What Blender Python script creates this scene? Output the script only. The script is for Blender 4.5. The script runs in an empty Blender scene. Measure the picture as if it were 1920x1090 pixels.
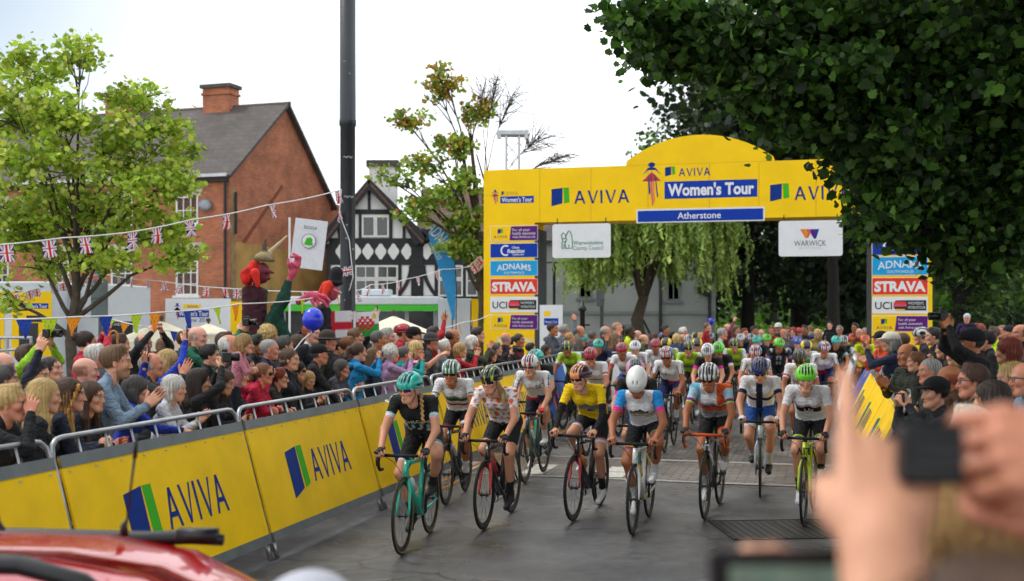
import bpy, math, random
import numpy as np
from mathutils import Vector, Matrix, noise as mnoise
from mathutils.bvhtree import BVHTree
random.seed(7)
rng = np.random.default_rng(7)
SC = bpy.context.scene
COL = SC.collection

# ------------------------------------------------------------------ camera
F, HC, CX, CY = 2150.0, 2.12, 960.0, 582.0
cam_data = bpy.data.cameras.new("camera")
cam = bpy.data.objects.new("camera", cam_data)
COL.objects.link(cam)
cam.location = (0, 0, HC)
cam.rotation_euler = (math.radians(90), 0, 0)
cam_data.sensor_width = 36
cam_data.lens = F / 1920 * 36
cam_data.shift_y = (582 - 545) / 1920
cam_data.clip_start = 0.05
cam_data.clip_end = 3000
cam_data.dof.use_dof = True
cam_data.dof.focus_distance = 11.5
cam_data.dof.aperture_fstop = 2.2
SC.camera = cam

# ------------------------------------------------------------------ sky, sun, exposure
SUN_EL, SUN_AZ = math.radians(56), math.radians(290)
world = bpy.data.worlds.new("World")
SC.world = world
world.use_nodes = True
nt = world.node_tree
nt.nodes.clear()
N = nt.nodes.new
wo = N("ShaderNodeOutputWorld"); bg = N("ShaderNodeBackground")
sky = N("ShaderNodeTexSky"); sky.sky_type = 'NISHITA'; sky.sun_disc = False
sky.sun_elevation = SUN_EL; sky.sun_rotation = SUN_AZ
tc = N("ShaderNodeTexCoord")
nz = N("ShaderNodeTexNoise"); nz.inputs['Scale'].default_value = 2.2; nz.inputs['Detail'].default_value = 5
rp = N("ShaderNodeValToRGB")
rp.color_ramp.elements[0].position = 0.36; rp.color_ramp.elements[1].position = 0.56
mp = N("ShaderNodeMapping"); mp.inputs['Location'].default_value = (0.35, 0.1, 0.25)
mp.inputs['Scale'].default_value = (1, 1, 2.2)
mx = N("ShaderNodeMix"); mx.data_type = 'RGBA'
mx2 = N("ShaderNodeMix"); mx2.data_type = 'RGBA'; mx2.inputs[0].default_value = 0.80
mx2.inputs[7].default_value = (4.6, 5.3, 6.0, 1)          # thin veil over the blue
mx.inputs[7].default_value = (13.2, 13.4, 13.6, 1)          # bright cloud
L = nt.links.new
L(tc.outputs['Generated'], mp.inputs['Vector']); L(mp.outputs['Vector'], nz.inputs['Vector'])
L(nz.outputs['Fac'], rp.inputs['Fac'])
# a thinner patch of cloud to the upper left
dv = N("ShaderNodeVectorMath"); dv.operation = 'DISTANCE'; dv.inputs[1].default_value = (-.45, .86, .27); L(tc.outputs['Generated'], dv.inputs[0])
pm = N("ShaderNodeMapRange"); pm.inputs['From Min'].default_value = .05; pm.inputs['From Max'].default_value = .42; L(dv.outputs['Value'], pm.inputs['Value'])
mxx = N("ShaderNodeMath"); mxx.operation = 'MULTIPLY'; mxx.use_clamp = True; L(rp.outputs['Color'], mxx.inputs[0])
pw = N("ShaderNodeMath"); pw.operation = 'MULTIPLY_ADD'; pw.inputs[1].default_value = 1.5; pw.inputs[2].default_value = -.55; L(pm.outputs['Result'], pw.inputs[0]); L(pm.outputs['Result'], mxx.inputs[1]); L(mxx.outputs[0], mx.inputs[0])
L(sky.outputs['Color'], mx2.inputs[6]); L(mx2.outputs[2], mx.inputs[6])
L(mx.outputs[2], bg.inputs['Color']); L(bg.outputs['Background'], wo.inputs['Surface'])
bg.inputs['Strength'].default_value = 0.10
sun_d = bpy.data.lights.new("sun", 'SUN'); sun_d.energy = 1.1; sun_d.angle = math.radians(14)
sun_d.color = (1.0, 0.96, 0.9)
sun = bpy.data.objects.new("sun", sun_d); COL.objects.link(sun)
# light travels from the sun position (azimuth measured like the sky node) down to the scene
sdir = Vector((math.sin(SUN_AZ) * math.cos(SUN_EL), math.cos(SUN_AZ) * math.cos(SUN_EL), math.sin(SUN_EL)))
sun.rotation_euler = (-sdir).to_track_quat('-Z', 'Y').to_euler()
SC.view_settings.view_transform = 'Standard'
SC.view_settings.look = 'None'
SC.view_settings.exposure = 0.52
SC.view_settings.gamma = 1.0
SC.cycles.max_bounces = 6
SC.cycles.transparent_max_bounces = 8
SC.cycles.use_adaptive_sampling = True
SC.cycles.adaptive_threshold = 0.03
SC.cycles.use_denoising = True


def P(px, py, Y):
 return Vector(((px - CX) / F * Y, Y, HC - (py - CY) / F * Y))


def G(px, py, z=0.0):
 """ground point seen at a pixel"""
 Y = F * (HC - z) / (py - CY)
 return Vector(((px - CX) / F * Y, Y, z))


# ------------------------------------------------------------------ colour, material
def s2l(c):
 return c / 12.92 if c <= 0.04045 else ((c + 0.055) / 1.055) ** 2.4


def hexc(h):
 h = h.lstrip('#')
 return tuple(s2l(int(h[i:i + 2], 16) / 255) for i in (0, 2, 4))


_mats = {}


def mat(name, col, rough=0.6, metal=0.0, var=0.12, scale=6.0, bump=0.0, bscale=40.0, spec=0.5, trans=0.0, coat=0.0, aniso=None):
 """plain painted / woven / metal surface with a slight procedural unevenness"""
 if name in _mats:
  return _mats[name]
 if isinstance(col, str):
  col = hexc(col)
 m = bpy.data.materials.new(name); m.use_nodes = True
 t = m.node_tree; b = t.nodes["Principled BSDF"]
 b.inputs['Roughness'].default_value = rough
 b.inputs['Metallic'].default_value = metal
 b.inputs['Specular IOR Level'].default_value = spec
 b.inputs['Coat Weight'].default_value = coat
 tcn = t.nodes.new("ShaderNodeTexCoord")
 n = t.nodes.new("ShaderNodeTexNoise"); n.inputs['Scale'].default_value = scale; n.inputs['Detail'].default_value = 6
 src = tcn.outputs['Object']
 if aniso:
  mpn = t.nodes.new("ShaderNodeMapping"); mpn.inputs['Scale'].default_value = aniso
  t.links.new(src, mpn.inputs['Vector']); src = mpn.outputs['Vector']
 t.links.new(src, n.inputs['Vector'])
 r = t.nodes.new("ShaderNodeValToRGB")
 r.color_ramp.elements[0].position = 0.3; r.color_ramp.elements[1].position = 0.7
 r.color_ramp.elements[0].color = tuple(max(0, c * (1 - var)) for c in col) + (1,)
 r.color_ramp.elements[1].color = tuple(min(1, c * (1 + var)) for c in col) + (1,)
 t.links.new(n.outputs['Fac'], r.inputs['Fac']); t.links.new(r.outputs['Color'], b.inputs['Base Color'])
 if bump:
  n2 = t.nodes.new("ShaderNodeTexNoise"); n2.inputs['Scale'].default_value = bscale; n2.inputs['Detail'].default_value = 4
  t.links.new(src, n2.inputs['Vector'])
  bp = t.nodes.new("ShaderNodeBump"); bp.inputs['Strength'].default_value = bump; bp.inputs['Distance'].default_value = 0.02
  t.links.new(n2.outputs['Fac'], bp.inputs['Height']); t.links.new(bp.outputs['Normal'], b.inputs['Normal'])
 if trans:
  b.inputs['Transmission Weight'].default_value = trans
 _mats[name] = m
 return m


def flag_mat(name, rough=0.85, rv=0.0, bumpk=0.0, bscale=60.0, sheen=0.0, coat=0.0, translucent=0.0):
 """surface whose own colours are woven or printed per vertex (attribute Col; alpha = gloss)"""
 if name in _mats:
  return _mats[name]
 m = bpy.data.materials.new(name); m.use_nodes = True
 t = m.node_tree; b = t.nodes["Principled BSDF"]
 a = t.nodes.new("ShaderNodeAttribute"); a.attribute_name = "Col"
 tcn = t.nodes.new("ShaderNodeTexCoord")
 n = t.nodes.new("ShaderNodeTexNoise"); n.inputs['Scale'].default_value = bscale * 0.4; n.inputs['Detail'].default_value = 6
 t.links.new(tcn.outputs['Object'], n.inputs['Vector'])
 mr = t.nodes.new("ShaderNodeMapRange"); mr.inputs['To Min'].default_value = 0.86; mr.inputs['To Max'].default_value = 1.12
 t.links.new(n.outputs['Fac'], mr.inputs['Value'])
 mul = t.nodes.new("ShaderNodeVectorMath"); mul.operation = 'SCALE'
 t.links.new(a.outputs['Color'], mul.inputs[0]); t.links.new(mr.outputs['Result'], mul.inputs['Scale'])
 t.links.new(mul.outputs[0], b.inputs['Base Color'])
 mr2 = t.nodes.new("ShaderNodeMapRange"); mr2.inputs['To Min'].default_value = rough; mr2.inputs['To Max'].default_value = rough - rv
 t.links.new(a.outputs['Alpha'], mr2.inputs['Value']); t.links.new(mr2.outputs['Result'], b.inputs['Roughness'])
 b.inputs['Coat Weight'].default_value = coat
 b.inputs['Sheen Weight'].default_value = sheen
 if bumpk:
  n2 = t.nodes.new("ShaderNodeTexNoise"); n2.inputs['Scale'].default_value = bscale; n2.inputs['Detail'].default_value = 5
  t.links.new(tcn.outputs['Object'], n2.inputs['Vector'])
  bp = t.nodes.new("ShaderNodeBump"); bp.inputs['Strength'].default_value = bumpk; bp.inputs['Distance'].default_value = 0.01
  t.links.new(n2.outputs['Fac'], bp.inputs['Height']); t.links.new(bp.outputs['Normal'], b.inputs['Normal'])
  if rv:                                               # creases where it is cloth, none where it is skin
   n3 = t.nodes.new("ShaderNodeTexNoise"); n3.inputs['Scale'].default_value = 13; n3.inputs['Detail'].default_value = 3; n3.inputs['Distortion'].default_value = 1.6
   mp3 = t.nodes.new("ShaderNodeMapping"); mp3.inputs['Scale'].default_value = (1, 1, 1.9); mp3.inputs['Rotation'].default_value = (.5, .3, 0)
   t.links.new(tcn.outputs['Object'], mp3.inputs['Vector']); t.links.new(mp3.outputs['Vector'], n3.inputs['Vector'])
   iv = t.nodes.new("ShaderNodeMath"); iv.operation = 'SUBTRACT'; iv.inputs[0].default_value = .8; iv.use_clamp = True; t.links.new(a.outputs['Alpha'], iv.inputs[1])
   b3 = t.nodes.new("ShaderNodeBump"); b3.inputs['Distance'].default_value = .05; t.links.new(iv.outputs[0], b3.inputs['Strength']); t.links.new(n3.outputs['Fac'], b3.inputs['Height'])
   t.links.new(b3.outputs['Normal'], bp.inputs['Normal'])
 if translucent:
  out = t.nodes["Material Output"]
  tr = t.nodes.new("ShaderNodeBsdfTranslucent"); t.links.new(mul.outputs[0], tr.inputs['Color'])
  ms = t.nodes.new("ShaderNodeMixShader"); ms.inputs[0].default_value = translucent
  t.links.new(b.outputs[0], ms.inputs[1]); t.links.new(tr.outputs[0], ms.inputs[2]); t.links.new(ms.outputs[0], out.inputs['Surface'])
 _mats[name] = m
 return m


# ------------------------------------------------------------------ object bookkeeping
def tag(o, label=None, cat=None, group=None, kind=None):
 if label: o['label'] = label
 if cat: o['category'] = cat
 if group: o['group'] = group
 if kind: o['kind'] = kind
 return o


def thing(name, loc, label, cat, group=None, rz=0.0):
 o = bpy.data.objects.new(name, None); COL.objects.link(o)
 o.location = loc; o.rotation_euler = (0, 0, rz); o.empty_display_size = 0.1
 return tag(o, label, cat, group)


def world_of(o):
 m = o.matrix_basis.copy()
 if o.parent is not None:
  m = world_of(o.parent) @ o.matrix_parent_inverse @ m
 return m


def adopt(o, parent):
 """parent o, keeping the place it was built in (world coordinates)"""
 if parent is not None:
  o.parent = parent
  o.matrix_parent_inverse = world_of(parent).inverted()
 return o


def copy_tree(o, parent=None):
 c = o.copy(); COL.objects.link(c)
 if parent is not None:
  c.parent = parent
 for ch in [k for k in bpy.data.objects if k.parent == o]:
  copy_tree(ch, c)
 return c


def np_mesh(name, V, Fq, mats=None, smooth=True, col=None, mi=None):
 """mesh from numpy arrays; Fq: array (n,3|4) or a list of index lists"""
 me = bpy.data.meshes.new(name)
 V = np.asarray(V, dtype=np.float32)
 if isinstance(Fq, np.ndarray) and Fq.ndim == 2:
  n, k = Fq.shape
  me.vertices.add(len(V)); me.vertices.foreach_set("co", V.ravel())
  me.loops.add(n * k); me.loops.foreach_set("vertex_index", Fq.astype(np.int32).ravel())
  me.polygons.add(n)
  me.polygons.foreach_set("loop_start", np.arange(0, n * k, k, dtype=np.int32))
  me.polygons.foreach_set("loop_total", np.full(n, k, dtype=np.int32))
 else:
  tot = np.array([len(f) for f in Fq], dtype=np.int32)
  flat = np.array([i for f in Fq for i in f], dtype=np.int32)
  me.vertices.add(len(V)); me.vertices.foreach_set("co", V.ravel())
  me.loops.add(len(flat)); me.loops.foreach_set("vertex_index", flat)
  me.polygons.add(len(tot))
  st = np.zeros(len(tot), dtype=np.int32)
  if len(tot): st[1:] = np.cumsum(tot)[:-1]
  me.polygons.foreach_set("loop_start", st); me.polygons.foreach_set("loop_total", tot)
  n = len(tot)
 if n:
  me.polygons.foreach_set("use_smooth", np.full(n, smooth, dtype=bool))
 for m in (mats or []):
  me.materials.append(m)
 if mi is not None:
  me.polygons.foreach_set("material_index", np.asarray(mi, dtype=np.int32))
 me.update(calc_edges=True)
 if col is not None:
  ca = me.color_attributes.new("Col", 'FLOAT_COLOR', 'POINT')
  ca.data.foreach_set("color", np.asarray(col, dtype=np.float32).ravel())
 return me


def add_obj(name, me, parent=None, matrix=None):
 o = bpy.data.objects.new(name, me); COL.objects.link(o)
 if matrix is not None:
  o.matrix_world = matrix
  o.matrix_basis = matrix
 return adopt(o, parent)


def frame_of(R, U):
 R = Vector(R).normalized(); U = Vector(U); U = (U - R * U.dot(R)).normalized()
 return R, U, R.cross(U)


class MB:
 """collects shapes into ONE mesh; every face remembers its material"""
 def __init__(s):
  s.v = []; s.f = []; s.m = []; s.mats = []

 def mid(s, m):
  if m not in s.mats: s.mats.append(m)
  return s.mats.index(m)

 def add(s, V, Fs, m):
  o = len(s.v); i = s.mid(m)
  s.v.extend([tuple(p) for p in V])
  for f in Fs:
   s.f.append([k + o for k in f]); s.m.append(i)

 def box(s, c, d, m, M=None):
  x, y, z = d[0] / 2, d[1] / 2, d[2] / 2
  V = [Vector((a, b, e)) for a in (-x, x) for b in (-y, y) for e in (-z, z)]
  if M is not None: V = [M @ p for p in V]
  V = [p + Vector(c) for p in V]
  s.add(V, [(0, 1, 3, 2), (4, 6, 7, 5), (0, 4, 5, 1), (2, 3, 7, 6), (0, 2, 6, 4), (1, 5, 7, 3)], m)

 def beam(s, a, b, w, h, m, up=(0, 0, 1)):
  a, b = Vector(a), Vector(b); d = (b - a)
  X = d.normalized(); U = Vector(up)
  if abs(X.dot(U)) > .99: U = Vector((1, 0, 0))
  Yv = U.cross(X).normalized(); Z = X.cross(Yv)
  M = Matrix((X, Yv, Z)).transposed()
  s.box((a + b) / 2, (d.length, w, h), m, M)

 def tube(s, pts, r, m, seg=8, caps=True, closed=False):
  pts = [Vector(p) for p in pts]; n = len(pts)
  rs = r if isinstance(r, (list, tuple)) else [r] * n
  V = []; prev = None
  for i, p in enumerate(pts):
   if closed: t = pts[(i + 1) % n] - pts[i - 1]
   else: t = pts[min(i + 1, n - 1)] - pts[max(i - 1, 0)]
   t = t.normalized() if t.length > 1e-9 else Vector((0, 0, 1))
   if prev is None:
    a = Vector((0, 0, 1)) if abs(t.z) < .9 else Vector((1, 0, 0))
    u = a.cross(t).normalized()
   else:
    u = (prev - t * prev.dot(t))
    u = u.normalized() if u.length > 1e-6 else Vector((1, 0, 0))
   prev = u; w = t.cross(u)
   for k in range(seg):
    an = 2 * math.pi * k / seg
    V.append(p + (u * math.cos(an) + w * math.sin(an)) * rs[i])
  Fs = []
  for i in range(n if closed else n - 1):
   j = (i + 1) % n
   for k in range(seg):
    k2 = (k + 1) % seg
    Fs.append((i * seg + k, i * seg + k2, j * seg + k2, j * seg + k))
  if caps and not closed:
   Fs.append(tuple(range(seg))[::-1]); Fs.append(tuple((n - 1) * seg + k for k in range(seg)))
  s.add(V, Fs, m)

 def prism(s, pts, R, U, O, t, m, n0=0.0):
  """polygon pts (u,v) in the frame O,R,U; thickness t behind the face, face n0 proud"""
  R, U, Nn = frame_of(R, U); O = Vector(O); k = len(pts)
  A = [O + R * p[0] + U * p[1] + Nn * n0 for p in pts]
  if t <= 0:
   s.add(A, [tuple(range(k))], m); return
  B = [p - Nn * t for p in A]
  ar = sum(pts[i][0] * pts[(i + 1) % k][1] - pts[(i + 1) % k][0] * pts[i][1] for i in range(k))
  idx = tuple(range(k))
  Fs = [idx, tuple(i + k for i in idx)[::-1]] + [(i, i + k, (i + 1) % k + k, (i + 1) % k) for i in range(k)]
  if ar < 0: Fs = [f[::-1] for f in Fs]
  s.add(A + B, Fs, m)

 def rect(s, u0, v0, u1, v1, R, U, O, t, m, n0=0.0):
  s.prism([(u0, v0), (u1, v0), (u1, v1), (u0, v1)], R, U, O, t, m, n0)

 def text(s, txt, h, u, v, R, U, O, m, n0=0.004, align='CENTER', off=0.0, shear=0.0, wide=1.0, maxw=None, arc=None, t=0.003):
  V, Fs = text_geo(txt, off, shear)
  if not len(V): return 0
  w = max(p[0] for p in V) - min(p[0] for p in V); x0 = min(p[0] for p in V)
  k = h / 0.70; kx = k * wide
  if maxw and w * kx > maxw: kx = maxw / w
  R, U, Nn = frame_of(R, U); O = Vector(O)
  sh = {'CENTER': -w / 2, 'LEFT': 0, 'RIGHT': -w}[align] - x0
  out = []
  for p in V:
   x = (p[0] + sh) * kx; y = p[1] * k
   if arc: y += arc * (1 - (2 * x / (w * kx)) ** 2)
   out.append(O + R * (u + x) + U * (v + y) + Nn * n0)
  s.add(out, Fs, m)
  return w * kx

 def sphere(s, c, r, m, seg=16, rings=10, M=None):
  r = r if isinstance(r, (tuple, list)) else (r, r, r)
  V = []; c = Vector(c)
  for i in range(rings + 1):
   th = math.pi * i / rings
   for k in range(seg):
    ph = 2 * math.pi * k / seg
    p = Vector((r[0] * math.sin(th) * math.cos(ph), r[1] * math.sin(th) * math.sin(ph), r[2] * math.cos(th)))
    if M is not None: p = M @ p
    V.append(c + p)
  Fs = []
  for i in range(rings):
   for k in range(seg):
    k2 = (k + 1) % seg
    Fs.append((i * seg + k, (i + 1) * seg + k, (i + 1) * seg + k2, i * seg + k2))
  s.add(V, Fs, m)

 def lathe(s, prof, c, m, seg=20):
  c = Vector(c); V = []; n = len(prof)
  for r, z in prof:
   for k in range(seg):
    a = 2 * math.pi * k / seg
    V.append(c + Vector((r * math.cos(a), r * math.sin(a), z)))
  Fs = []
  for i in range(n - 1):
   for k in range(seg):
    k2 = (k + 1) % seg
    Fs.append((i * seg + k, i * seg + k2, (i + 1) * seg + k2, (i + 1) * seg + k))
  Fs.append(tuple(range(seg))[::-1]); Fs.append(tuple((n - 1) * seg + k for k in range(seg)))
  s.add(V, Fs, m)

 def build(s, name, parent=None, smooth=False, bevel=0.0):
  me = np_mesh(name, np.array(s.v).reshape(-1, 3), s.f, s.mats, smooth, mi=s.m)
  o = add_obj(name, me, parent)
  if bevel:
   b = o.modifiers.new("edge", 'BEVEL'); b.width = bevel; b.segments = 2; b.limit_method = 'ANGLE'
  return o


_txt = {}


def text_geo(txt, off=0.0, shear=0.0):
 key = (txt, off, shear)
 if key not in _txt:
  cu = bpy.data.curves.new("lettering", 'FONT'); cu.body = txt; cu.size = 1.0; cu.offset = off; cu.shear = shear
  cu.resolution_u = 3
  ob = bpy.data.objects.new("lettering", cu)
  me = ob.to_mesh()
  _txt[key] = ([tuple(v.co) for v in me.vertices], [tuple(p.vertices) for p in me.polygons])
  ob.to_mesh_clear(); bpy.data.objects.remove(ob); bpy.data.curves.remove(cu)
 return _txt[key]
# ------------------------------------------------------------------ smooth solids -> one continuous surface
def cap(a, b, ra, rb=None, k=0.02, tag='', sub=False):
 return dict(t='c', a=np.array(a, float), b=np.array(b, float), ra=ra, rb=ra if rb is None else rb, k=k, tag=tag, sub=sub)


def ell(c, r, k=0.02, tag='', R=None, sub=False):
 return dict(t='e', c=np.array(c, float), r=np.array(r, float), k=k, tag=tag, R=None if R is None else np.array(R, float), sub=sub)


def prim_d(p, X):
 """signed distance of points X (...,3), and the place along a capsule"""
 if p['t'] == 'c':
  ab = p['b'] - p['a']; L2 = float(ab @ ab) + 1e-12
  t = np.clip(((X - p['a']) @ ab) / L2, 0, 1)
  d = np.linalg.norm(X - p['a'] - t[..., None] * ab, axis=-1) - (p['ra'] + (p['rb'] - p['ra']) * t)
  return d, t
 q = X - p['c']
 if p['R'] is not None: q = q @ p['R']
 k0 = np.linalg.norm(q / p['r'], axis=-1); k1 = np.linalg.norm(q / (p['r'] ** 2), axis=-1)
 return np.where(k1 > 1e-9, k0 * (k0 - 1) / np.maximum(k1, 1e-9), -p['r'].min()), np.zeros(q.shape[:-1])


def prim_box(p):
 if p['t'] == 'c':
  r = max(p['ra'], p['rb'])
  return np.minimum(p['a'], p['b']) - r, np.maximum(p['a'], p['b']) + r
 r = p['r'].max() if p['R'] is not None else p['r']
 return p['c'] - r, p['c'] + r


def surface(prims, h):
 los, his = zip(*[prim_box(p) for p in prims if not p['sub']])
 lo = np.min(los, 0) - 3 * h; hi = np.max(his, 0) + 3 * h
 n = np.ceil((hi - lo) / h).astype(int) + 1
 f = np.full(n, 1.0, dtype=np.float32)
 ax = [lo[i] + np.arange(n[i]) * h for i in range(3)]
 for p in prims:
  a, b = prim_box(p); pad = 2.5 * h + p['k']
  i0 = np.clip(np.floor((a - pad - lo) / h).astype(int), 0, n - 1)
  i1 = np.clip(np.ceil((b + pad - lo) / h).astype(int) + 1, 1, n)
  if np.any(i1 <= i0): continue
  sl = tuple(slice(i0[k], i1[k]) for k in range(3))
  X = np.stack(np.meshgrid(*[ax[k][sl[k]] for k in range(3)], indexing='ij'), -1)
  d, _ = prim_d(p, X)
  blk = f[sl]; k = max(p['k'], 1e-6)
  if p['sub']:
   hh = np.maximum(k - np.abs(blk + d), 0) / k
   f[sl] = np.maximum(blk, -d) + hh * hh * k / 4
  else:
   hh = np.maximum(k - np.abs(blk - d), 0) / k
   f[sl] = np.minimum(blk, d) - hh * hh * k / 4
 return nets(f, lo, h)


def nets(f, lo, h):
 ins = f < 0
 nx, ny, nz = f.shape
 cnt = np.zeros((nx - 1, ny - 1, nz - 1), dtype=np.int8)
 for a in (0, 1):
  for b in (0, 1):
   for c in (0, 1):
    cnt += ins[a:nx - 1 + a, b:ny - 1 + b, c:nz - 1 + c]
 act = (cnt > 0) & (cnt < 8)
 I = np.argwhere(act)
 vid = np.full(act.shape, -1, dtype=np.int32); vid[act] = np.arange(len(I))
 cor = np.array([(a, b, c) for a in (0, 1) for b in (0, 1) for c in (0, 1)])
 val = np.stack([f[I[:, 0] + c[0], I[:, 1] + c[1], I[:, 2] + c[2]] for c in cor], 1)
 pos = np.zeros((len(I), 3)); num = np.zeros(len(I))
 for a in range(8):
  for b in range(a + 1, 8):
   if np.abs(cor[a] - cor[b]).sum() != 1: continue
   cr = (val[:, a] < 0) != (val[:, b] < 0)
   den = val[:, a] - val[:, b]
   t = np.where(cr, val[:, a] / np.where(np.abs(den) < 1e-9, 1, den), 0)
   pos += np.where(cr[:, None], cor[a] + t[:, None] * (cor[b] - cor[a]), 0); num += cr
 V = lo + (I + pos / np.maximum(num, 1)[:, None]) * h
 quads = []
 for axis in range(3):
  o1, o2 = [(1, 2), (2, 0), (0, 1)][axis]
  s0 = [slice(None)] * 3; s1 = [slice(None)] * 3
  s0[axis] = slice(0, -1); s1[axis] = slice(1, None)
  A = ins[tuple(s0)]; B = ins[tuple(s1)]
  E = np.argwhere(A != B)
  E = E[(E[:, o1] > 0) & (E[:, o2] > 0) & (E[:, o1] < f.shape[o1] - 1) & (E[:, o2] < f.shape[o2] - 1)]
  if not len(E): continue
  e1 = np.zeros(3, int); e1[o1] = 1; e2 = np.zeros(3, int); e2[o2] = 1
  g = lambda q: vid[q[:, 0], q[:, 1], q[:, 2]]
  q = np.stack([g(E - e1 - e2), g(E - e2), g(E), g(E - e1)], 1)
  inside_first = A[E[:, 0], E[:, 1], E[:, 2]]
  q[~inside_first] = q[~inside_first][:, ::-1]
  quads.append(q)
 Q = np.concatenate(quads) if quads else np.zeros((0, 4), int)
 Q = Q[(Q >= 0).all(1)]
 return V, Q


def owners(prims, V):
 """which solid each vertex lies on, and where along it"""
 best = np.full(len(V), 9.0); who = np.zeros(len(V), int); tt = np.zeros(len(V))
 for i, p in enumerate(prims):
  if p['sub'] or not p['tag']: continue
  lo, hi = prim_box(p)
  m = np.all((V > lo - .06) & (V < hi + .06), 1)
  if not m.any(): continue
  d, t = prim_d(p, V[m])
  idx = np.where(m)[0]; b = d < best[idx]
  best[idx[b]] = d[b]; who[idx[b]] = i; tt[idx[b]] = t[b]
 return who, tt


def vnormals(V, Q):
 a, b, c, d = (V[Q[:, i]] for i in range(4))
 nn = np.cross(c - a, d - b)
 out = np.zeros_like(V)
 for i in range(4): np.add.at(out, Q[:, i], nn)
 return out / np.maximum(np.linalg.norm(out, axis=1), 1e-12)[:, None]


def folds(V, seed, scale=0.12):
 """soft cloth creases"""
 r = np.random.default_rng(seed); s = np.zeros(len(V))
 w = V + 0.02 * np.sin(V[:, [1, 2, 0]] * 21 + r.uniform(0, 6, 3))
 for i in range(5):
  k = r.normal(size=3); k[2] *= 1.4; k /= np.linalg.norm(k)
  ph = w @ k * 2 * math.pi / (scale * r.uniform(.6, 1.7)) + r.uniform(0, 6.28)
  s += (1 - 1.7 * np.abs(np.sin(ph)) ** .7)
 return s / 5


def ik(a, tgt, l1, l2, hint):
 a = np.array(a, float); tgt = np.array(tgt, float); v = tgt - a; d = np.linalg.norm(v)
 m = (l1 + l2) * .992
 if d > m: tgt = a + v * m / d; v = tgt - a; d = m
 u = v / d; x = (l1 * l1 - l2 * l2 + d * d) / (2 * d); y = math.sqrt(max(l1 * l1 - x * x, 0))
 hnt = np.array(hint, float); hnt -= u * (hnt @ u); hnt /= np.linalg.norm(hnt) + 1e-9
 return a + u * x + hnt * y, tgt


# ------------------------------------------------------------------ heads
HEADS = {}


def rot_y(a):
 c, s = math.cos(a), math.sin(a)
 return np.array([[c, 0, s], [0, 1, 0], [-s, 0, c]])


def rot_z(a):
 c, s = math.cos(a), math.sin(a)
 return np.array([[c, -s, 0], [s, c, 0], [0, 0, 1]])


def rot_x(a):
 c, s = math.cos(a), math.sin(a)
 return np.array([[1, 0, 0], [0, c, -s], [0, s, c]])


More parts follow.
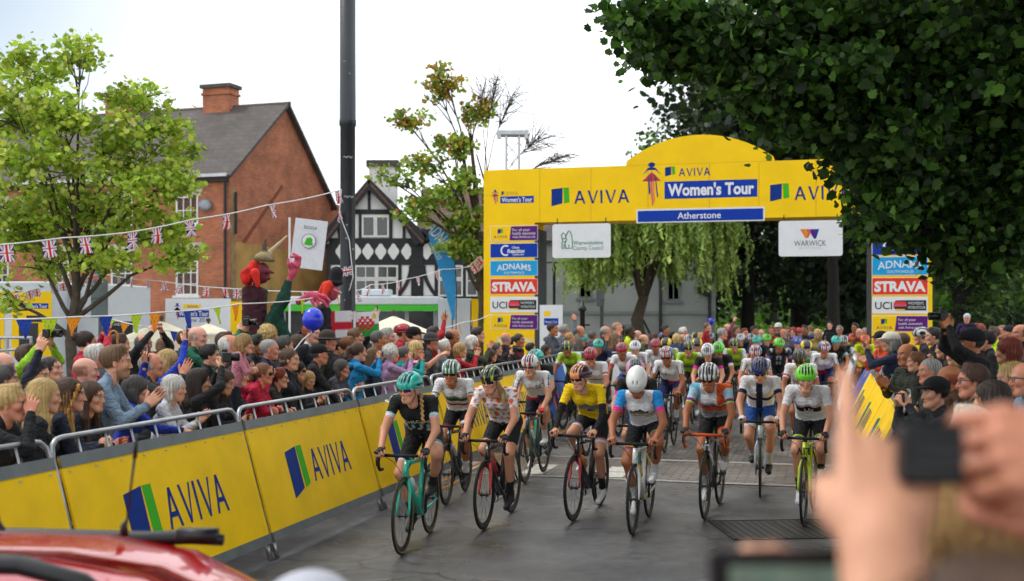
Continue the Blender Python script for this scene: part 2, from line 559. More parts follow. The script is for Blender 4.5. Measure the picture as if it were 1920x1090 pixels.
def head_lib(sex, h, var=0):
 """head facing +x, z up, origin between the ears; region weights per vertex"""
 key = (sex, h, var)
 if key in HEADS: return HEADS[key]
 n_, e_ = ((0, 0), (.005, .006), (-.005, -.004))[var]          # nose and chin differ from face to face
 j = {'m': 1.0, 'f': .9, 'c': .82}[sex]; w = {'m': 1.0, 'f': .95, 'c': .96}[sex] * (1, .94, 1.05)[var]
 pr = [ell((-.018, 0, .035), (.1, .078 * w, .088), .02, 'sk'),
   ell((.03, 0, .02), (.058, .066 * w, .075), .03, 'sk'),
   ell((.028, 0, -.045), (.06, .052 * w * (.5 + .5 * j), .072), .03, 'sk'),
   cap((.062 + n_, -.018 * j, -.096 - e_), (.062 + n_, .018 * j, -.096 - e_), .021 * (.6 + .4 * j), None, .03, 'sk'),
   cap((.0, .05 * w * j, -.05), (.055, .02, -.1), .018, .014, .03, 'sk'),
   cap((.0, -.05 * w * j, -.05), (.055, -.02, -.1), .018, .014, .03, 'sk'),
   cap((.082, -.034, .026), (.082, .034, .026), .0115 * (.7 + .3 * j), None, .016, 'sk'),
   ell((.06, .042, -.02), (.024, .02, .022), .02, 'sk'), ell((.06, -.042, -.02), (.024, .02, .022), .02, 'sk'),
   ell((.1, .031, .004), (.019, .017, .0105), .012, '', sub=True), ell((.1, -.031, .004), (.019, .017, .0105), .012, '', sub=True),
   ell((.0755, .031, .003), (.0135, .0135, .0125), .002, 'eye'), ell((.0755, -.031, .003), (.0135, .0135, .0125), .002, 'eye'),
   cap((.086, 0, .012), (.103 + .003 * j + n_, 0, -.032 - n_), .007, .0098, .01, 'sk'),
   ell((.094, .011, -.036), (.01, .0075, .0075), .006, 'sk'), ell((.094, -.011, -.036), (.01, .0075, .0075), .006, 'sk'),
   ell((.0845, 0, -.0615), (.012, .021, .0056), .004, 'lip'), ell((.083, 0, -.0722), (.012, .0175, .0062), .003, 'lip'),
   ell((-.006, .079 * w, -.006), (.018, .008, .031), .006, 'sk', R=rot_y(-.25)), ell((-.006, -.079 * w, -.006), (.018, .008, .031), .006, 'sk', R=rot_y(-.25)),
   cap((-.022, 0, -.05), (-.04, 0, -.135), .052 * (.55 + .45 * j), .05 * (.6 + .4 * j), .03, 'sk')]
 V, Q = surface(pr, h)
 who, _ = owners(pr, V)
 tags = np.array([p['tag'] for p in pr])[who]
 x, y, z = V.T
 ay = np.abs(y)
 W = dict(eye=(tags == 'eye') * 1.0, lip=(tags == 'lip') * 1.0)
 W['iris'] = W['eye'] * (((ay - .031) ** 2 + (z - .003) ** 2) < .0058 ** 2) * (x > .08)
 W['lid'] = ((x > .07) & (np.abs(ay - .031) < .02) & (np.abs(z - .0145) < .0028)).astype(float)
 bz = .031 - (ay - .03) ** 2 * 9
 W['brow'] = ((x > .055) & (ay > .012) & (ay < .054) & (np.abs(z - bz) < .0055)).astype(float)
 W['cheek'] = np.exp(-(((x - .07) / .03) ** 2 + ((ay - .043) / .02) ** 2 + ((z + .028) / .02) ** 2)) + .8 * np.exp(-(((x - .11) / .02) ** 2 + (y / .015) ** 2 + ((z + .035) / .015) ** 2)) + .6 * (ay > .078)
 W['beard'] = np.clip((-.035 - z) / .02, 0, 1) * (x > .0) * (z > -.135) * (1 - W['lip']) + ((z > -.056) & (z < -.043) & (ay < .03) & (x > .08)) * .8
 W['scalp'] = np.clip((z - .052 - .5 * (x - .05).clip(0)) / .012, 0, 1) * 1.0
 back = np.clip((.0 - x) / .02, 0, 1) * np.clip((z + .045) / .015, 0, 1)
 W['scalp'] = np.maximum(W['scalp'], back); W['scalp'] *= (ay < .084)
 W['ring'] = np.clip((.02 - x) / .02, 0, 1) * np.clip((z + .05) / .015, 0, 1) * np.clip((.062 - z + .0 * x) / .02, 0, 1)
 HEADS[key] = (V, Q, W)
 return HEADS[key]


SKIN = {'pale': '#e8b79c', 'fair': '#dba283', 'ruddy': '#d18d70', 'tan': '#b9774f', 'olive': '#a86a45', 'dark': '#5d3824', 'pink': '#e0a590'}
SKINL = {k: np.array(hexc(v)) ** 1.06 * .92 for k, v in SKIN.items()}


def head_paint(W, skin, hair=None, buzz=0.0, ring=0.0, beard=0.0, lips=1.0):
 n = len(W['eye']); sk = SKINL[skin]; c = np.tile(sk, (n, 1))
 red = sk * np.array([1.02, .66, .6])
 def put(w, col):
  nonlocal c
  w = np.clip(w, 0, 1)[:, None]; c = c * (1 - w) + np.array(col) * w
 put(W['cheek'] * .55, red); put(W['lip'] * .6 * lips, sk * np.array([.85, .5, .46]))
 hc = np.array(hexc(hair or '#4a3524'))
 put(W['brow'] * .8, hc * .6 + sk * .1)
 if beard: put(W['beard'] * beard, hc * .8 + sk * .1)
 if buzz: put(W['scalp'] * buzz, hc * .85 + sk * .12)
 if ring: put(W['ring'] * ring, hc * .9 + sk * .1)
 put(W['eye'], (.36, .34, .31)); put(W['iris'], (.03, .025, .02)); put(W['lid'] * .7, sk * .28)
 return np.concatenate([c, np.full((n, 1), .8)], 1)


# ------------------------------------------------------------------ hands: palm, four fingers, thumb
HANDS = {}
CURLS = {'flat': [(8, 8, 5)] * 4, 'relax': [(22, 28, 18), (28, 34, 22), (34, 38, 24), (38, 42, 26)],
   'grip': [(62, 72, 45), (66, 76, 48), (70, 78, 50), (74, 80, 50)],
   'point': [(4, 6, 4), (72, 88, 55), (76, 90, 58), (80, 90, 60)],
   'hold': [(38, 46, 26), (44, 52, 30), (48, 56, 32), (52, 60, 36)],
   'fist': [(78, 92, 55)] * 4}
THUMB = {'flat': ((.058, .058, -.006), (.088, .07, -.008)), 'relax': ((.056, .05, -.022), (.084, .054, -.036)),
   'grip': ((.058, .046, -.03), (.086, .03, -.052)), 'point': ((.058, .044, -.026), (.088, .018, -.046)),
   'hold': ((.06, .046, -.03), (.09, .044, -.056)), 'fist': ((.058, .044, -.03), (.088, .012, -.05))}


def hand_prims(pose, fat=1.0):
 """right hand: wrist at 0, fingers along +x, thumb side +y, palm faces -z"""
 ys = [.033, .0115, -.0105, -.031]; kx = [.088, .093, .089, .081]; ln = [.95, 1.06, 1.0, .8]
 pr = [cap((-.05, 0, 0), (.012, 0, 0), .0265 * fat, .027 * fat, .012, 'w'),
   ell((.05, .0, -.004), (.048, .041 * fat, .0165 * fat), .014, 'p')]
 for i in range(4):
  pr.append(cap((.02, ys[i] * .6, 0), (kx[i], ys[i], 0), .0135 * fat, .0115 * fat, .01, 'p'))
  a = np.array((kx[i], ys[i], 0.0)); ang = 0; seg = [.042, .026, .022]; r = [.0098, .0088, .0078, .0068]
  spread = (1.5 - i) * .045
  for q in range(3):
   ang += math.radians(CURLS[pose][i][q])
   d = np.array((math.cos(ang) * math.cos(spread), math.cos(ang) * math.sin(spread), -math.sin(ang))) * seg[q] * ln[i]
   pr.append(cap(a, a + d, r[q] * fat, r[q + 1] * fat, .0035, 'f%d' % i)); a = a + d
  pr.append(ell(a + np.array((math.sin(ang) * .004, 0, math.cos(ang) * .0045)), (.005, .0045, .0035), .001, 'nail'))
 t1, t2 = THUMB[pose]
 pr += [cap((.012, .02, -.006), (.03, .036, -.012), .0165 * fat, .015 * fat, .012, 'p'),
   cap((.03, .036, -.012), t1, .0135 * fat, .0115 * fat, .006, 't'), cap(t1, t2, .011 * fat, .0085 * fat, .003, 't'),
   ell(np.array(t2) + np.array((0, .004, .003)), (.006, .004, .004), .001, 'nail')]
 return pr


def hand_lib(pose, h, fat=1.0):
 key = (pose, h, fat)
 if key not in HANDS:
  pr = hand_prims(pose, fat); V, Q = surface(pr, h); who, _ = owners(pr, V)
  tg = np.array([p['tag'] for p in pr])[who]
  HANDS[key] = (V, Q, tg)
 return HANDS[key]


def hand_matrix(wrist, fwd, back):
 """axes so that +x = fwd, +z = back of the hand"""
 x = np.array(fwd, float); x /= np.linalg.norm(x); z = np.array(back, float); z -= x * (z @ x); z /= np.linalg.norm(z) + 1e-9
 return np.stack([x, np.cross(z, x), z], 1), np.array(wrist, float)


def place_hand(side, pose, h, wrist, fwd, back, scale=1.0, fat=1.0):
 V, Q, tg = hand_lib(pose, h, fat)
 R, o = hand_matrix(wrist, fwd, back)
 V = V * scale
 if side == 'L':
  V = V * np.array([1, -1, 1]); Q = Q[:, ::-1]
 return V @ R.T + o, Q, tg


# ------------------------------------------------------------------ hair, hats, helmets (own pieces, head frame)
HAIR = {}


def strands(V, amp, seed, freq=34, wave=0.0, axis='z'):
 r = np.random.default_rng(seed)
 c = V - np.array((-.02, 0, .03)); th = np.arctan2(c[:, 1], -c[:, 0]); z = V[:, 2]
 s = np.zeros(len(V))
 for i in range(5):
  fq = freq * r.uniform(.5, 1.6)
  s += np.sin(th * fq + wave * np.sin(z * r.uniform(20, 60) + r.uniform(0, 6)) + r.uniform(0, 6) + z * r.uniform(-25, 25))
 return s / 5 * amp


def wisps(V, Q, style, seed):
 """loose tapered locks lying on the hair, so that its outline breaks up"""
 r = np.random.default_rng(seed + 3); nn = vnormals(V, Q); n = dict(long=1500, longside=1500, bob=1000, curly=1100).get(style, 750); i = r.integers(0, len(V), n)
 p = V[i] + nn[i] * .001; m = nn[i]; L = r.uniform(.03, .075, n) * dict(long=1.7, longside=1.7, bob=1.3, curly=.45, receding=.5).get(style, .8)
 d = np.stack([-.35 - .3 * (p[:, 2] > .09), np.sign(p[:, 1]) * .25, -1 + .9 * (p[:, 2] > .1)], 1) + r.normal(size=(n, 3)) * (1.2 if style == 'curly' else .22)
 d -= m * (d * m).sum(1)[:, None]; d /= np.linalg.norm(d, axis=1)[:, None] + 1e-9; w = np.cross(d, m) * (.0016 if style != 'curly' else .0022); lift = r.uniform(.0, .16, n)
 if style == 'curly': lift += .3
 rows = []
 for k in range(5):
  f = k / 4; s = (L * f)[:, None]; q = p + d * s + m * (lift[:, None] * s + .004 * math.sin(f * 3.1)) - m * (s * s * 5.0) * (style != 'curly'); t = (1 - .8 * f) * (1 if k else .6); rows += [q - w * t, q + w * t]
 A = np.stack(rows, 1).reshape(-1, 3); b = np.arange(n)[:, None] * 10 + len(V); F_ = np.concatenate([np.concatenate([b + 2 * k, b + 2 * k + 1, b + 2 * k + 3, b + 2 * k + 2], 1) for k in range(4)])
 return np.concatenate([V, A]), np.concatenate([Q, F_])


def hair_lib(style, h, seed=0):
 key = (style, h, seed % 3)
 if key in HAIR: return HAIR[key]
 sk = lambda x, z, r: ell((.125, 0, -.045), (.085, .074, .092), .01, '', sub=True)
 crown = ell((-.024, 0, .045), (.108, .089, .096), .02, 'h')
 face = ell((.13, 0, -.03), (.085, .066, .105), .012, '', sub=True)
 nape = ell((.0, 0, -.16), (.3, .3, .1), .012, '', sub=True)
 amp, fq, wv = .004, 34, .6
 if style == 'short':
  pr = [crown, cap((.03, -.03, .115), (.03, .03, .12), .024, None, .03, 'h'), face, nape,
    ell((.02, .09, -.045), (.05, .05, .05), .01, '', sub=True), ell((.02, -.09, -.045), (.05, .05, .05), .01, '', sub=True)]
 elif style == 'crop':
  pr = [ell((-.022, 0, .04), (.105, .0835, .092), .02, 'h'), face, ell((.0, 0, -.15), (.3, .3, .1), .012, '', sub=True),
    ell((.03, .09, -.04), (.05, .04, .06), .01, '', sub=True), ell((.03, -.09, -.04), (.05, .04, .06), .01, '', sub=True)]
  amp = .0015
 elif style == 'receding':
  pr = [ell((-.03, 0, .028), (.1, .0855, .085), .02, 'h'), ell((.1, 0, .06), (.12, .2, .12), .015, '', sub=True), ell((.03, 0, .14), (.1, .055, .06), .015, '', sub=True), nape]
  amp = .002
 elif style == 'bob':
  pr = [ell((-.024, 0, .045), (.115, .096, .102), .03, 'h'), cap((-.05, .066, -.01), (-.03, .07, -.085), .044, .034, .03, 'h'), cap((-.05, -.066, -.01), (-.03, -.07, -.085), .044, .034, .03, 'h'),
    cap((-.085, 0, .0), (-.075, 0, -.09), .06, .045, .03, 'h'), face]
  amp = .005
 elif style == 'curly':
  r = np.random.default_rng(3 + seed % 3); pr = [ell((-.028, 0, .045), (.112, .096, .1), .02, 'h')]
  for i in range(70):
   v = r.normal(size=3); v /= np.linalg.norm(v)
   if v[0] > .55 and v[2] < .5: continue
   pr.append(ell(np.array((-.028, 0, .04)) + v * np.array((.105, .092, .098)), [r.uniform(.016, .027)] * 3, .008, 'h'))
  pr += [face, nape]; amp = .002
 elif style in ('long', 'longside'):
  pr = [ell((-.024, 0, .045), (.112, .092, .1), .03, 'h')]
  for s in (-1, 1):
   pr += [cap((-.02, .074 * s, .0), (-.02, .095 * s, -.16), .034, .036, .03, 'h'), cap((-.02, .095 * s, -.16), (.015, .1 * s, -.36), .036, .022, .03, 'h'),
     cap((-.08, .045 * s, .0), (-.1, .06 * s, -.2), .05, .05, .03, 'h'), cap((-.1, .06 * s, -.2), (-.11, .055 * s, -.4), .05, .03, .03, 'h')]
  pr += [face]; amp = .006
 elif style == 'ponytail':
  pr = [ell((-.024, 0, .042), (.106, .086, .094), .02, 'h'), ell((-.135, 0, .05), (.034, .03, .03), .02, 'h'), cap((-.14, 0, .045), (-.175, 0, -.06), .028, .036, .02, 'h'),
    cap((-.175, 0, -.06), (-.15, .0, -.2), .036, .014, .02, 'h'), face, nape]
  amp = .003
 elif style == 'bun':
  pr = [ell((-.024, 0, .042), (.107, .087, .095), .02, 'h'), ell((-.125, 0, .075), (.045, .05, .045), .012, 'h'), face, nape]
 elif style == 'updo':
  pr = [ell((-.024, 0, .042), (.108, .089, .096), .02, 'h'), face, nape]
  for i in range(9):
   a = i / 8 * 2.6 - 1.3
   pr.append(ell((-.1 * math.cos(a) - .015, .088 * math.sin(a), -.005 + .02 * math.cos(3 * a)), (.03, .026, .026), .006, 'h'))
  for i in range(5): pr.append(ell((-.12 + .012 * i, .0, .02 + .026 * i), (.026, .03, .022), .006, 'h'))
 elif style == 'plait':            # plait that hangs behind / beside the neck below a helmet
  pr = []
  for i in range(13):
   s = 1 if i % 2 else -1
   pr.append(ell((-.07 + .004 * i, .075 + .006 * s + .003 * i, -.05 - .021 * i), (.018 - .0006 * i, .015, .017), .006, 'h', R=rot_x(.5 * s)))
  amp = .001
 elif style == 'tail':             # hair gathered at the neck below a helmet
  pr = [cap((-.085, .01, -.03), (-.12, .05, -.12), .03, .03, .02, 'h'), cap((-.12, .05, -.12), (-.09, .09, -.24), .03, .01, .02, 'h')]
  amp = .003
 V, Q = surface(pr, h)
 nn = vnormals(V, Q)
 V = V + nn * strands(V, amp, seed, fq, wv)[:, None]
 if h <= .0075 and style not in ('crop', 'curly'):
  V = V + nn * strands(V, amp * .35, seed + 5, 90, .8)[:, None]
 if h <= .0085 and style not in ('plait', 'crop'):
  V, Q = wisps(V, Q, style, seed)
 HAIR[key] = (V, Q)
 return HAIR[key]


def hair_color(V, hexv, hex2=None, seed=0):
 r = np.random.default_rng(seed); c = np.tile(np.array(hexc(hexv)), (len(V), 1))
 th = np.arctan2(V[:, 1], -V[:, 0] + .0001)
 s = np.zeros(len(V))
 for i in range(6): s += np.sin(th * r.uniform(14, 75) + V[:, 2] * r.uniform(-30, 30) + r.uniform(0, 6))
 c = c * (1 + .16 * s)[:, None].clip(.45, 1.7)
 if len(V) > 60: k = r.uniform(.7, 1.35, len(V) // 10 + 1); c[-len(V) // 2:] *= np.repeat(k, 10)[-len(c[-len(V) // 2:]):][:, None]
 if hex2:
  w = np.clip((-.02 - V[:, 2]) / .16 + .2 * s, 0, 1)[:, None]; c = c * (1 - w) + np.array(hexc(hex2)) * (1 + .12 * s)[:, None].clip(.5, 1.6) * w
 return np.concatenate([c.clip(0, 1), np.ones((len(V), 1))], 1)


HELM = {}


def helmet_lib(kind, h):
 key = (kind, h)
 if key in HELM: return HELM[key]
 if kind == 'road':
  pr = [ell((-.02, 0, .055), (.142, .106, .106), .02, 's')]
  pr.append(ell((0, 0, -.115), (.4, .4, .13), .012, '', sub=True))                  # rim
  pr.append(ell((.19, 0, -.04), (.1, .15, .075), .012, '', sub=True))               # brow line rises at the front
  for y0, x0, x1, rr in ((0, .13, -.05, .0135), (.033, .128, -.02, .0135), (-.033, .128, -.02, .0135), (.066, .1, 0, .012), (-.066, .1, 0, .012)):
   pts = []
   for i in range(7):
    x = x0 + (x1 - x0) * i / 6; yy = y0 * (1 - .15 * i / 6)
    q = 1 - ((x + .02) / .142) ** 2 - (yy / .106) ** 2
    pts.append((x, yy, .055 + .106 * math.sqrt(max(q, 0.0)) + .004))
   for i in range(6):
    if i == 3: continue
    pr.append(cap(pts[i], pts[i + 1], rr * (.75 + .25 * (i > 0)), rr, .003, '', sub=True))
  for y0 in (.0, .04, -.04, .075, -.075):                                           # rear vents
   pts = []
   for i in range(4):
    x = -.07 - .025 * i; q = 1 - ((x + .02) / .142) ** 2 - (y0 / .106) ** 2
    pts.append((x, y0, .055 + .106 * math.sqrt(max(q, 0.0)) + .004))
   for i in range(3): pr.append(cap(pts[i], pts[i + 1], .012, .013, .003, '', sub=True))
  for s in (1, -1):
   for x0 in (.07, .01, -.05):
    pr.append(cap((x0, .1 * s, .045), (x0 - .04, .104 * s, .04), .011, None, .003, '', sub=True))
 else:                                                                                 # smooth aero shell with a few slots
  pr = [ell((-.03, 0, .055), (.155, .102, .108), .02, 's'), ell((0, 0, -.115), (.4, .4, .13), .012, '', sub=True), ell((.2, 0, -.04), (.1, .15, .075), .012, '', sub=True)]
  for y0 in (.022, -.022):
   pr.append(cap((.1, y0, .112), (.075, y0, .132), .009, None, .003, '', sub=True))
   pr.append(cap((.118, y0 * 2.2, .055), (.112, y0 * 2.2, .07), .009, None, .003, '', sub=True))
  for y0 in (.03, -.03): pr.append(cap((-.12, y0, .125), (-.16, y0, .08), .01, None, .003, '', sub=True))
 V, Q = surface(pr, h)
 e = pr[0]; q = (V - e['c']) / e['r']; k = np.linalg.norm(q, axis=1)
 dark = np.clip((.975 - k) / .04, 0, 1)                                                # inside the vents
 HELM[key] = (V, Q, dark)
 return HELM[key]


def helmet_color(V, dark, kind, c1, c2, seed=0):
 x, y, z = V.T; A = np.array(hexc(c1)); B = np.array(hexc(c2)); K = np.array((.012, .012, .014))
 c = np.tile(A, (len(V), 1))
 def put(m, col):
  m = np.asarray(m, float)[:, None]; nonlocal c; c = c * (1 - m) + np.array(col) * m
 if kind == 'stripe': put(np.abs(np.abs(y) - .03) < .014, B)
 elif kind == 'stripes': put(np.sin(y * 150 + .5) > .2, B)
 elif kind == 'low': put(z < .05 + .25 * x, B)
 elif kind == 'back': put(x < .02, B)
 elif kind == 'flank': put(np.abs(y) > .055, B)
 elif kind == 'union':
  put(np.ones(len(V)), (.035, .05, .22)); d1 = np.abs(y * 1.0 - (x - .02) * .8); d2 = np.abs(y * 1.0 + (x - .02) * .8)
  put((np.minimum(d1, d2) < .036), (.75, .75, .75)); put((np.minimum(d1, d2) < .016), (.55, .02, .03)); put((np.abs(y) < .027), (.75, .75, .75)); put((np.abs(y) < .015), (.55, .02, .03))
 elif kind == 'dots':
  for cy in (.04, -.04): put(((y - cy) ** 2 + (z - .11) ** 2 + (x - .1) ** 2) < .025 ** 2, B)
 elif kind == 'flash': put((np.abs(y - .25 * (x + .02) - .035 * np.sign(y)) < .012) & (x > -.02), B)
 elif kind == 'top': put(z > .125, B)
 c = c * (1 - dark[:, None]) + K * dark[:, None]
 return np.concatenate([c, np.ones((len(V), 1))], 1)


# ------------------------------------------------------------------ materials of people
M_BODY = flag_mat('skin_and_cloth', rough=.9, rv=.38, bumpk=.12, bscale=120)
M_HAIR = flag_mat('hair', rough=.55, bumpk=.5, bscale=260)
M_HELM = flag_mat('helmet_shell', rough=.32, coat=.4, bscale=30)
M_LENS = mat('dark_lens', '#0b0b10', .08, coat=.6)
M_FELT = flag_mat('hat_cloth', rough=.95, bumpk=.2, bscale=150)
M_BLACK = mat('black_plastic', '#0e0f11', .4)
M_SCREEN = mat('black_glass', '#070809', .08, coat=.5)
M_SILVER = mat('silver_plastic', '#9a9ca0', .3, metal=.7)


def merge(parts):
 """join (V,Q,C) triples"""
 o = 0; Vs = []; Qs = []; Cs = []
 for V, Q, C in parts:
  Vs.append(V); Qs.append(Q + o); Cs.append(C); o += len(V)
 return np.concatenate(Vs), np.concatenate(Qs), np.concatenate(Cs)


def rgba(c, n, a=0.0):
 return np.tile(np.array(list(c) + [a]), (n, 1))
# ------------------------------------------------------------------ a person of the crowd
def lod(Y):
 if Y < 3: return dict(body=.012, head=.0045, hand=.0032)
 if Y < 10: return dict(body=.0125, head=.005, hand=.0042)
 if Y < 16: return dict(body=.016, head=.0065, hand=.006)
 return dict(body=.021, head=.009, hand=.0075)


# wrist relative to the shoulder (x forward, y outward, z up), finger direction, back of the hand (y outward), hand shape, elbow hint
ARM = {
 'down': ((.06, .05, -.5), (.15, 0, -1), (0, 1, 0), 'relax', (-.4, .5, -.2)),
 'clap': ((.31, -.125, -.14), (.55, -.2, .8), (-.15, 1, .1), 'flat', (-.1, .6, -1)),
 'claphigh': ((.33, -.12, .1), (.45, -.15, .9), (-.1, 1, .1), 'flat', (-.1, .6, -1)),
 'phone': ((.33, -.115, .1), (.55, -.3, .7), (.35, .75, .1), 'hold', (0, .7, -1)),
 'phoneup': ((.26, -.10, .34), (.3, -.25, .9), (.35, .8, .1), 'hold', (.2, .8, -.5)),
 'phonelow': ((.3, -.1, -.22), (.7, -.3, .5), (.3, .8, .2), 'hold', (-.2, .6, -1)),
 'up': ((.2, .03, .42), (.2, -.1, 1), (.2, .8, .1), 'hold', (.3, .8, -.3)),
 'wave': ((.2, .06, .36), (.15, 0, 1), (-1, .2, .1), 'flat', (.2, .9, -.3)),
 'rail': ((.3, .02, -.3), (1, 0, -.35), (.2, 0, 1), 'grip', (-.3, .8, -.5)),
 'cross': ((.24, -.22, -.24), (.15, -1, .05), (.8, .1, .4), 'relax', (0, .8, -.7)),
 'over': ((.3, .03, -.42), (.25, 0, -1), (.6, .6, .1), 'relax', (-.1, 1, .1)),
 'reach': ((.46, -.03, -.2), (1, -.1, -.25), (.1, .3, 1), 'flat', (-.1, .7, -.7)),
 'reachup': ((.45, -.02, .12), (1, -.1, .3), (0, .5, 1), 'hold', (0, .6, -.8)),
 'face': ((.24, -.1, .12), (.1, -.3, 1), (.2, .8, 0), 'relax', (.1, .6, -1)),
}
POSE = {'down': ('down', 'down'), 'clap': ('clap', 'clap'), 'claphigh': ('claphigh', 'claphigh'), 'phone': ('phone', 'phone'), 'phoneup': ('phoneup', 'phoneup'),
  'phonelow': ('phonelow', 'phonelow'), 'oneup': ('down', 'up'), 'oneupL': ('up', 'down'), 'rail': ('rail', 'rail'), 'cross': ('cross', 'cross'), 'over': ('rail', 'over'),
  'reach': ('reach', 'reach'), 'reachR': ('down', 'reachup'), 'wave': ('down', 'wave'), 'face': ('rail', 'face'), 'upreach': ('up', 'reach'), 'waveL': ('wave', 'down')}


def hat_piece(kind, hc, c2, h):
 if kind == 'cap':
  pr = [ell((-.02, 0, .06), (.116, .094, .088), .01, 'h'), ell((.085, 0, .055), (.085, .075, .012), .012, 'b', R=rot_y(.16)),
    ell((0, 0, -.075), (.3, .3, .1), .006, '', sub=True)]
 elif kind == 'hat':
  pr = [ell((-.02, 0, .075), (.108, .092, .085), .01, 'h'), ell((-.01, 0, .04), (.175, .155, .014), .02, 'b'), ell((-.01, 0, -.07), (.09, .075, .1), .004, '', sub=True)]
 elif kind == 'beanie':
  pr = [ell((-.02, 0, .05), (.115, .093, .1), .01, 'h'), ell((0, 0, -.07), (.3, .3, .1), .006, '', sub=True), ell((.12, 0, -.03), (.07, .1, .07), .006, '', sub=True)]
 V, Q = surface(pr, h); who, _ = owners(pr, V)
 tg = np.array([p['tag'] for p in pr])[who]
 c = np.where((tg == 'b')[:, None], np.array(hexc(c2)), np.array(hexc(hc)))
 return V, Q, np.concatenate([c, np.zeros((len(V), 1))], 1)


def glasses(parent, M, dark=True, frame='#101012', lens=None):
 m = MB(); fm = mat('spectacle_frame' if frame == '#101012' else 'eyewear_frame_' + frame[1:], frame, .3); lm = lens or M_LENS
 for s in (1, -1):
  if dark:
   pts = []
   for i in range(5):
    a = i / 4; pts.append((.104 - .03 * a * a, s * (.004 + .062 * a)))
   V = []
   for zt in (.018, -.016):
    for q in pts: V.append((q[0] + (.0 if zt > 0 else -.006), q[1], zt + .002))
   F4 = [(i, i + 1, i + 6, i + 5) for i in range(4)]
   m.add(V, F4, lm)
   m.tube([(q[0] + .001, q[1], .02) for q in pts], .0032, fm, 6)
  else:
   ring = [(.098 - .004 * abs(math.sin(t)), s * .032 + .021 * math.cos(t), .002 + .017 * math.sin(t)) for t in [i / 12 * 6.283 for i in range(12)]]
   m.tube(ring, .002, fm, 5, closed=True)
  m.tube([(.075 if dark else .09, s * .066 if dark else s * .054, .014), (.03, s * .083, .012), (-.01, s * .084, .008)], .0028, fm, 5)
 m.tube([(.104, .006, .008), (.106, 0, .01), (.104, -.006, .008)], .003, fm, 5)
 o = m.build('glasses'); o.parent = parent; o.matrix_basis = M
 return o


def person_mesh(prims, paint, h, hands, heads, seed, crease=.0085):
 V, Q = surface(prims, h)
 who, tt = owners(prims, V)
 tags = np.array([p['tag'] for p in prims])[who]
 col = paint(V, tags, who, tt)
 cl = col[:, 3] < .3
 if crease:
  nn = vnormals(V, Q); V = V + nn * (folds(V, seed) * crease * cl)[:, None]
 return merge([(V, Q, col)] + hands + heads)


def head_frame(center, yaw=0, pitch=0, roll=0, size=1.0):
 R = rot_z(yaw) @ rot_y(-pitch) @ rot_x(roll)
 M = np.eye(4); M[:3, :3] = R * size; M[:3, 3] = center
 return M


def mat4(M):
 return Matrix([list(map(float, r)) for r in M])


def xf(V, M):
 return V @ M[:3, :3].T + M[:3, 3]


CROWD = []


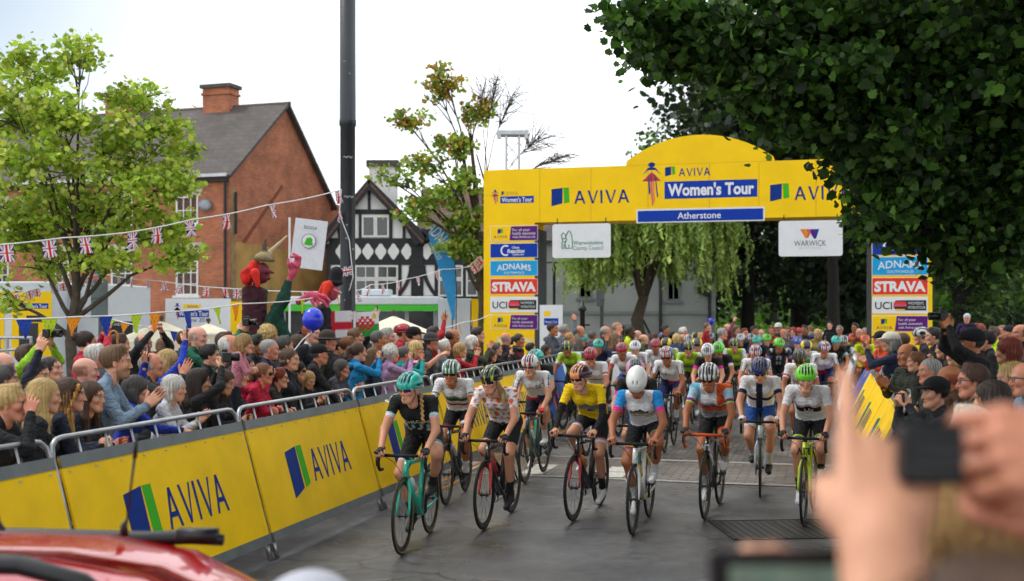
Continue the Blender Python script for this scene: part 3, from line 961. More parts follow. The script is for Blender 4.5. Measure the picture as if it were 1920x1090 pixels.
def crowd_person(hx, hy, Y, facing, sex, hair, skin, top, pose, label, group, legs='#1c2230', yaw=0.0, pitch=0.0, lean=0.0,
     short=False, stripes=None, hat=None, specs=None, beard=0.0, hood=False, fat=1.0, hair2=None, wear=None, collar=None, raise_=None, fixed=None, roll=0.0, legless=False, cuff=None):
 seed = int(hx * 7 + hy * 13) % 9973
 L_ = lod(Y); hw = P(hx, hy, Y)
 s_ = {'m': 1.0, 'f': .96, 'c': .74}[sex] if fixed is None else fixed
 hs = 1.0 if sex != 'c' else 1.2
 # joints, body frame
 up = rot_y(lean)
 def U(p): p = np.array(p, float); q = p - np.array((0, 0, .95)); return up @ q + np.array((0, 0, .95))
 wsh = {'m': .185, 'f': .162, 'c': .165}[sex]
 hc0 = U((.035, 0, 1.625))
 z_loc = hc0[2]
 if fixed is None and raise_ is None:
  s_ = min(max(hw.z / z_loc, .80 if sex != 'c' else .5), 1.12)
 base_z = hw.z - z_loc * s_
 if raise_ is None and fixed is None: base_z = min(base_z, 0.12) if base_z > 0 else base_z
 g = fat * (1.06 if sex == 'm' else 1.0)
 pel, che = U((0, 0, .97)), U((.0, 0, 1.3))
 sh = {s: U((-.01, wsh * sg, 1.43)) for s, sg in (('L', 1), ('R', -1))}
 pr = []
 for sg in (1, -1):
  pr += [cap(U((0, .07 * sg, .96)), U((.01, .055 * sg, 1.13)), .1 * g, .088 * g, .05, 'torso'), cap(U((.01, .055 * sg, 1.13)), U((.0, .08 * sg, 1.31)), .088 * g, .1 * g, .05, 'torso'),
    cap(U((-.01, .03 * sg, 1.47)), sh['L' if sg > 0 else 'R'], .05, .054, .045, 'torso')]
  if sex == 'f': pr.append(ell(U((.085, .065 * sg, 1.275)), (.058, .062, .062), .04, 'torso'))
 if fat > 1.1: pr.append(ell(U((.06, 0, 1.1)), (.13, .15, .15), .06, 'torso'))
 pr.append(cap(U((-.02, 0, 1.4)), U((-.006, 0, 1.5)), .066, .057, .03, 'torso'))
 pr.append(cap(U((.0, 0, 1.47)), U((.02, 0, 1.57)), .047 if sex == 'm' else .04, None, .012, 'neck'))
 if hood: pr += [cap(U((-.1, -.06, 1.43)), U((-.1, .06, 1.43)), .042, None, .03, 'torso'), cap(U((-.05, -.1, 1.46)), U((-.1, -.05, 1.43)), .03, None, .03, 'torso'), cap(U((-.05, .1, 1.46)), U((-.1, .05, 1.43)), .03, None, .03, 'torso')]
 if not legless:
  for sg in (1, -1):
   pr += [cap((0, .085 * sg, .92), (.015, .1 * sg, .5), .092 * g, .062, .03, 'leg'), cap((.015, .1 * sg, .5), (-.02, .105 * sg, .1), .06, .048, .03, 'leg'), cap((-.04, .11 * sg, .045), (.13, .125 * sg, .035), .045, .036, .02, 'foot')]
 ang = math.atan2(-math.cos(math.radians(facing)), math.sin(math.radians(facing)))
 Rz = rot_z(ang); off = Rz @ (hc0 * s_)
 base = np.array((hw.x - off[0], hw.y - off[1], base_z))
 hands = []; info = {}
 ap = POSE[pose] if isinstance(pose, str) else pose
 hcm = head_frame(hc0, yaw, pitch, roll, hs)
 for side, sg, nm in (('L', 1, ap[0]), ('R', -1, ap[1])):
  off, fw, bk, shape, hint = ARM[nm] if isinstance(nm, str) else nm
  f = lambda v: np.array((v[0], v[1] * sg, v[2]), float)
  if len(off) == 4: w0 = Rz.T @ (np.array(off[:3]) - base) / s_
  else: w0 = sh[side] + f(off) * (1.0 if sex != 'c' else .95)
  el, w = ik(sh[side], w0, .285, .255, f(hint))
  thick = 1.0 if (short or sex == 'c') else 1.14
  pr += [cap(sh[side], el, .05 * thick * g, .043 * thick, .025, 'armU'), cap(el, w, .043 * thick, .031 * (1.12 if not short else 1), .02, 'armF')]
  fwv = f(fw); d = (w - el) / np.linalg.norm(w - el); fwv = fwv / np.linalg.norm(fwv) * .75 + d * .5
  hv, hq, ht = place_hand(side, shape, L_['hand'], w, fwv, f(bk), .96 if sex == 'f' else 1.03)
  cc = rgba(SKINL[skin], len(hv), .8); cc[ht == 'nail', :3] = SKINL[skin] * np.array([1.1, .95, .92])
  hands.append((hv, hq, cc)); info[side] = (w, fwv / np.linalg.norm(fwv))
 tc_, lc_ = np.array(hexc(top)), np.array(hexc(legs)); sk = SKINL[skin]
 st = [np.array(hexc(c)) for c in stripes[0]] if stripes else None

 def paint(V, tags, who, tt):
  c = rgba(tc_, len(V), .0)
  c[tags == 'leg', :3] = lc_; c[tags == 'foot', :3] = (.03, .028, .026)
  if st is not None:
   ax_ = {'z': V[:, 2], 'r': np.sqrt(V[:, 0] ** 2 + V[:, 1] ** 2)}['z']; k = (np.floor(ax_ / stripes[1]).astype(int) % len(st))
   mk = (tags == 'torso') | (tags == 'armU') | (tags == 'armF'); cs = np.array(st)[k]; c[mk, :3] = cs[mk]
  cl_ = (tags == 'torso') | (tags == 'armU') | (tags == 'armF')
  if st is None and not short:                        # zip, cuffs, now and then a bag strap
   q = (V - np.array((0, 0, .95))) @ up; f_ = (tags == 'torso') & (q[:, 0] > .03)
   if seed % 2: c[f_ & (np.abs(q[:, 1]) < .009), :3] = tc_ * .35 + .02
   c[(tags == 'armF') & (tt > .88), :3] = tc_ * .6; c[(tags == 'torso') & (q[:, 2] < .05), :3] = tc_ * .7
   if seed % 5 == 1: c[(tags == 'torso') & (np.abs(q[:, 1] * .9 + q[:, 2] - .36) < .022), :3] = (.03, .028, .03)
  if collar: c[(tags == 'torso') & (V[:, 2] > 1.46) & (np.hypot(V[:, 0] - .01, V[:, 1]) < .085), :3] = hexc(collar)
  nk = tags == 'neck'; c[nk, :3] = sk; c[nk, 3] = .8
  if cuff: m = (tags == 'armF') & (tt > cuff); c[m, :3] = sk; c[m, 3] = .8
  if short:
   m = ((tags == 'armU') & (tt > .55)) | (tags == 'armF'); c[m, :3] = sk; c[m, 3] = .8
  return c
 HV, HQ, HW = head_lib(sex, L_['head'], seed % 3)
 style, hcol = hair if hair else ('bald', '#8a8580')
 hp = head_paint(HW, skin, hcol, buzz={'crop': .95, 'short': .9, 'buzz': .75, 'bob': .9, 'long': .9, 'ponytail': .95, 'bun': .95, 'updo': .95, 'curly': .9, 'longside': .9}.get(style, 0), ring=.8 if style in ('bald', 'receding') else 0, beard=beard)
 V, Q, C = person_mesh(pr, paint, L_['body'], hands, [(xf(HV, hcm), HQ, hp)], seed)
 M = np.eye(4); M[:3, :3] = Rz * s_; M[:3, 3] = base
 body = add_obj('person', np_mesh('person', V, Q, [M_BODY], col=C), None, mat4(M))
 tag(body, label, 'person', group)
 Hm = mat4(hcm)
 if style not in ('bald', 'buzz') and not (hat in ('helmet',)):
  hv, hq = hair_lib(style, max(L_['head'], .006 if Y < 10 else .008), seed)
  if hat in ('cap', 'hat', 'beanie'):                                                # hair shows only under the hat
   keep = ~(hv[hq, 2] > .045).all(1); hq = hq[keep]
  ho = add_obj('hair', np_mesh('hair', hv, hq, [M_HAIR], col=hair_color(hv, hcol, hair2, seed))); ho.parent = body; ho.matrix_basis = Hm
 if hat in ('cap', 'hat', 'beanie'):
  v_, q_, c_ = hat_piece(hat, wear[0], wear[1], max(L_['head'], .006))
  o = add_obj(hat if hat != 'beanie' else 'beanie', np_mesh(hat, v_, q_, [M_FELT], col=c_)); o.parent = body; o.matrix_basis = Hm
 if hat == 'helmet': put_helmet(body, Hm, *wear, h=max(L_['head'], .006))
 if specs: glasses(body, Hm, specs == 'dark')
 CROWD.append(dict(o=body, M=M, info=info, hc=hc0, face=ang, s=s_, Y=Y, label=label))
 return CROWD[-1]


def put_helmet(body, Hm, kind, pat, c1, c2, h=.006, label=None):
 v, q, d = helmet_lib(kind, h)
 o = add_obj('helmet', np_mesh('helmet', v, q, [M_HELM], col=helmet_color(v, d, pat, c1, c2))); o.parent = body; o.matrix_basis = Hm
 m = MB()
 for s in (1, -1):
  m.tube([(.045, s * .085, .03), (.02, s * .078, -.05), (.03, s * .045, -.1), (.045, 0, -.122)], .0035, M_BLACK, 5)
 st = m.build('strap'); st.parent = o
 if label: o['label'] = label
 return o


def gadget(cp, label, kind='phone', side=None, col='#0b0c0e', screen=True, off=(0, 0, 0), tilt=0.0, size=1.0, group=None, up=None):
 """phone, tablet or camera in the hands of a crowd person (its own thing)"""
 inf = cp['info']; w, f = ((inf['L'][0] + inf['R'][0]) / 2, (inf['L'][1] + inf['R'][1]) / 2) if side is None else inf[side]
 hand = w + f * (.1 if side else .085)
 if side is not None: hand = w + f * .105
 p = cp['M'][:3, :3] @ (hand + np.array(off, float)) + cp['M'][:3, 3]
 root = thing(kind, p, label, kind, group, rz=cp['face'] + tilt)
 s = size
 if kind in ('phone', 'tablet'):
  w_, h_ = (.072, .145) if kind == 'phone' else (.24, .17)
  if side is None and kind == 'phone': w_, h_ = h_, w_
  m = MB(); m.box((0, 0, 0), (.009 * s, w_ * s, h_ * s), mat('device_case_' + col[1:], col, .35)); b = m.build('case', bevel=.003); b.parent = root
  m = MB(); m.box((-.0056 * s, 0, 0), (.002 * s, w_ * .92 * s, h_ * .9 * s), M_SCREEN); b = m.build('screen'); b.parent = root
  m = MB(); m.lathe([(.005, 0), (.005, .002)], (0, 0, 0), M_SILVER, 8); b = m.build('lens'); b.parent = root
  b.rotation_euler = (0, math.radians(90), 0); b.location = (.0047 * s, w_ * .3 * s, h_ * .38 * s)
 else:
  m = MB(); m.box((0, 0, 0), (.06 * s, .135 * s, .09 * s), M_BLACK); m.box((0, 0, .055 * s), (.05 * s, .06 * s, .035 * s), M_BLACK); m.box((.012 * s, -.062 * s, 0), (.075 * s, .03 * s, .085 * s), M_BLACK)
  b = m.build('camera_body', bevel=.008); b.parent = root
  m = MB(); m.lathe([(.033 * s, 0), (.036 * s, .02 * s), (.036 * s, .05 * s), (.04 * s, .055 * s), (.04 * s, .1 * s), (.036 * s, .105 * s), (.03 * s, .1 * s), (.0, .085 * s)], (0, 0, 0), M_BLACK, 18)
  b = m.build('lens', smooth=True); b.parent = root; b.rotation_euler = (0, math.radians(90), 0); b.location = (.03 * s, .01 * s, 0)
 return root
# ------------------------------------------------------------------ bicycles (frame of the bike: rear wheel touches the ground at 0, x forward)
WB, WR = .985, .334
_wheel = {}


def child(o, parent, M=None):
 o.parent = parent
 if M is not None: o.matrix_basis = M
 return o


def wheel_meshes(detail, rimcol):
 key = (detail, rimcol)
 if key in _wheel: return _wheel[key]
 ring = lambda r, n: [(r * math.cos(2 * math.pi * i / n), 0, r * math.sin(2 * math.pi * i / n)) for i in range(n)]
 n = 48 if detail else 28
 out = {}
 m = MB(); m.tube(ring(WR - .0125, n), .0125, mat('tyre_rubber', '#141414', .7), 8, closed=True)
 if detail and rimcol == 'tan':
  for s in (1, -1): m.tube([(p[0], s * .0095, p[2]) for p in ring(WR - .021, n)], .0042, mat('tan_sidewall', '#a58a4e', .7), 5, closed=True)
 out['tyre'] = m
 m = MB(); rm = mat('carbon_rim', '#16171a', .35)
 for s in (1, -1):
  V = []; 
  for r_, w_ in ((WR - .024, .009), (WR - .05, .0115), (WR - .068, .004)):
   V += [(p[0], s * w_, p[2]) for p in ring(r_, n)]
  m.add(V, [((i * n + k), (i * n + (k + 1) % n), ((i + 1) * n + (k + 1) % n), ((i + 1) * n + k)) for i in range(2) for k in range(n)], rm)
 out['rim'] = m
 m = MB(); sm = mat('steel_spoke', '#5c5f63', .35, metal=.8)
 ns = 20 if detail else 10
 for k in range(ns):
  a = 2 * math.pi * k / ns; s = 1 if k % 2 else -1
  m.tube([(.016 * math.cos(a + .9 * s), s * .026, .016 * math.sin(a + .9 * s)), ((WR - .06) * math.cos(a), 0, (WR - .06) * math.sin(a))], .0013 if detail else .0018, sm, 4, caps=False)
 m.tube([(0, -.045, 0), (0, .045, 0)], .012, mat('hub_black', '#1b1c1e', .3), 10); m.tube([(0, -.03, 0), (0, -.022, 0)], .022, mat('hub_black', '#1b1c1e', .3), 12); m.tube([(0, .022, 0), (0, .03, 0)], .022, mat('hub_black', '#1b1c1e', .3), 12)
 out['spokes'] = m
 res = {}
 for k, mm in out.items():
  res[k] = np_mesh(k, np.array(mm.v), mm.f, mm.mats, k != 'spokes', mi=mm.m)
 _wheel[key] = res
 return res


def bicycle(root, col, col2, phi, detail=True, rim='black', bottle='#d8d8d8', steer=0.0, tape='#111214', forkcol=None):
 fm = mat('frame_paint_' + col[1:], col, .28, coat=.5, var=.05); f2 = mat('frame_paint_' + col2[1:], col2, .28, coat=.5, var=.05)
 ff = mat('frame_paint_' + (forkcol or col)[1:], forkcol or col, .28, coat=.5, var=.05)
 blk = M_BLACK; alu = mat('polished_metal', '#8d9094', .25, metal=.9); tp = mat('bar_tape_' + tape[1:], tape, .8)
 BB = (.412, 0, .268); ST = (.29, 0, .76); HT = (.845, 0, .80); HB = (.893, 0, .635); SEAT = (.235, 0, .94)
 m = MB()
 m.tube([HT, HB], [.026, .03], fm, 10)
 m.tube([(.885, 0, .66), BB], [.028, .031], fm, 10)
 m.tube([(.85, 0, .775), (.3, 0, .735)], [.021, .017], fm, 10)
 m.tube([BB, ST], [.025, .018], fm, 10)
 m.tube([(BB[0], -.035, BB[2]), (BB[0], .035, BB[2])], .026, f2, 12)
 for s in (1, -1):
  m.tube([(BB[0] - .02, s * .03, BB[2]), (.2, s * .05, .3), (0, s * .065, WR)], [.014, .012, .011], fm, 8)
  m.tube([(.3, s * .012, .7), (.15, s * .045, .53), (0, s * .064, WR)], [.01, .009, .009], f2, 8)
 m.tube([ST, (.268, 0, .83), SEAT], .0145, blk, 8)
 child(m.build('frame', smooth=True), root)
 # steering parts turn about the head tube
 m = MB()
 hub = (WB, 0, WR)
 m.tube([HB, (.9, 0, .615)], .027, ff, 10)
 for s in (1, -1): m.tube([(.899, s * .018, .63), (.918, s * .047, .56), (.965, s * .055, .4), (WB, s * .055, WR)], [.02, .016, .011, .009], ff, 8)
 m.box((.925, 0, .65), (.03, .05, .03), blk)
 child(m.build('fork', smooth=True), root)
 m = MB()
 m.tube([(.838, 0, .83), (.845, 0, .80)], .02, blk, 8); m.tube([(.838, 0, .835), (.93, 0, .85)], [.018, .017], blk, 8)
 m.tube([(.93, -.21, .85), (.935, 0, .85), (.93, .21, .85)], .0145, tp, 8)
 for s in (1, -1):
  y = .21 * s
  pts = [(.93, y * .9, .85), (.97, y, .852), (1.0, y, .838), (1.018, y, .80), (1.005, y, .755), (.965, y, .728), (.89, y, .722)]
  m.tube(pts, .0148, tp, 8)
  m.tube([(.985, y, .85), (1.03, y, .872), (1.055, y * .99, .895)], [.017, .018, .013], blk, 8)
  m.tube([(1.04, y, .87), (1.062, y * 1.02, .83), (1.05, y * 1.03, .77)], [.009, .008, .006], blk, 6)
  if detail: m.tube([(.965, y * .8, .845), (1.0, y * .35, .8), (.95, .02 * s, .70)], .0028, blk, 5)
 child(m.build('handlebar', smooth=True), root)
 m = MB()
 V = []; prof = [(-.14, .065, .0), (-.09, .07, .006), (-.02, .045, .004), (.06, .022, .002), (.13, .018, -.004)]
 for x, w, z in prof:
  for a in range(8):
   t = math.pi * 2 * a / 8; V.append((.235 + x, w * math.cos(t), .955 + z + .018 * math.sin(t)))
 m.add(V, [(i * 8 + k, i * 8 + (k + 1) % 8, (i + 1) * 8 + (k + 1) % 8, (i + 1) * 8 + k) for i in range(4) for k in range(8)] + [tuple(range(8))[::-1], tuple(range(32, 40))], blk)
 child(m.build('saddle', smooth=True), root)
 m = MB()
 m.tube([(BB[0], .0, BB[2]), (BB[0], -.048, BB[2])], [.03, .03], blk, 10)
 ring = [(BB[0] + .098 * math.cos(a / 28 * 6.2832), -.052, BB[2] + .098 * math.sin(a / 28 * 6.2832)) for a in range(28)]
 m.tube(ring, .0055, alu, 5, closed=True)
 for a in range(4): m.tube([(BB[0], -.05, BB[2]), (BB[0] + .09 * math.cos(a * 1.57 + phi), -.052, BB[2] + .09 * math.sin(a * 1.57 + phi))], .009, blk, 6)
 for s, ph in ((1, phi), (-1, phi + math.pi)):
  e = (BB[0] + .17 * math.cos(ph), s * .068, BB[2] + .17 * math.sin(ph))
  m.tube([(BB[0], s * .058, BB[2]), e], [.013, .01], blk, 6)
  m.box((e[0], s * .1, e[2]), (.085, .055, .014), blk)
 child(m.build('crankset', smooth=False), root)
 m = MB()
 m.tube([(BB[0], -.052, BB[2] + .098), (0, -.05, WR + .03)], .004, blk, 5); m.tube([(BB[0] - .02, -.052, BB[2] - .096), (.03, -.05, .19), (-.02, -.05, .23), (0, -.05, WR - .03)], .004, blk, 5)
 m.box((.015, -.055, .24), (.022, .02, .12), blk); m.tube([(0, -.052, WR), (0, -.03, WR)], .042, alu, 14)
 child(m.build('chain'), root)
 if bottle:
  m = MB(); a = Vector((.80, 0, .59)); b = Vector((.655, 0, .47)); d = (b - a)
  o = Vector((-.035, 0, .045))
  m.tube([a + o, a + o + d * .18, a + o + d * .26, b + o], [.016, .03, .036, .036], mat('bottle_' + bottle[1:], bottle, .4), 12); m.tube([a + o - d * .12, a + o], [.009, .014], mat('bottle_cap', '#c03020', .4), 8)
  child(m.build('bottle', smooth=True), root)
 for nm, x in (('wheel', 0.0), ('wheel', WB)):
  wm = wheel_meshes(detail, rim)
  w = bpy.data.objects.new('wheel', wm['rim']); COL.objects.link(w); w.parent = root; w.location = (x, 0, WR); w.rotation_euler = (0, phi * 3.1 + x, 0)
  for part in ('tyre', 'spokes'):
   o = bpy.data.objects.new(part, wm[part]); COL.objects.link(o); o.parent = w


# ------------------------------------------------------------------ jerseys: colours as a function of the place on the body
def band(a, lo, hi): return ((a > lo) & (a < hi))


WHT, BLK = (.8, .8, .8), (.014, .014, .016)


def jersey(kind, V, y, v, front, rng_):
 n = len(V); c = np.tile(np.array(WHT), (n, 1))
 def put(m, col): c[m] = hexc(col) if isinstance(col, str) else col
 if kind == 'drops':
  put(np.ones(n, bool), BLK); put(band(v, .3, .42) & (np.sin(y * 90) > .35), '#8fd0d4'); put(band(v, .24, .3) & (np.sin(y * 70 + 2) > .3), '#d9a7b0')
 elif kind == 'iran':
  put(band(v, .46, .6), '#0d7a45'); put(band(v, .3, .37), '#b01f2e')
 elif kind == 'polka':
  q = V[:, 1:3] / .074; cell = np.floor(q + .5 * (np.floor(q[:, 1:2]) % 2)); f = q + .5 * (np.floor(q[:, 1:2]) % 2) - cell - .5
  put((f ** 2).sum(1) < .085 + .05 * np.sin(cell[:, 0] * 3.1 + cell[:, 1] * 1.7), '#e8662a')
 elif kind == 'sky':
  put((v < .3) & (y > 0), '#14235c'); put(v < .2, '#b01f2e')
 elif kind == 'skyuk':
  put(v < .28, '#b01f2e'); put((v < .36) & (y < -.02), '#14235c')
 elif kind == 'yellow':
  put(np.ones(n, bool), '#f5cf00'); put(band(v, .42, .62) & front & (np.abs(y) < .11), '#8f8f8c'); put(band(v, .36, .41) & front & (np.abs(y - .02) < .045), '#14357f')
 elif kind == 'wc':
  for i, cc in enumerate(('#1e8a3c', '#e8c81c', '#101114', '#b8202e', '#1f4fa8')): put(band(v, .45 + .042 * i, .475 + .042 * i), cc)
  put(band(v, .72, .78) & (np.abs(y) < .09), '#15171c'); put(np.abs(y) > .135, '#1f8fd8')
 elif kind == 'rabo':
  put(band(v, .36, .52), '#e2591a'); put(v < .36, '#9a9a9a'); put(v < .14, BLK); put((v > .62) & (y > .06), '#e2591a'); put((v > .6) & (y < -.11), '#6fb4d4')
 elif kind == 'fin':
  put(np.abs(y + .01) < .036, '#14183a'); put(band(v, .36, .47), '#14183a')
 elif kind == 'liv':
  put(band(v, .42, .64) & front & (np.abs(y) < .125), '#121316'); put(band(v, .74, .77), '#c77fb0')
 elif kind == 'lime':
  put(np.ones(n, bool), '#a5cf1e'); put(band(v, .4, .54), '#6d7078'); put(np.abs(y) > .15, '#c8ccd0')
 elif kind == 'cervelo':
  put(band(v, .3, .5) & (np.abs(y) < .14), '#d7d7d7'); put(band(v, .42, .46), '#15171c'); put(v < .18, '#15171c')
 elif kind == 'bars':
  put(np.ones(n, bool), BLK); put(band(np.abs(y), .018, .05) & (band(v, .3, .5) | band(v, .6, .85)), '#b9bcc4'); put(band(np.abs(y), .13, .17) & (v > .75), '#b9bcc4')
 elif kind == 'black':
  put(np.ones(n, bool), BLK); put(band(v, .5, .58) & front, '#5b5f6a')
 elif kind == 'blackpink':
  put(np.ones(n, bool), BLK); put(band(v, .45, .55) & front, '#3a3d46'); put(band(v, .1, .3) & (np.sin(y * 60) > .6), '#d12a86')
 elif kind == 'green':
  put(np.ones(n, bool), '#3fae2a'); put(band(v, .45, .65) & front & (np.abs(y) < .11), '#1d2422'); put(v > .85, '#c9d3d0')
 elif kind == 'ukwhite':
  put((v < .42) & (y > .02), '#14235c'); put((v < .34) & (y < .05), '#b01f2e')
 elif kind == 'fluo':
  put(np.ones(n, bool), '#c9d61a'); put(band(v, .1, .22), '#e8622a'); put(band(v, .6, .72) & (np.abs(y) < .1) & (np.sin(y * 130) > .2), '#26301c')
 elif kind == 'navywhite':
  put(np.ones(n, bool), '#1a2346'); put(band(v, .5, .7), WHT)
 return c


RIDERS = []


def rider(cx, cy, Y, kind, sleeve, cuffs, shorts, band_, socks, shoes, skin, helm, bike, label, blabel, mode='helmet', heading=15.0, phi=0.5, yaw=0.0, pitch=-.1, roll=0.0, specs='dark',
   arms=None, gloves=None, hair=None, texts=(), sex='f', scale=1.0, lean=0.0, foot=None, roll_b=0.0, lens=None, frame='#101012', steer=0.0, tape='#111214', knee=0.0):
 """cx,cy: pixel of the helmet, or (mode 'wheel') of the spot where the front tyre touches the road"""
 h_ = math.radians(heading); fx, fy = -math.sin(h_), -math.cos(h_); ang = math.atan2(fy, fx)
 L_ = dict(body=.0095, head=.005, hand=.0042) if Y < 14.2 else dict(body=.014, head=.007, hand=.006) if Y < 19 else dict(body=.02, head=.0095, hand=.0075)
 near = Y < 17.5
 Rz = rot_z(ang)
 hc0 = np.array((.765 - lean * .1, 0, 1.418 + lean)) ; sc = scale
 if mode == 'wheel':
  g = G(cx, cy); base = np.array((g.x - fx * WB, g.y - fy * WB, 0))
 else:
  hw = P(cx, cy, Y); o = Rz @ (hc0 + np.array((0, 0, .05)))
  base = np.array((hw.x - o[0], hw.y - o[1], 0)); sc = 1.0
 T = np.eye(4); T[:3, :3] = Rz; T[:3, 3] = base
 root = thing('bicycle', base, blabel, 'bicycle', "racing bicycles of the peloton", rz=ang)
 bicycle(root, phi=phi, detail=near, steer=steer, tape=tape, **bike)
 # joints in the bike frame
 BB = np.array((.412, 0, .268)); pel = np.array((.225, 0, 1.0)); che = np.array((.53 - lean * .2, 0, 1.235 + lean * .9)); nk = np.array((.635 - lean * .2, 0, 1.325 + lean * .9))
 pr = []; hands = []; arm_ax = {}
 for sg in (1, -1):
  pr += [cap(pel + (0, .07 * sg, -.01), pel + (.13, .058 * sg, .13 + lean * .3), .098, .086, .05, 'torso'), cap(pel + (.13, .058 * sg, .13 + lean * .3), che + (0, .068 * sg, -.01), .086, .09, .05, 'torso'),
    cap(nk + (-.03, .03 * sg, -.01), (nk[0] - .04, .168 * sg, nk[2] - .022), .05, .054, .045, 'torso')]
  if sex == 'f': pr.append(ell(che + (.05, .06 * sg, -.055), (.05, .055, .05), .04, 'torso'))
 pr += [cap(nk + (-.03, 0, -.03), nk + (.02, 0, .02), .056, .046, .03, 'torso'), cap(nk, (hc0[0] - .035, 0, hc0[2] - .06), .045, .043, .015, 'neck')]
 sl_t = .62
 for side, sg in (('L', 1), ('R', -1)):
  S = np.array((nk[0] - .04, .168 * sg, nk[2] - .022)); w = np.array((.955, .205 * sg, .905)); hand_tgt = w
  if arms and side in arms: w = np.array(arms[side], float) * (1, sg, 1)
  el, w = ik(S, w, .295, .265, (-.25, .55 * sg, -.7)); arm_ax[side] = (S, el - S)
  pr += [cap(S, el, .052, .039, .025, 'armU' + side), cap(el, w, .037, .026, .02, 'armF' + side)]
  hv, hq, ht = place_hand(side, 'grip' if not (arms and side in arms) else 'relax', L_['hand'], w, np.array((1, .04 * sg, -.12)), np.array((.1, .35 * sg, 1)), .95)
  gc = rgba(SKINL[skin] * np.array((.84, .78, .74)), len(hv), .8)
  if gloves:
   m = np.isin(ht, ('p', 'w')) | ((hv[:, 2] > w[2] - .03) & np.isin(ht, ('f0', 'f1', 'f2', 'f3')) & (np.linalg.norm(hv - w, axis=1) < .1)); gc[m, :3] = hexc(gloves); gc[m, 3] = 0
  hands.append((hv, hq, gc))
  ph = phi if sg > 0 else phi + math.pi
  ped = BB + (.17 * math.cos(ph), .098 * sg, .17 * math.sin(ph)); 
  if foot and side in foot: ped = np.array(foot[side], float) * (1, sg, 1)
  toe = .12 * math.sin(ph + .6)
  ank = ped + np.array((-.115, .0, .085 + .05 * max(0, -math.sin(ph))))
  hip = pel + (.0, .085 * sg, -.03)
  kn, ank = ik(hip, ank, .425, .435, (1, (.12 + knee) * sg, .25))
  pr += [cap(hip, kn, .092, .056, .03, 'thigh'), cap(kn, ank, .052, .034, .02, 'shin'), ell(kn * .62 + ank * .38 + np.array((-.03, 0, 0)), (.045, .042, .09), .03, 'shin'),
    cap(ank + (-.02, 0, -.055), ped + (.05, 0, .012), .037, .03, .02, 'foot'), cap(ank, ank + (-.01, 0, -.05), .034, .036, .02, 'foot')]
 hcm = head_frame(hc0, yaw, pitch, roll, 1.0)
 axis = (nk - pel) / np.linalg.norm(nk - pel); L0 = np.linalg.norm(nk - pel); dn = np.array((axis[2], 0, -axis[0]))
 sk = SKINL[skin] * np.array((.84, .78, .74))

 def paint(V, tags, who, tt):
  c = rgba(sk, len(V), .8)
  v = (V - pel) @ axis / L0; fr = ((V - pel) @ dn) > -.02
  m = tags == 'torso'; jc = jersey(kind, V, V[:, 1], v, fr, None); c[m, :3] = jc[m]; c[m, 3] = 0
  low = m & (v < .12); c[low, :3] = hexc(shorts)
  for s in ('L', 'R'):
   mu = tags == 'armU' + s; mf = tags == 'armF' + s
   a = mu & (tt < sl_t); c[a, 3] = 0
   c[a, :3] = hexc(sleeve)
   if kind == 'polka': c[a, :3] = jc[a]
   if kind in ('sky', 'skyuk', 'ukwhite'): rl = V - arm_ax[s][0] - tt[:, None] * arm_ax[s][1]; st = a & (np.abs(rl[:, 0]) < .034) & (rl[:, 2] > 0) & (np.sin(rl[:, 0] * 279) > .15); c[st, :3] = (.02, .022, .03)
   if cuffs:
    for i, cc in enumerate(cuffs):
     lo = sl_t - .17 + .17 / len(cuffs) * i; b = mu & (tt >= lo) & (tt < lo + .17 / len(cuffs)); c[b, :3] = hexc(cc); c[b, 3] = 0
   if arms and arms.get('warm'):
    b = (mu & (tt >= sl_t)) | mf; c[b, :3] = hexc(arms['warm']); c[b, 3] = 0
  m = tags == 'thigh'; a = m & (tt < .74); c[a, :3] = hexc(shorts); c[a, 3] = 0
  if band_:
   for i, cc in enumerate(band_):
    lo = .62 + .12 / len(band_) * i; b = m & (tt >= lo) & (tt < lo + .12 / len(band_)); c[b, :3] = hexc(cc)
  m = tags == 'shin'; b = m & (tt > .66); c[b, :3] = hexc(socks); c[b, 3] = 0
  m = tags == 'foot'; c[m, :3] = hexc(shoes); c[m, 3] = .5
  return c
 HV, HQ, HW = head_lib(sex, L_['head'], int(cx) % 3)
 hp = head_paint(HW, skin, (hair or ('', '#4a3320'))[1], buzz=.9)
 V, Q, C = person_mesh(pr, paint, L_['body'], hands, [(xf(HV, hcm), HQ, hp)], int(cx), crease=.0028)
 body = add_obj('person', np_mesh('person', V, Q, [M_BODY], col=C), None, mat4(T))
 tag(body, label, 'cyclist', "cyclists on the start line")
 Hm = mat4(hcm)
 hk = dict(kind=helm[0], pat=helm[1], c1=helm[2], c2=helm[3])
 put_helmet(body, Hm, hk['kind'], hk['pat'], hk['c1'], hk['c2'], .0055 if near else .009)
 if hair and hair[0]:
  hv, hq = hair_lib(hair[0], .007, int(cx)); ho = add_obj('hair', np_mesh('hair', hv, hq, [M_HAIR], col=hair_color(hv, hair[1], None, 3))); ho.parent = body; ho.matrix_basis = Hm
 if specs and near: glasses(body, Hm, True, frame, lens)
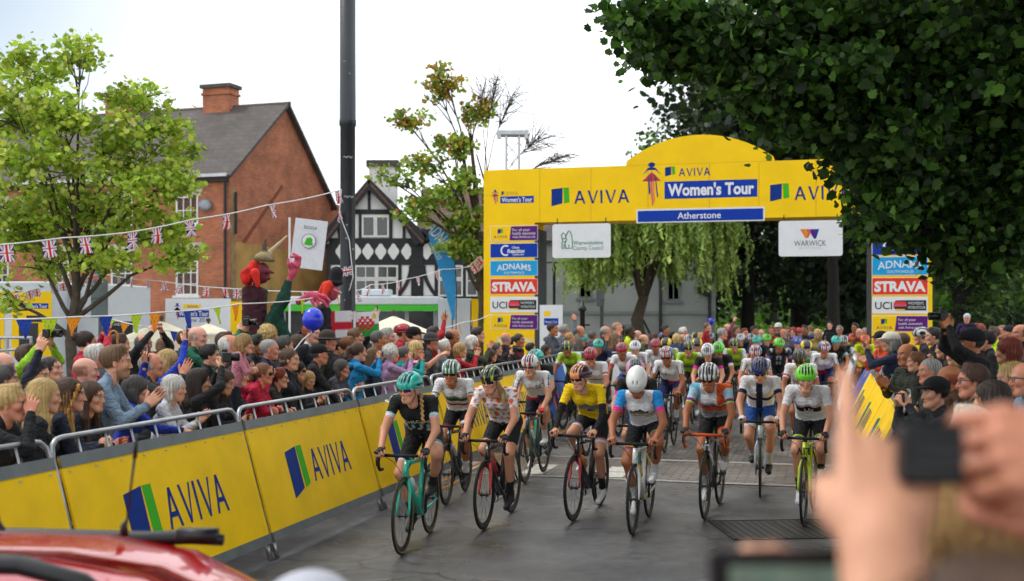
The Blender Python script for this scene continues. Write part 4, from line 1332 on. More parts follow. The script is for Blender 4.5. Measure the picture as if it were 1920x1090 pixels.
 if texts:
  bvh = BVHTree.FromPolygons([Vector(p) for p in V], [tuple(q) for q in Q])
  for tx, col, hgt, pos, Rv, Nv in texts:
   if Nv == 'chest': O = pel + axis * L0 * pos[1] + np.array((0, pos[0], 0)); Nn = dn; Rr = np.array((0, 1., 0)); Uu = axis
   elif Nv == 'up': O = np.array(pos, float); Nn = np.array((.35, 0, 1.)); Nn /= np.linalg.norm(Nn); Rr = np.array(Rv, float); Uu = np.cross(Nn, Rr)
   else: O = np.array(pos, float); Nn = np.array(Nv, float); Nn /= np.linalg.norm(Nn); Rr = np.array(Rv, float); Rr -= Nn * (Rr @ Nn); Rr /= np.linalg.norm(Rr); Uu = np.cross(Nn, Rr)
   tv, tf = text_geo(tx, .02)
   if not tv: continue
   w = max(p[0] for p in tv); k = hgt / .7; out = []; ok = True
   for p in tv:
    q = O + Rr * ((p[0] - w / 2) * k) + Uu * ((p[1] - .35) * k)
    loc, nrm, i, d = bvh.ray_cast(Vector(q + Nn * .25), Vector(-Nn), .5)
    out.append(loc + Vector(Nn) * .006 if loc else Vector(q))
   m = MB(); m.add(out, tf, mat('print_' + col[1:], col, .8)); t = m.build('lettering'); t.parent = body
 RIDERS.append(dict(o=body, root=root, base=base, label=label))
 return RIDERS[-1]
# ------------------------------------------------------------------ ground, road, paving
RD = Vector((.2625, .965, 0)).normalized(); RN = Vector((RD.y, -RD.x, 0)); ZUP = Vector((0, 0, 1))
ROAD_ANG = math.atan2(RN.y, RN.x)


def rn(u, s, z=0.0): return RN * u + RD * s + ZUP * z


def asphalt_mat():
 m = bpy.data.materials.new('wet_asphalt'); m.use_nodes = True; t = m.node_tree; b = t.nodes['Principled BSDF']
 tcn = t.nodes.new('ShaderNodeTexCoord')
 def noise(s, d=6):
  n = t.nodes.new('ShaderNodeTexNoise'); n.inputs['Scale'].default_value = s; n.inputs['Detail'].default_value = d
  t.links.new(tcn.outputs['Object'], n.inputs['Vector']); return n
 big, mid, fine = noise(.55, 5), noise(9), noise(170, 3)
 r = t.nodes.new('ShaderNodeValToRGB'); r.color_ramp.elements[0].position = .3; r.color_ramp.elements[1].position = .72
 r.color_ramp.elements[0].color = (.028, .029, .031, 1); r.color_ramp.elements[1].color = (.112, .112, .115, 1)
 a = t.nodes.new('ShaderNodeMath'); a.operation = 'MULTIPLY_ADD'; a.inputs[1].default_value = .55
 t.links.new(mid.outputs['Fac'], a.inputs[0])
 c = t.nodes.new('ShaderNodeMath'); c.operation = 'MULTIPLY'; c.inputs[1].default_value = .45; t.links.new(fine.outputs['Fac'], c.inputs[0]); t.links.new(c.outputs[0], a.inputs[2])
 t.links.new(a.outputs[0], r.inputs['Fac']); t.links.new(r.outputs['Color'], b.inputs['Base Color'])
 # hairline cracks and mended seams
 vo = t.nodes.new('ShaderNodeTexVoronoi'); vo.feature = 'DISTANCE_TO_EDGE'; vo.inputs['Scale'].default_value = .42
 vm = t.nodes.new('ShaderNodeVectorMath'); vm.operation = 'MULTIPLY_ADD'; vm.inputs[1].default_value = (.5, .5, .5); dn_ = noise(2.2, 5)
 t.links.new(dn_.outputs['Color'], vm.inputs[0]); t.links.new(tcn.outputs['Object'], vm.inputs[2]); t.links.new(vm.outputs[0], vo.inputs['Vector'])
 ck = t.nodes.new('ShaderNodeMapRange'); ck.inputs['From Min'].default_value = .002; ck.inputs['From Max'].default_value = .012; ck.inputs['To Min'].default_value = .35; ck.inputs['To Max'].default_value = 1
 t.links.new(vo.outputs['Distance'], ck.inputs['Value'])
 pt = t.nodes.new('ShaderNodeMapRange'); pt.inputs['From Min'].default_value = .42; pt.inputs['From Max'].default_value = .58; pt.inputs['To Min'].default_value = .7; pt.inputs['To Max'].default_value = 1.25
 t.links.new(noise(.8, 7).outputs['Fac'], pt.inputs['Value']); mm = t.nodes.new('ShaderNodeMath'); mm.operation = 'MULTIPLY'; t.links.new(ck.outputs[0], mm.inputs[0]); t.links.new(pt.outputs[0], mm.inputs[1])
 sc_ = t.nodes.new('ShaderNodeVectorMath'); sc_.operation = 'SCALE'; t.links.new(r.outputs['Color'], sc_.inputs[0]); t.links.new(mm.outputs[0], sc_.inputs['Scale']); t.links.new(sc_.outputs[0], b.inputs['Base Color'])
 rr = t.nodes.new('ShaderNodeMapRange'); rr.inputs['From Min'].default_value = .38; rr.inputs['From Max'].default_value = .62; rr.inputs['To Min'].default_value = .22; rr.inputs['To Max'].default_value = .55
 t.links.new(big.outputs['Fac'], rr.inputs['Value']); t.links.new(rr.outputs['Result'], b.inputs['Roughness'])
 bp = t.nodes.new('ShaderNodeBump'); bp.inputs['Strength'].default_value = .55; bp.inputs['Distance'].default_value = .006
 t.links.new(fine.outputs['Fac'], bp.inputs['Height']); t.links.new(bp.outputs['Normal'], b.inputs['Normal'])
 return m


def brick_mat(name, c1, c2, mortar, w, h, msize=.012, rough=.8, offset=.5, bump=.5, axes='xz', squash=1.0, var=.35, rv=0.0):
 m = bpy.data.materials.new(name); m.use_nodes = True; t = m.node_tree; b = t.nodes['Principled BSDF']
 tcn = t.nodes.new('ShaderNodeTexCoord'); sp = t.nodes.new('ShaderNodeSeparateXYZ'); cb = t.nodes.new('ShaderNodeCombineXYZ')
 t.links.new(tcn.outputs['Object'], sp.inputs[0])
 if axes == 'xz':
  ad = t.nodes.new('ShaderNodeMath'); t.links.new(sp.outputs['X'], ad.inputs[0]); t.links.new(sp.outputs['Y'], ad.inputs[1])
  t.links.new(ad.outputs[0], cb.inputs['X']); t.links.new(sp.outputs['Z'], cb.inputs['Y'])
 else:
  t.links.new(sp.outputs['X'], cb.inputs['X']); t.links.new(sp.outputs['Y'], cb.inputs['Y'])
 br = t.nodes.new('ShaderNodeTexBrick'); br.offset = offset; br.inputs['Scale'].default_value = 1.0
 br.inputs['Brick Width'].default_value = w; br.inputs['Row Height'].default_value = h; br.inputs['Mortar Size'].default_value = msize; br.inputs['Mortar Smooth'].default_value = .3
 br.inputs['Color1'].default_value = hexc(c1) + (1,); br.inputs['Color2'].default_value = hexc(c2) + (1,); br.inputs['Mortar'].default_value = hexc(mortar) + (1,)
 t.links.new(cb.outputs[0], br.inputs['Vector'])
 n = t.nodes.new('ShaderNodeTexNoise'); n.inputs['Scale'].default_value = .9; n.inputs['Detail'].default_value = 8; n.inputs['Roughness'].default_value = .65
 t.links.new(tcn.outputs['Object'], n.inputs['Vector'])
 mr = t.nodes.new('ShaderNodeMapRange'); mr.inputs['From Min'].default_value = .3; mr.inputs['From Max'].default_value = .7; mr.inputs['To Min'].default_value = 1 - var; mr.inputs['To Max'].default_value = 1 + var
 t.links.new(n.outputs['Fac'], mr.inputs['Value'])
 v = t.nodes.new('ShaderNodeVectorMath'); v.operation = 'SCALE'; t.links.new(br.outputs['Color'], v.inputs[0]); t.links.new(mr.outputs['Result'], v.inputs['Scale'])
 t.links.new(v.outputs[0], b.inputs['Base Color']); b.inputs['Roughness'].default_value = rough
 if rv:
  m2 = t.nodes.new('ShaderNodeMapRange'); m2.inputs['From Min'].default_value = .35; m2.inputs['From Max'].default_value = .65; m2.inputs['To Min'].default_value = rough - rv; m2.inputs['To Max'].default_value = rough
  t.links.new(n.outputs['Fac'], m2.inputs['Value']); t.links.new(m2.outputs['Result'], b.inputs['Roughness'])
 bp = t.nodes.new('ShaderNodeBump'); bp.invert = True; bp.inputs['Strength'].default_value = bump; bp.inputs['Distance'].default_value = .012
 t.links.new(br.outputs['Fac'], bp.inputs['Height']); t.links.new(bp.outputs['Normal'], b.inputs['Normal'])
 return m


def sheet(name, u0, s0, u1, s1, z, m, kind='structure'):
 """flat sheet laid along the road; its own x/y run across and along it"""
 me = np_mesh(name, np.array([(u0, s0, 0), (u1, s0, 0), (u1, s1, 0), (u0, s1, 0)], float), [(0, 1, 2, 3)], [m], False)
 o = bpy.data.objects.new(name, me); COL.objects.link(o); o.location = (0, 0, z); o.rotation_euler = (0, 0, ROAD_ANG); o['kind'] = kind
 return o


sheet('ground', -400, -60, 400, 900, 0, asphalt_mat())
PAV = brick_mat('interlocking_pavers', '#6f6660', '#5d564f', '#2b2826', .235, .118, .010, .55, bump=.9, axes='xy', rv=.25, var=.3)
SET = brick_mat('stone_setts', '#6b6763', '#57524f', '#2e2b29', .17, .11, .013, .5, bump=1.0, axes='xy', rv=.25, var=.35)
sheet('paving', -5.1, 14.27, 2.2, 16.1, .004, PAV)
sheet('setts', -5.1, 16.25, 2.2, 60, .004, SET)
MARK = mat('worn_white_paint', '#b5b1a8', .7, var=.25, scale=14)
YEL = mat('worn_yellow_paint', '#9a6a24', .7, var=.35, scale=12)
sheet('edge_strip', -5.1, 14.15, 2.2, 14.27, .008, mat('concrete_edging', '#8b8781', .7, var=.25, scale=9))
sheet('edge_strip', -5.1, 16.1, 2.2, 16.25, .008, mat('concrete_edging', '#8b8781', .7, var=.25, scale=9))
for u in (-3.8, -2.76, -4.8): 
 for k in range(2): sheet('road_marking', u, 14.33 + .5 * k, u + .3, 14.8 + .5 * k, .009, MARK)
for u in (-4.42, -4.62): sheet('road_marking', u, 12.4, u + .08, 14.1, .004, YEL); sheet('road_marking', u, 14.3, u + .08, 21, .0095, YEL)
sheet('pavement', -60, -20, -5.45, 60, .004, brick_mat('pavement_slabs', '#8d8781', '#7c766f', '#4c4844', .6, .6, .012, .8, axes='xy'))
sheet('pavement', 2.3, 6, 40, 60, .004, brick_mat('pavement_slabs_2', '#8d8781', '#7c766f', '#4c4844', .6, .6, .012, .8, axes='xy'))
# access cover let into the road, cast ridges across it
g0 = G(1470, 993)
cv = thing('access_cover', g0, 'dark ridged metal access cover let into the wet asphalt', 'access cover')
cv.rotation_euler = (0, 0, ROAD_ANG + .35)
m = MB(); cm = mat('cast_iron', '#2b2a29', .5, metal=.4, var=.3, scale=20)
m.box((0, 0, .004), (1.25, .95, .004), cm)
for k in range(16): m.box((-.58 + k * .077, 0, .008), (.022, .84, .006), mat('worn_iron', '#363432', .5, metal=.4))
for a, b, d in ((0, .465, (1.25, .02, .008)), (0, -.465, (1.25, .02, .008)), (.615, 0, (.02, .95, .008)), (-.615, 0, (.02, .95, .008)), (0, 0, (.015, .95, .009))): m.box((a, b, .007), d, mat('worn_iron', '#363432', .5, metal=.4))
c_ = m.build('plate'); c_.parent = cv
GRASS = mat('grass', '#4d7a22', .9, var=.4, scale=3, bump=.6, bscale=60)
sheet('lawn', -30, 62, 90, 260, .02, GRASS)


# ------------------------------------------------------------------ buildings
GLASS = mat('window_glass', '#1b2226', .08, spec=.8, var=.3, scale=1.5)
WPAINT = mat('white_paint', '#d8d8d4', .55, var=.05)
SLATE = brick_mat('roof_slates', '#4f4743', '#433d3a', '#38342f', .32, .22, .012, .75, bump=.7, axes='xz', var=.3)
BRICK = brick_mat('red_brick', '#b86a44', '#9c563a', '#8f7460', .225, .075, .01, .85, bump=.35, var=.36)
TILE = brick_mat('brown_tiles', '#6b4f42', '#574038', '#332822', .2, .13, .01, .8, bump=.9, axes='xz', var=.3)


def windowpane(parent, O, R, U, w, h, nx, ny, frame=WPAINT, sill=True, proud=.05, sash=False):
 """window: frame and bars, with its panes as a sub-part"""
 m = MB(); fw = .07
 m.rect(0, 0, fw, h, R, U, O, .1, frame, proud); m.rect(w - fw, 0, w, h, R, U, O, .1, frame, proud)
 m.rect(fw, 0, w - fw, fw, R, U, O, .1, frame, proud); m.rect(fw, h - fw, w - fw, h, R, U, O, .1, frame, proud)
 for i in range(1, nx): x = w * i / nx; m.rect(x - .02, fw, x + .02, h - fw, R, U, O, .06, frame, proud - .012)
 for j in range(1, ny): y = h * j / ny; m.rect(fw, y - .02, w - fw, y + .02, R, U, O, .05, frame, proud - .016)
 if sill: m.rect(-.12, -.1, w + .12, -.002, R, U, O, .2, frame, proud + .08)
 o = m.build('window', parent)
 m = MB(); m.rect(fw, fw, w - fw, h - fw, R, U, O, .02, GLASS, proud - .05); m.build('pane', o)
 return o


# --- brick house: x runs along the street front (negative = away to the left), y along the gable
br = thing('brick_house', (-11.34, 46, 0), 'red brick house with slate roof and plain gable behind the left tree', 'house', rz=math.radians(-18.3))
def ch(m, name, smooth=False, par=br): o = m.build(name, None, smooth); o.parent = par; return o
XL, DY, EF, EB, RZ_, RY = -24.0, 8.75, 7.68, 7.1, 11.03, 4.4
X_, Y_, Z_ = Vector((1, 0, 0)), Vector((0, 1, 0)), ZUP
m = MB()
m.prism([(0, 0), (-XL, 0), (-XL, EF), (0, EF)], X_, Z_, (XL, 0, 0), .3, BRICK)
m.prism([(.3, 0), (DY, 0), (DY, EB), (RY, RZ_), (.3, EF + .2)], Y_, Z_, (0, 0, 0), .3, BRICK)
m.prism([(0, 0), (-XL - .3, 0), (-XL - .3, EB), (0, EB)], -X_, Z_, (-.3, DY, 0), .3, BRICK)
ch(m, 'wall')
OCH = mat('ochre_render', '#a8854a', .9, var=.25, scale=1.2)
m = MB(); m.prism([(.25, 0), (DY, 0), (DY, 4.3), (5.2, 4.75), (.25, 4.9)], Y_, Z_, (.012, 0, 0), .01, OCH)
m.prism([(.1, 2.5), (.5, 2.5), (.45, 7.0), (.1, 7.1)], Y_, Z_, (.016, 0, 0), .01, mat('stained_render', '#8c7350', .9, var=.3, scale=2))
m.prism([(.9, 4.9), (1.15, 4.85), (4.3, 7.5), (4.15, 7.6)], Y_, Z_, (.008, 0, 0), .006, mat('old_roof_scar', '#7a3f2a', .9, var=.3))
ch(m, 'gable_render')
m = MB()
for sgn, y0, z0 in ((0, -.35, EF - .28), (1, DY + .3, EB - .25)):
 a = Vector((0, y0, z0)); d = Vector((0, RY - y0, RZ_ - z0 + .06)); Rv = X_ if sgn == 0 else -X_
 m.prism([(0, 0), (-XL + .25, 0), (-XL + .25, d.length), (0, d.length)], Rv, d, Vector((XL if sgn == 0 else .25, y0, z0 + .1)), .12, SLATE)
rf = ch(m, 'roof')
m = MB(); rng_r = random.Random(4)
for k in range(60): m.tube([(XL + k * .405, RY, RZ_ + .12), (XL + k * .405 + .39, RY, RZ_ + .12)], .09, mat('ridge_tile', '#5a4a40', .8, var=.3), 8)
ch(m, 'ridge', par=rf)
for cx_, w_, zt in ((-3.2, 1.35, 12.0), (-8.3, 1.5, 11.95), (-13.4, 1.4, 12.0)):
 m = MB(); m.box((cx_, RY, (zt + 10.2) / 2), (w_, .8, zt - 10.2), BRICK); m.box((cx_, RY, zt - .28), (w_ + .12, .92, .1), BRICK)
 m.box((cx_, RY, zt + .06), (w_ + .2, 1.0, .16), mat('chimney_capping', '#4d4a45', .9, var=.3)); ch(m, 'chimney', par=rf)
m = MB(); m.box((XL / 2 + .1, -.36, EF - .16), (-XL, .14, .12), mat('gutter_white', '#c9cbcc', .5)); m.box((XL / 2, -.12, EF - .32), (-XL, .25, .14), mat('soffit_dark', '#33302d', .7)); ch(m, 'gutter')
m = MB(); m.tube([(-.12, -.12, EF - .2), (-.12, -.12, 0)], .06, mat('black_pipe', '#16171a', .5), 8); m.tube([(.09, .35, 6.9), (.09, .35, 5.2)], .05, mat('black_pipe', '#16171a', .5), 8); ch(m, 'drainpipe')
for i, x in enumerate((-1.95, -5.1, -8.25, -11.4, -14.55, -17.7)):
 for z0, h_, ny in ((2.72, 1.85, 4), (5.6, 1.15, 2), (.6, 1.5, 3)):
  o = windowpane(None, Vector((x - .52, 0, z0)), X_, Z_, 1.04, h_, 3, ny); o.parent = br; o.matrix_parent_inverse = Matrix()
  if z0 > 1:
   m = MB(); m.prism([(-.1, 0), (1.14, 0), (1.24, .3), (-.2, .3)], X_, Z_, (x - .52, 0, z0 + h_), .05, mat('pale_lintel', '#b3ab9c', .8, var=.2), .02); ch(m, 'lintel')
m = MB(); m.lathe([(.0, .08), (.14, .06), (.26, .0), (.27, .005), (.14, .075), (.0, .095)], (0, 0, 0), mat('dish_grey', '#8d939a', .4), 16); o = ch(m, 'satellite_dish', True); o.rotation_euler = (math.radians(75), 0, .5); o.location = (-.95, -.25, 6.35)
m = MB(); m.box((-2.6, DY + .9, 3.6), (5, 1.8, 7.2), BRICK); ch(m, 'rear_wing')

# --- black and white timbered house, front at Y = 50
TY = 50.0
def T(px, py): return ((px - CX) / F * TY, HC - (py - CY) / F * TY)
TB = mat('black_timber', '#1b1d21', .7, var=.25, scale=5, bump=.2)
TW = mat('white_plaster', '#d9d9d6', .85, var=.06, scale=2)
td = thing('timbered_house', ((640 - CX) / F * TY, TY, 0), 'black and white half timbered house with a steep gable behind the dark lamp column', 'house')
R0, U0, O0 = X_, ZUP, Vector((0, TY, 0))
def tr(m, x0, y0, x1, y1, mt, n0=.05, t=.1):
 a, b = T(x0, y1), T(x1, y0); m.rect(a[0], a[1], b[0], b[1], R0, U0, O0, t, mt, n0)
def tpoly(m, pts, mt, n0=.05, t=.1): m.prism([T(*p) for p in pts], R0, U0, O0, t, mt, n0)
m = MB()
tpoly(m, [(612, 700), (985, 700), (985, 440), (790, 440), (694, 345), (612, 450)], TW, 0, .25)
a = T(612, 0)[0]; b = T(985, 0)[0]
m.box(((a + b) / 2, TY + 6.4, 2.5), (b - a, .2, 5.2), TW); m.box((a + .1, TY + 3.3, 2.5), (.2, 5.9, 5.2), TW); m.box((b - .1, TY + 3.3, 2.5), (.2, 5.9, 5.2), TW)
m.build('wall', td)
m = MB()
tr(m, 640, 393, 752, 402, TB); tr(m, 618, 447, 960, 458, TB, .055)
tr(m, 612, 458, 960, 497, TB, .045); tr(m, 612, 555, 985, 566, TB, .06)
for x0, x1, y0, y1 in ((612, 620, 458, 640), (634, 642, 402, 447), (673, 678, 402, 447), (730, 736, 402, 447), (690, 695, 350, 393), (755, 760, 412, 447), (660, 665, 497, 640), (747, 753, 497, 640), (771, 794, 447, 640), (815, 822, 497, 640), (868, 874, 497, 640), (915, 922, 497, 640)): tr(m, x0, y0, x1, y1, TB, .065)
for k in range(2):                                                                          # curved braces either side of the corner post
 for i in range(6):
  f0, f1 = i / 6, (i + 1) / 6; sg = -1 if k == 0 else 1; xo = 771 if k == 0 else 794
  c0 = xo + sg * 24 * f0 ** 2; c1 = xo + sg * 24 * f1 ** 2
  tpoly(m, [(c0 - 4, 498 + 57 * f0), (c0 + 4, 498 + 57 * f0), (c1 + 4, 498 + 57 * f1), (c1 - 4, 498 + 57 * f1)], TB, .05, .09)
m.build('timber_frame', td)
m = MB()
for cx_ in (640, 667, 690, 714, 738, 763, 800, 828, 857, 885, 912):                          # white quatrefoil panels let into the dark band
 pts = []
 for i in range(28):
  an = i / 28 * 2 * math.pi; rr = 1 + .12 * math.cos(4 * an); pts.append((cx_ + 9.4 * rr * math.cos(an), 472 - 13.5 * rr * math.sin(an)))
 tpoly(m, pts, TW, .062, .02)
m.build('plaster_panel', td)
m = MB()
for (x0, y0), (x1, y1) in (((694, 345), (604, 458)), ((694, 345), (796, 452))):
 dx = 12
 tpoly(m, [(x0, y0 - 9), (x0, y0 + 13), (x1 + (4 if x1 < x0 else -4), y1 + 8), (x1 + (-6 if x1 < x0 else 6), y1 - 8)], TB, .42, .08)
tpoly(m, [(790, 430), (800, 452), (850, 447), (985, 447), (985, 436), (850, 436)], TB, .42, .08); tpoly(m, [(764, 432), (780, 462), (796, 450), (786, 425)], TB, .38, .08)
m.build('bargeboard', td)
m = MB()
ap = T(694, 341); le = T(602, 462); ri = T(797, 455)
for A, B in ((le, ap), (ap, ri)):
 d = Vector((B[0] - A[0], 0, B[1] - A[1])); 
 m.prism([(0, 0), (d.length, 0), (d.length, 6.6), (0, 6.6)], d, Y_, Vector((A[0], TY - .45, A[1])), .1, TILE)
e0 = T(780, 447); 
d = Vector((0, 3.6, 2.5)); m.prism([(0, 0), (T(1000, 0)[0] - e0[0], 0), (T(1000, 0)[0] - e0[0], d.length), (0, d.length)], X_, d, Vector((e0[0], TY - .35, e0[1])), .1, TILE)
d = Vector((0, -3.6, 2.5)); m.prism([(0, 0), (T(1000, 0)[0] - e0[0], 0), (T(1000, 0)[0] - e0[0], d.length), (0, d.length)], -X_, d, Vector((T(1000, 0)[0], TY + 6.85, e0[1])), .1, TILE)
rf = m.build('roof', td)
m = MB(); c0 = T(700, 300); m.box((c0[0], TY + 4, (c0[1] + 6) / 2 + .1), (1.25, .9, c0[1] - 5.6), TW); m.box((c0[0], TY + 4, c0[1] + .3), (1.5, 1.1, .3), mat('chimney_capping', '#4d4a45', .9)); m.build('chimney', rf)
for x0, y0, x1, y1, nx, ny in ((679, 405, 704, 445, 1, 1), (704.5, 405, 729.5, 445, 1, 1), (666, 498, 706, 523, 2, 1), (706.5, 498, 746.5, 523, 2, 1), (666, 524, 706, 556, 2, 1), (706.5, 524, 746.5, 556, 2, 1),
        (822, 498, 868, 523, 2, 1), (822, 524, 868, 556, 2, 1), (874, 498, 914, 556, 2, 2), (624, 498, 660, 556, 2, 2)):
 a = T(x0, y1); b = T(x1, y0); windowpane(td, O0 + R0 * a[0] + U0 * a[1], R0, U0, b[0] - a[0], b[1] - a[1], nx, ny, sill=False, proud=.09)

# --- pale grey building behind the willow
gw = thing('grey_building', (4.2, 46, 0), 'pale grey rendered building with dark openings behind the weeping willow', 'building')
GR = mat('grey_render', '#8f938f', .85, var=.12, scale=1.0); DK = mat('dark_opening', '#23262a', .5, var=.2)
m = MB(); x0 = (1000 - CX) / F * 46; x1 = (1342 - CX) / F * 46
m.box(((x0 + x1) / 2, 49, 2.5), (x1 - x0, 6, 5.0), GR); m.build('wall', gw)
m = MB(); m.box(((x0 + x1) / 2, 45.95, 2.02), (x1 - x0, .08, .12), mat('string_course', '#7a7e7b', .8)); m.build('string_course', gw)
m = MB(); d = Vector((0, 3.4, 1.9)); m.prism([(0, 0), (x1 - x0 + .6, 0), (x1 - x0 + .6, d.length), (0, d.length)], X_, d, Vector((x0 - .3, 45.6, 4.9)), .12, SLATE); d = Vector((0, -3.4, 1.9)); m.prism([(0, 0), (x1 - x0 + .6, 0), (x1 - x0 + .6, d.length), (0, d.length)], -X_, d, Vector((x1 + .3, 52.4, 4.9)), .12, SLATE); m.build('roof', gw)
for px0, px1, z0, z1 in ((1150, 1192, .9, 1.55), (1085, 1110, 2.6, 3.6), (1250, 1275, 2.5, 3.7)):
 a = (px0 - CX) / F * 46; b = (px1 - CX) / F * 46; o = windowpane(gw, Vector((a, 46, z0)), X_, ZUP, b - a, z1 - z0, 2, 1, frame=mat('grey_frame', '#6c706f', .6))
m = MB(); 
for px in (1238, 1330): m.tube([((px - CX) / F * 46, 45.9, 0), ((px - CX) / F * 46, 45.9, 4.9)], .06, mat('black_pipe', '#16171a', .5), 8)
m.build('drainpipe', gw)
m = MB(); m.beam(((1200 - CX) / F * 46, 45.7, 1.9), ((1238 - CX) / F * 46, 45.7, .3), .12, .08, mat('black_pipe', '#16171a', .5)); m.build('stair_rail', gw)
# ------------------------------------------------------------------ start gantry
AO = Vector((.054, 29.0, 0)); AR = Vector((.9660, -.2586, 0)).normalized(); AN = Vector((AR.y, -AR.x, 0))   # AN points to the riders' front
YELL = mat('yellow_vinyl', '#f6c800', .55, spec=.25, var=.05, scale=2, bump=.35, bscale=1.6); SEAM = mat('vinyl_seam', '#c79a00', .6)
BLUE = mat('sign_blue', '#0838a0', .6, var=.04, spec=.2); NAVY = mat('logo_navy', '#043080', .6, var=.04, spec=.2); GRN = mat('logo_green', '#3fae22', .6, var=.04, spec=.2)
WSIGN = mat('white_sign', '#dfe0e2', .6, var=.03, spec=.2); PURP = mat('sign_purple', '#5b1a72', .6, var=.04, spec=.2); CYAN = mat('sign_cyan', '#1c9bd6', .6, var=.04, spec=.2)
REDS = mat('sign_red', '#e03a1e', .6, var=.04, spec=.2); INK = mat('sign_ink', '#16181c', .5); ORNG = mat('sign_orange', '#e8742c', .5); PINK = mat('sign_pink', '#d4486a', .5); GREYT = mat('sign_grey', '#55595c', .5)
ALU = mat('aluminium_truss', '#a9adb2', .3, metal=.85, var=.1); TEAL = mat('sign_green_text', '#1f7a55', .5)


def auv(px, py):
 """place on the front plane of the gantry"""
 k = (px - CX) / F
 A0 = AO + AN * .5
 u = (k * A0.y - A0.x) / (AR.x - k * AR.y); Y = A0.y + AR.y * u
 return u, HC - (py - CY) / F * Y


def aviva_letters(m, O, R, U, w, h, mt, n0, thick=.17):
 """the wordmark: slim capitals with splayed strokes, built from strokes; O = lower left"""
 k = h; tt = thick * h
 ws = [1.0, .95, .30, .95, 1.0]; gap = .17; tot = sum(ws) + gap * 4; sx = w / (tot * k)
 x = 0
 def P_(pts): m.prism([(p[0] * k * sx, p[1] * k) for p in pts], R, U, O, .002, mt, n0)
 for i, L_ in enumerate('AVIVA'):
  wd = ws[i]; s = thick / 1.0
  if L_ == 'A':
   P_([(x, 0), (x + s * 1.0, 0), (x + wd / 2 + s * .35, 1), (x + wd / 2 - s * .75, 1)]); P_([(x + wd / 2 - s * .35 + .02, 1 - .001), (x + wd / 2 + s * .35, 1), (x + wd, 0), (x + wd - s * 1.1, 0), (x + wd / 2 - s * .1, .78)])
   P_([(x + wd * .26, .27), (x + wd * .72, .27), (x + wd * .67, .40), (x + wd * .31, .40)])
  elif L_ == 'V':
   P_([(x, 1), (x + s * 1.1, 1), (x + wd / 2 + s * .1, .22), (x + wd / 2 + s * .35, 0), (x + wd / 2 - s * .4, 0)]); P_([(x + wd / 2 - s * .1, 0), (x + wd / 2 + s * .4, 0), (x + wd, 1), (x + wd - s * .85, 1)])
  else:
   P_([(x + .06, 0), (x + .06 + s * .95, 0), (x + .06 + s * .9, 1), (x + .02, 1)])
  x += wd + gap


def aviva_logo(m, O, R, U, w, h, n0):
 m.prism([(0, h * .02), (w * .60, h * .16), (w * .62, h), (0, h * .93)], R, U, O, .002, NAVY, n0)
 m.prism([(w * .70, h * .16), (w * 1.0, h * .22), (w * .96, h * 1.0), (w * .66, h * 1.0)], R, U, O, .002, GRN, n0)


def tour_figure(m, O, R, U, w, h, n0):
 """ribbon figure of a rider: a small head with arms and streaming lines"""
 pt = lambda *q: [(a * w, b * h) for a, b in q]
 m.prism([(w * .5 + .09 * h * math.cos(i / 12 * 6.283) * .9, h * .93 + .055 * h * math.sin(i / 12 * 6.283)) for i in range(12)], R, U, O, .002, NAVY, n0)
 for col, q in ((PINK, ((0, .56), (.1, .6), (.5, .78), (.9, .6), (1, .56), (.62, .72), (.55, .68), (.45, .68), (.38, .72))), (NAVY, ((.02, .70), (.3, .86), (.5, .88), (.7, .86), (.98, .70), (.7, .81), (.3, .81))),
     (PINK, ((.40, .68), (.50, .68), (.58, .02), (.52, 0))), (ORNG, ((.53, .68), (.62, .68), (.66, .08), (.60, .06))), (NAVY, ((.30, .66), (.37, .66), (.44, .3), (.36, .24))), (NAVY, ((.66, .66), (.72, .64), (.84, .22), (.78, .18)))):
  m.prism(pt(*q), R, U, O, .002, col, n0)


gantry = thing('start_gantry', AO, 'yellow start arch with a domed top spanning the road over the riders', 'start arch')
SPAN, TWD, ZB, ZT, ZD = 9.27, 1.31, 4.29, 5.62, 6.30
for k, u in enumerate((0, SPAN)):
 m = MB(); c = AO + AR * u
 M3 = Matrix((AR, -AN, ZUP)).transposed()
 m.box(c + ZUP * (ZB / 2), (TWD, 1.0, ZB), YELL, M3); tw = m.build('tower', gantry)
 m = MB(); m.box(c + ZUP * .06, (TWD + .3, 1.3, .12), mat('ballast_grey', '#55585b', .7), M3)
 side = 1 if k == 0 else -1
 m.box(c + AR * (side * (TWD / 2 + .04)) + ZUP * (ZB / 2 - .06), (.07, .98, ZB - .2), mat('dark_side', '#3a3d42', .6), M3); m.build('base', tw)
m = MB(); cu = 4.68; hw = 1.74
top = [(-TWD / 2, ZT), (-TWD / 2, ZB), (SPAN + TWD / 2, ZB), (SPAN + TWD / 2, ZT), (cu + hw, ZT)]
Rr = (hw * hw + (ZD - ZT - .1) ** 2) / (2 * (ZD - ZT - .1)); a0 = math.asin(hw / Rr)
for i in range(25):
 a = a0 - 2 * a0 * i / 24; top.append((cu + Rr * math.sin(a), ZD - Rr + Rr * math.cos(a)))
top.append((cu - hw, ZT))
m.prism(top, AR, ZUP, AO + AN * .5, 1.0, YELL); beam = m.build('beam', gantry)
m = MB()
for px in (1012, 1108, 1215, 1330, 1423, 1530):
 u, _ = auv(px, 400); m.rect(u - .006, ZB + .02, u + .006, ZT - .02, AR, ZUP, AO + AN * .5, .002, SEAM, .003)
m.rect(-TWD / 2 + .02, 4.985, -TWD / 2 + .6, 4.99, AR, ZUP, AO + AN * .5, .002, SEAM, .003); m.rect(cu - hw, ZT - .004, cu + hw, ZT + .004, AR, ZUP, AO + AN * .5, .002, SEAM, .003)
m.build('seam', beam)
FO = AO + AN * .5


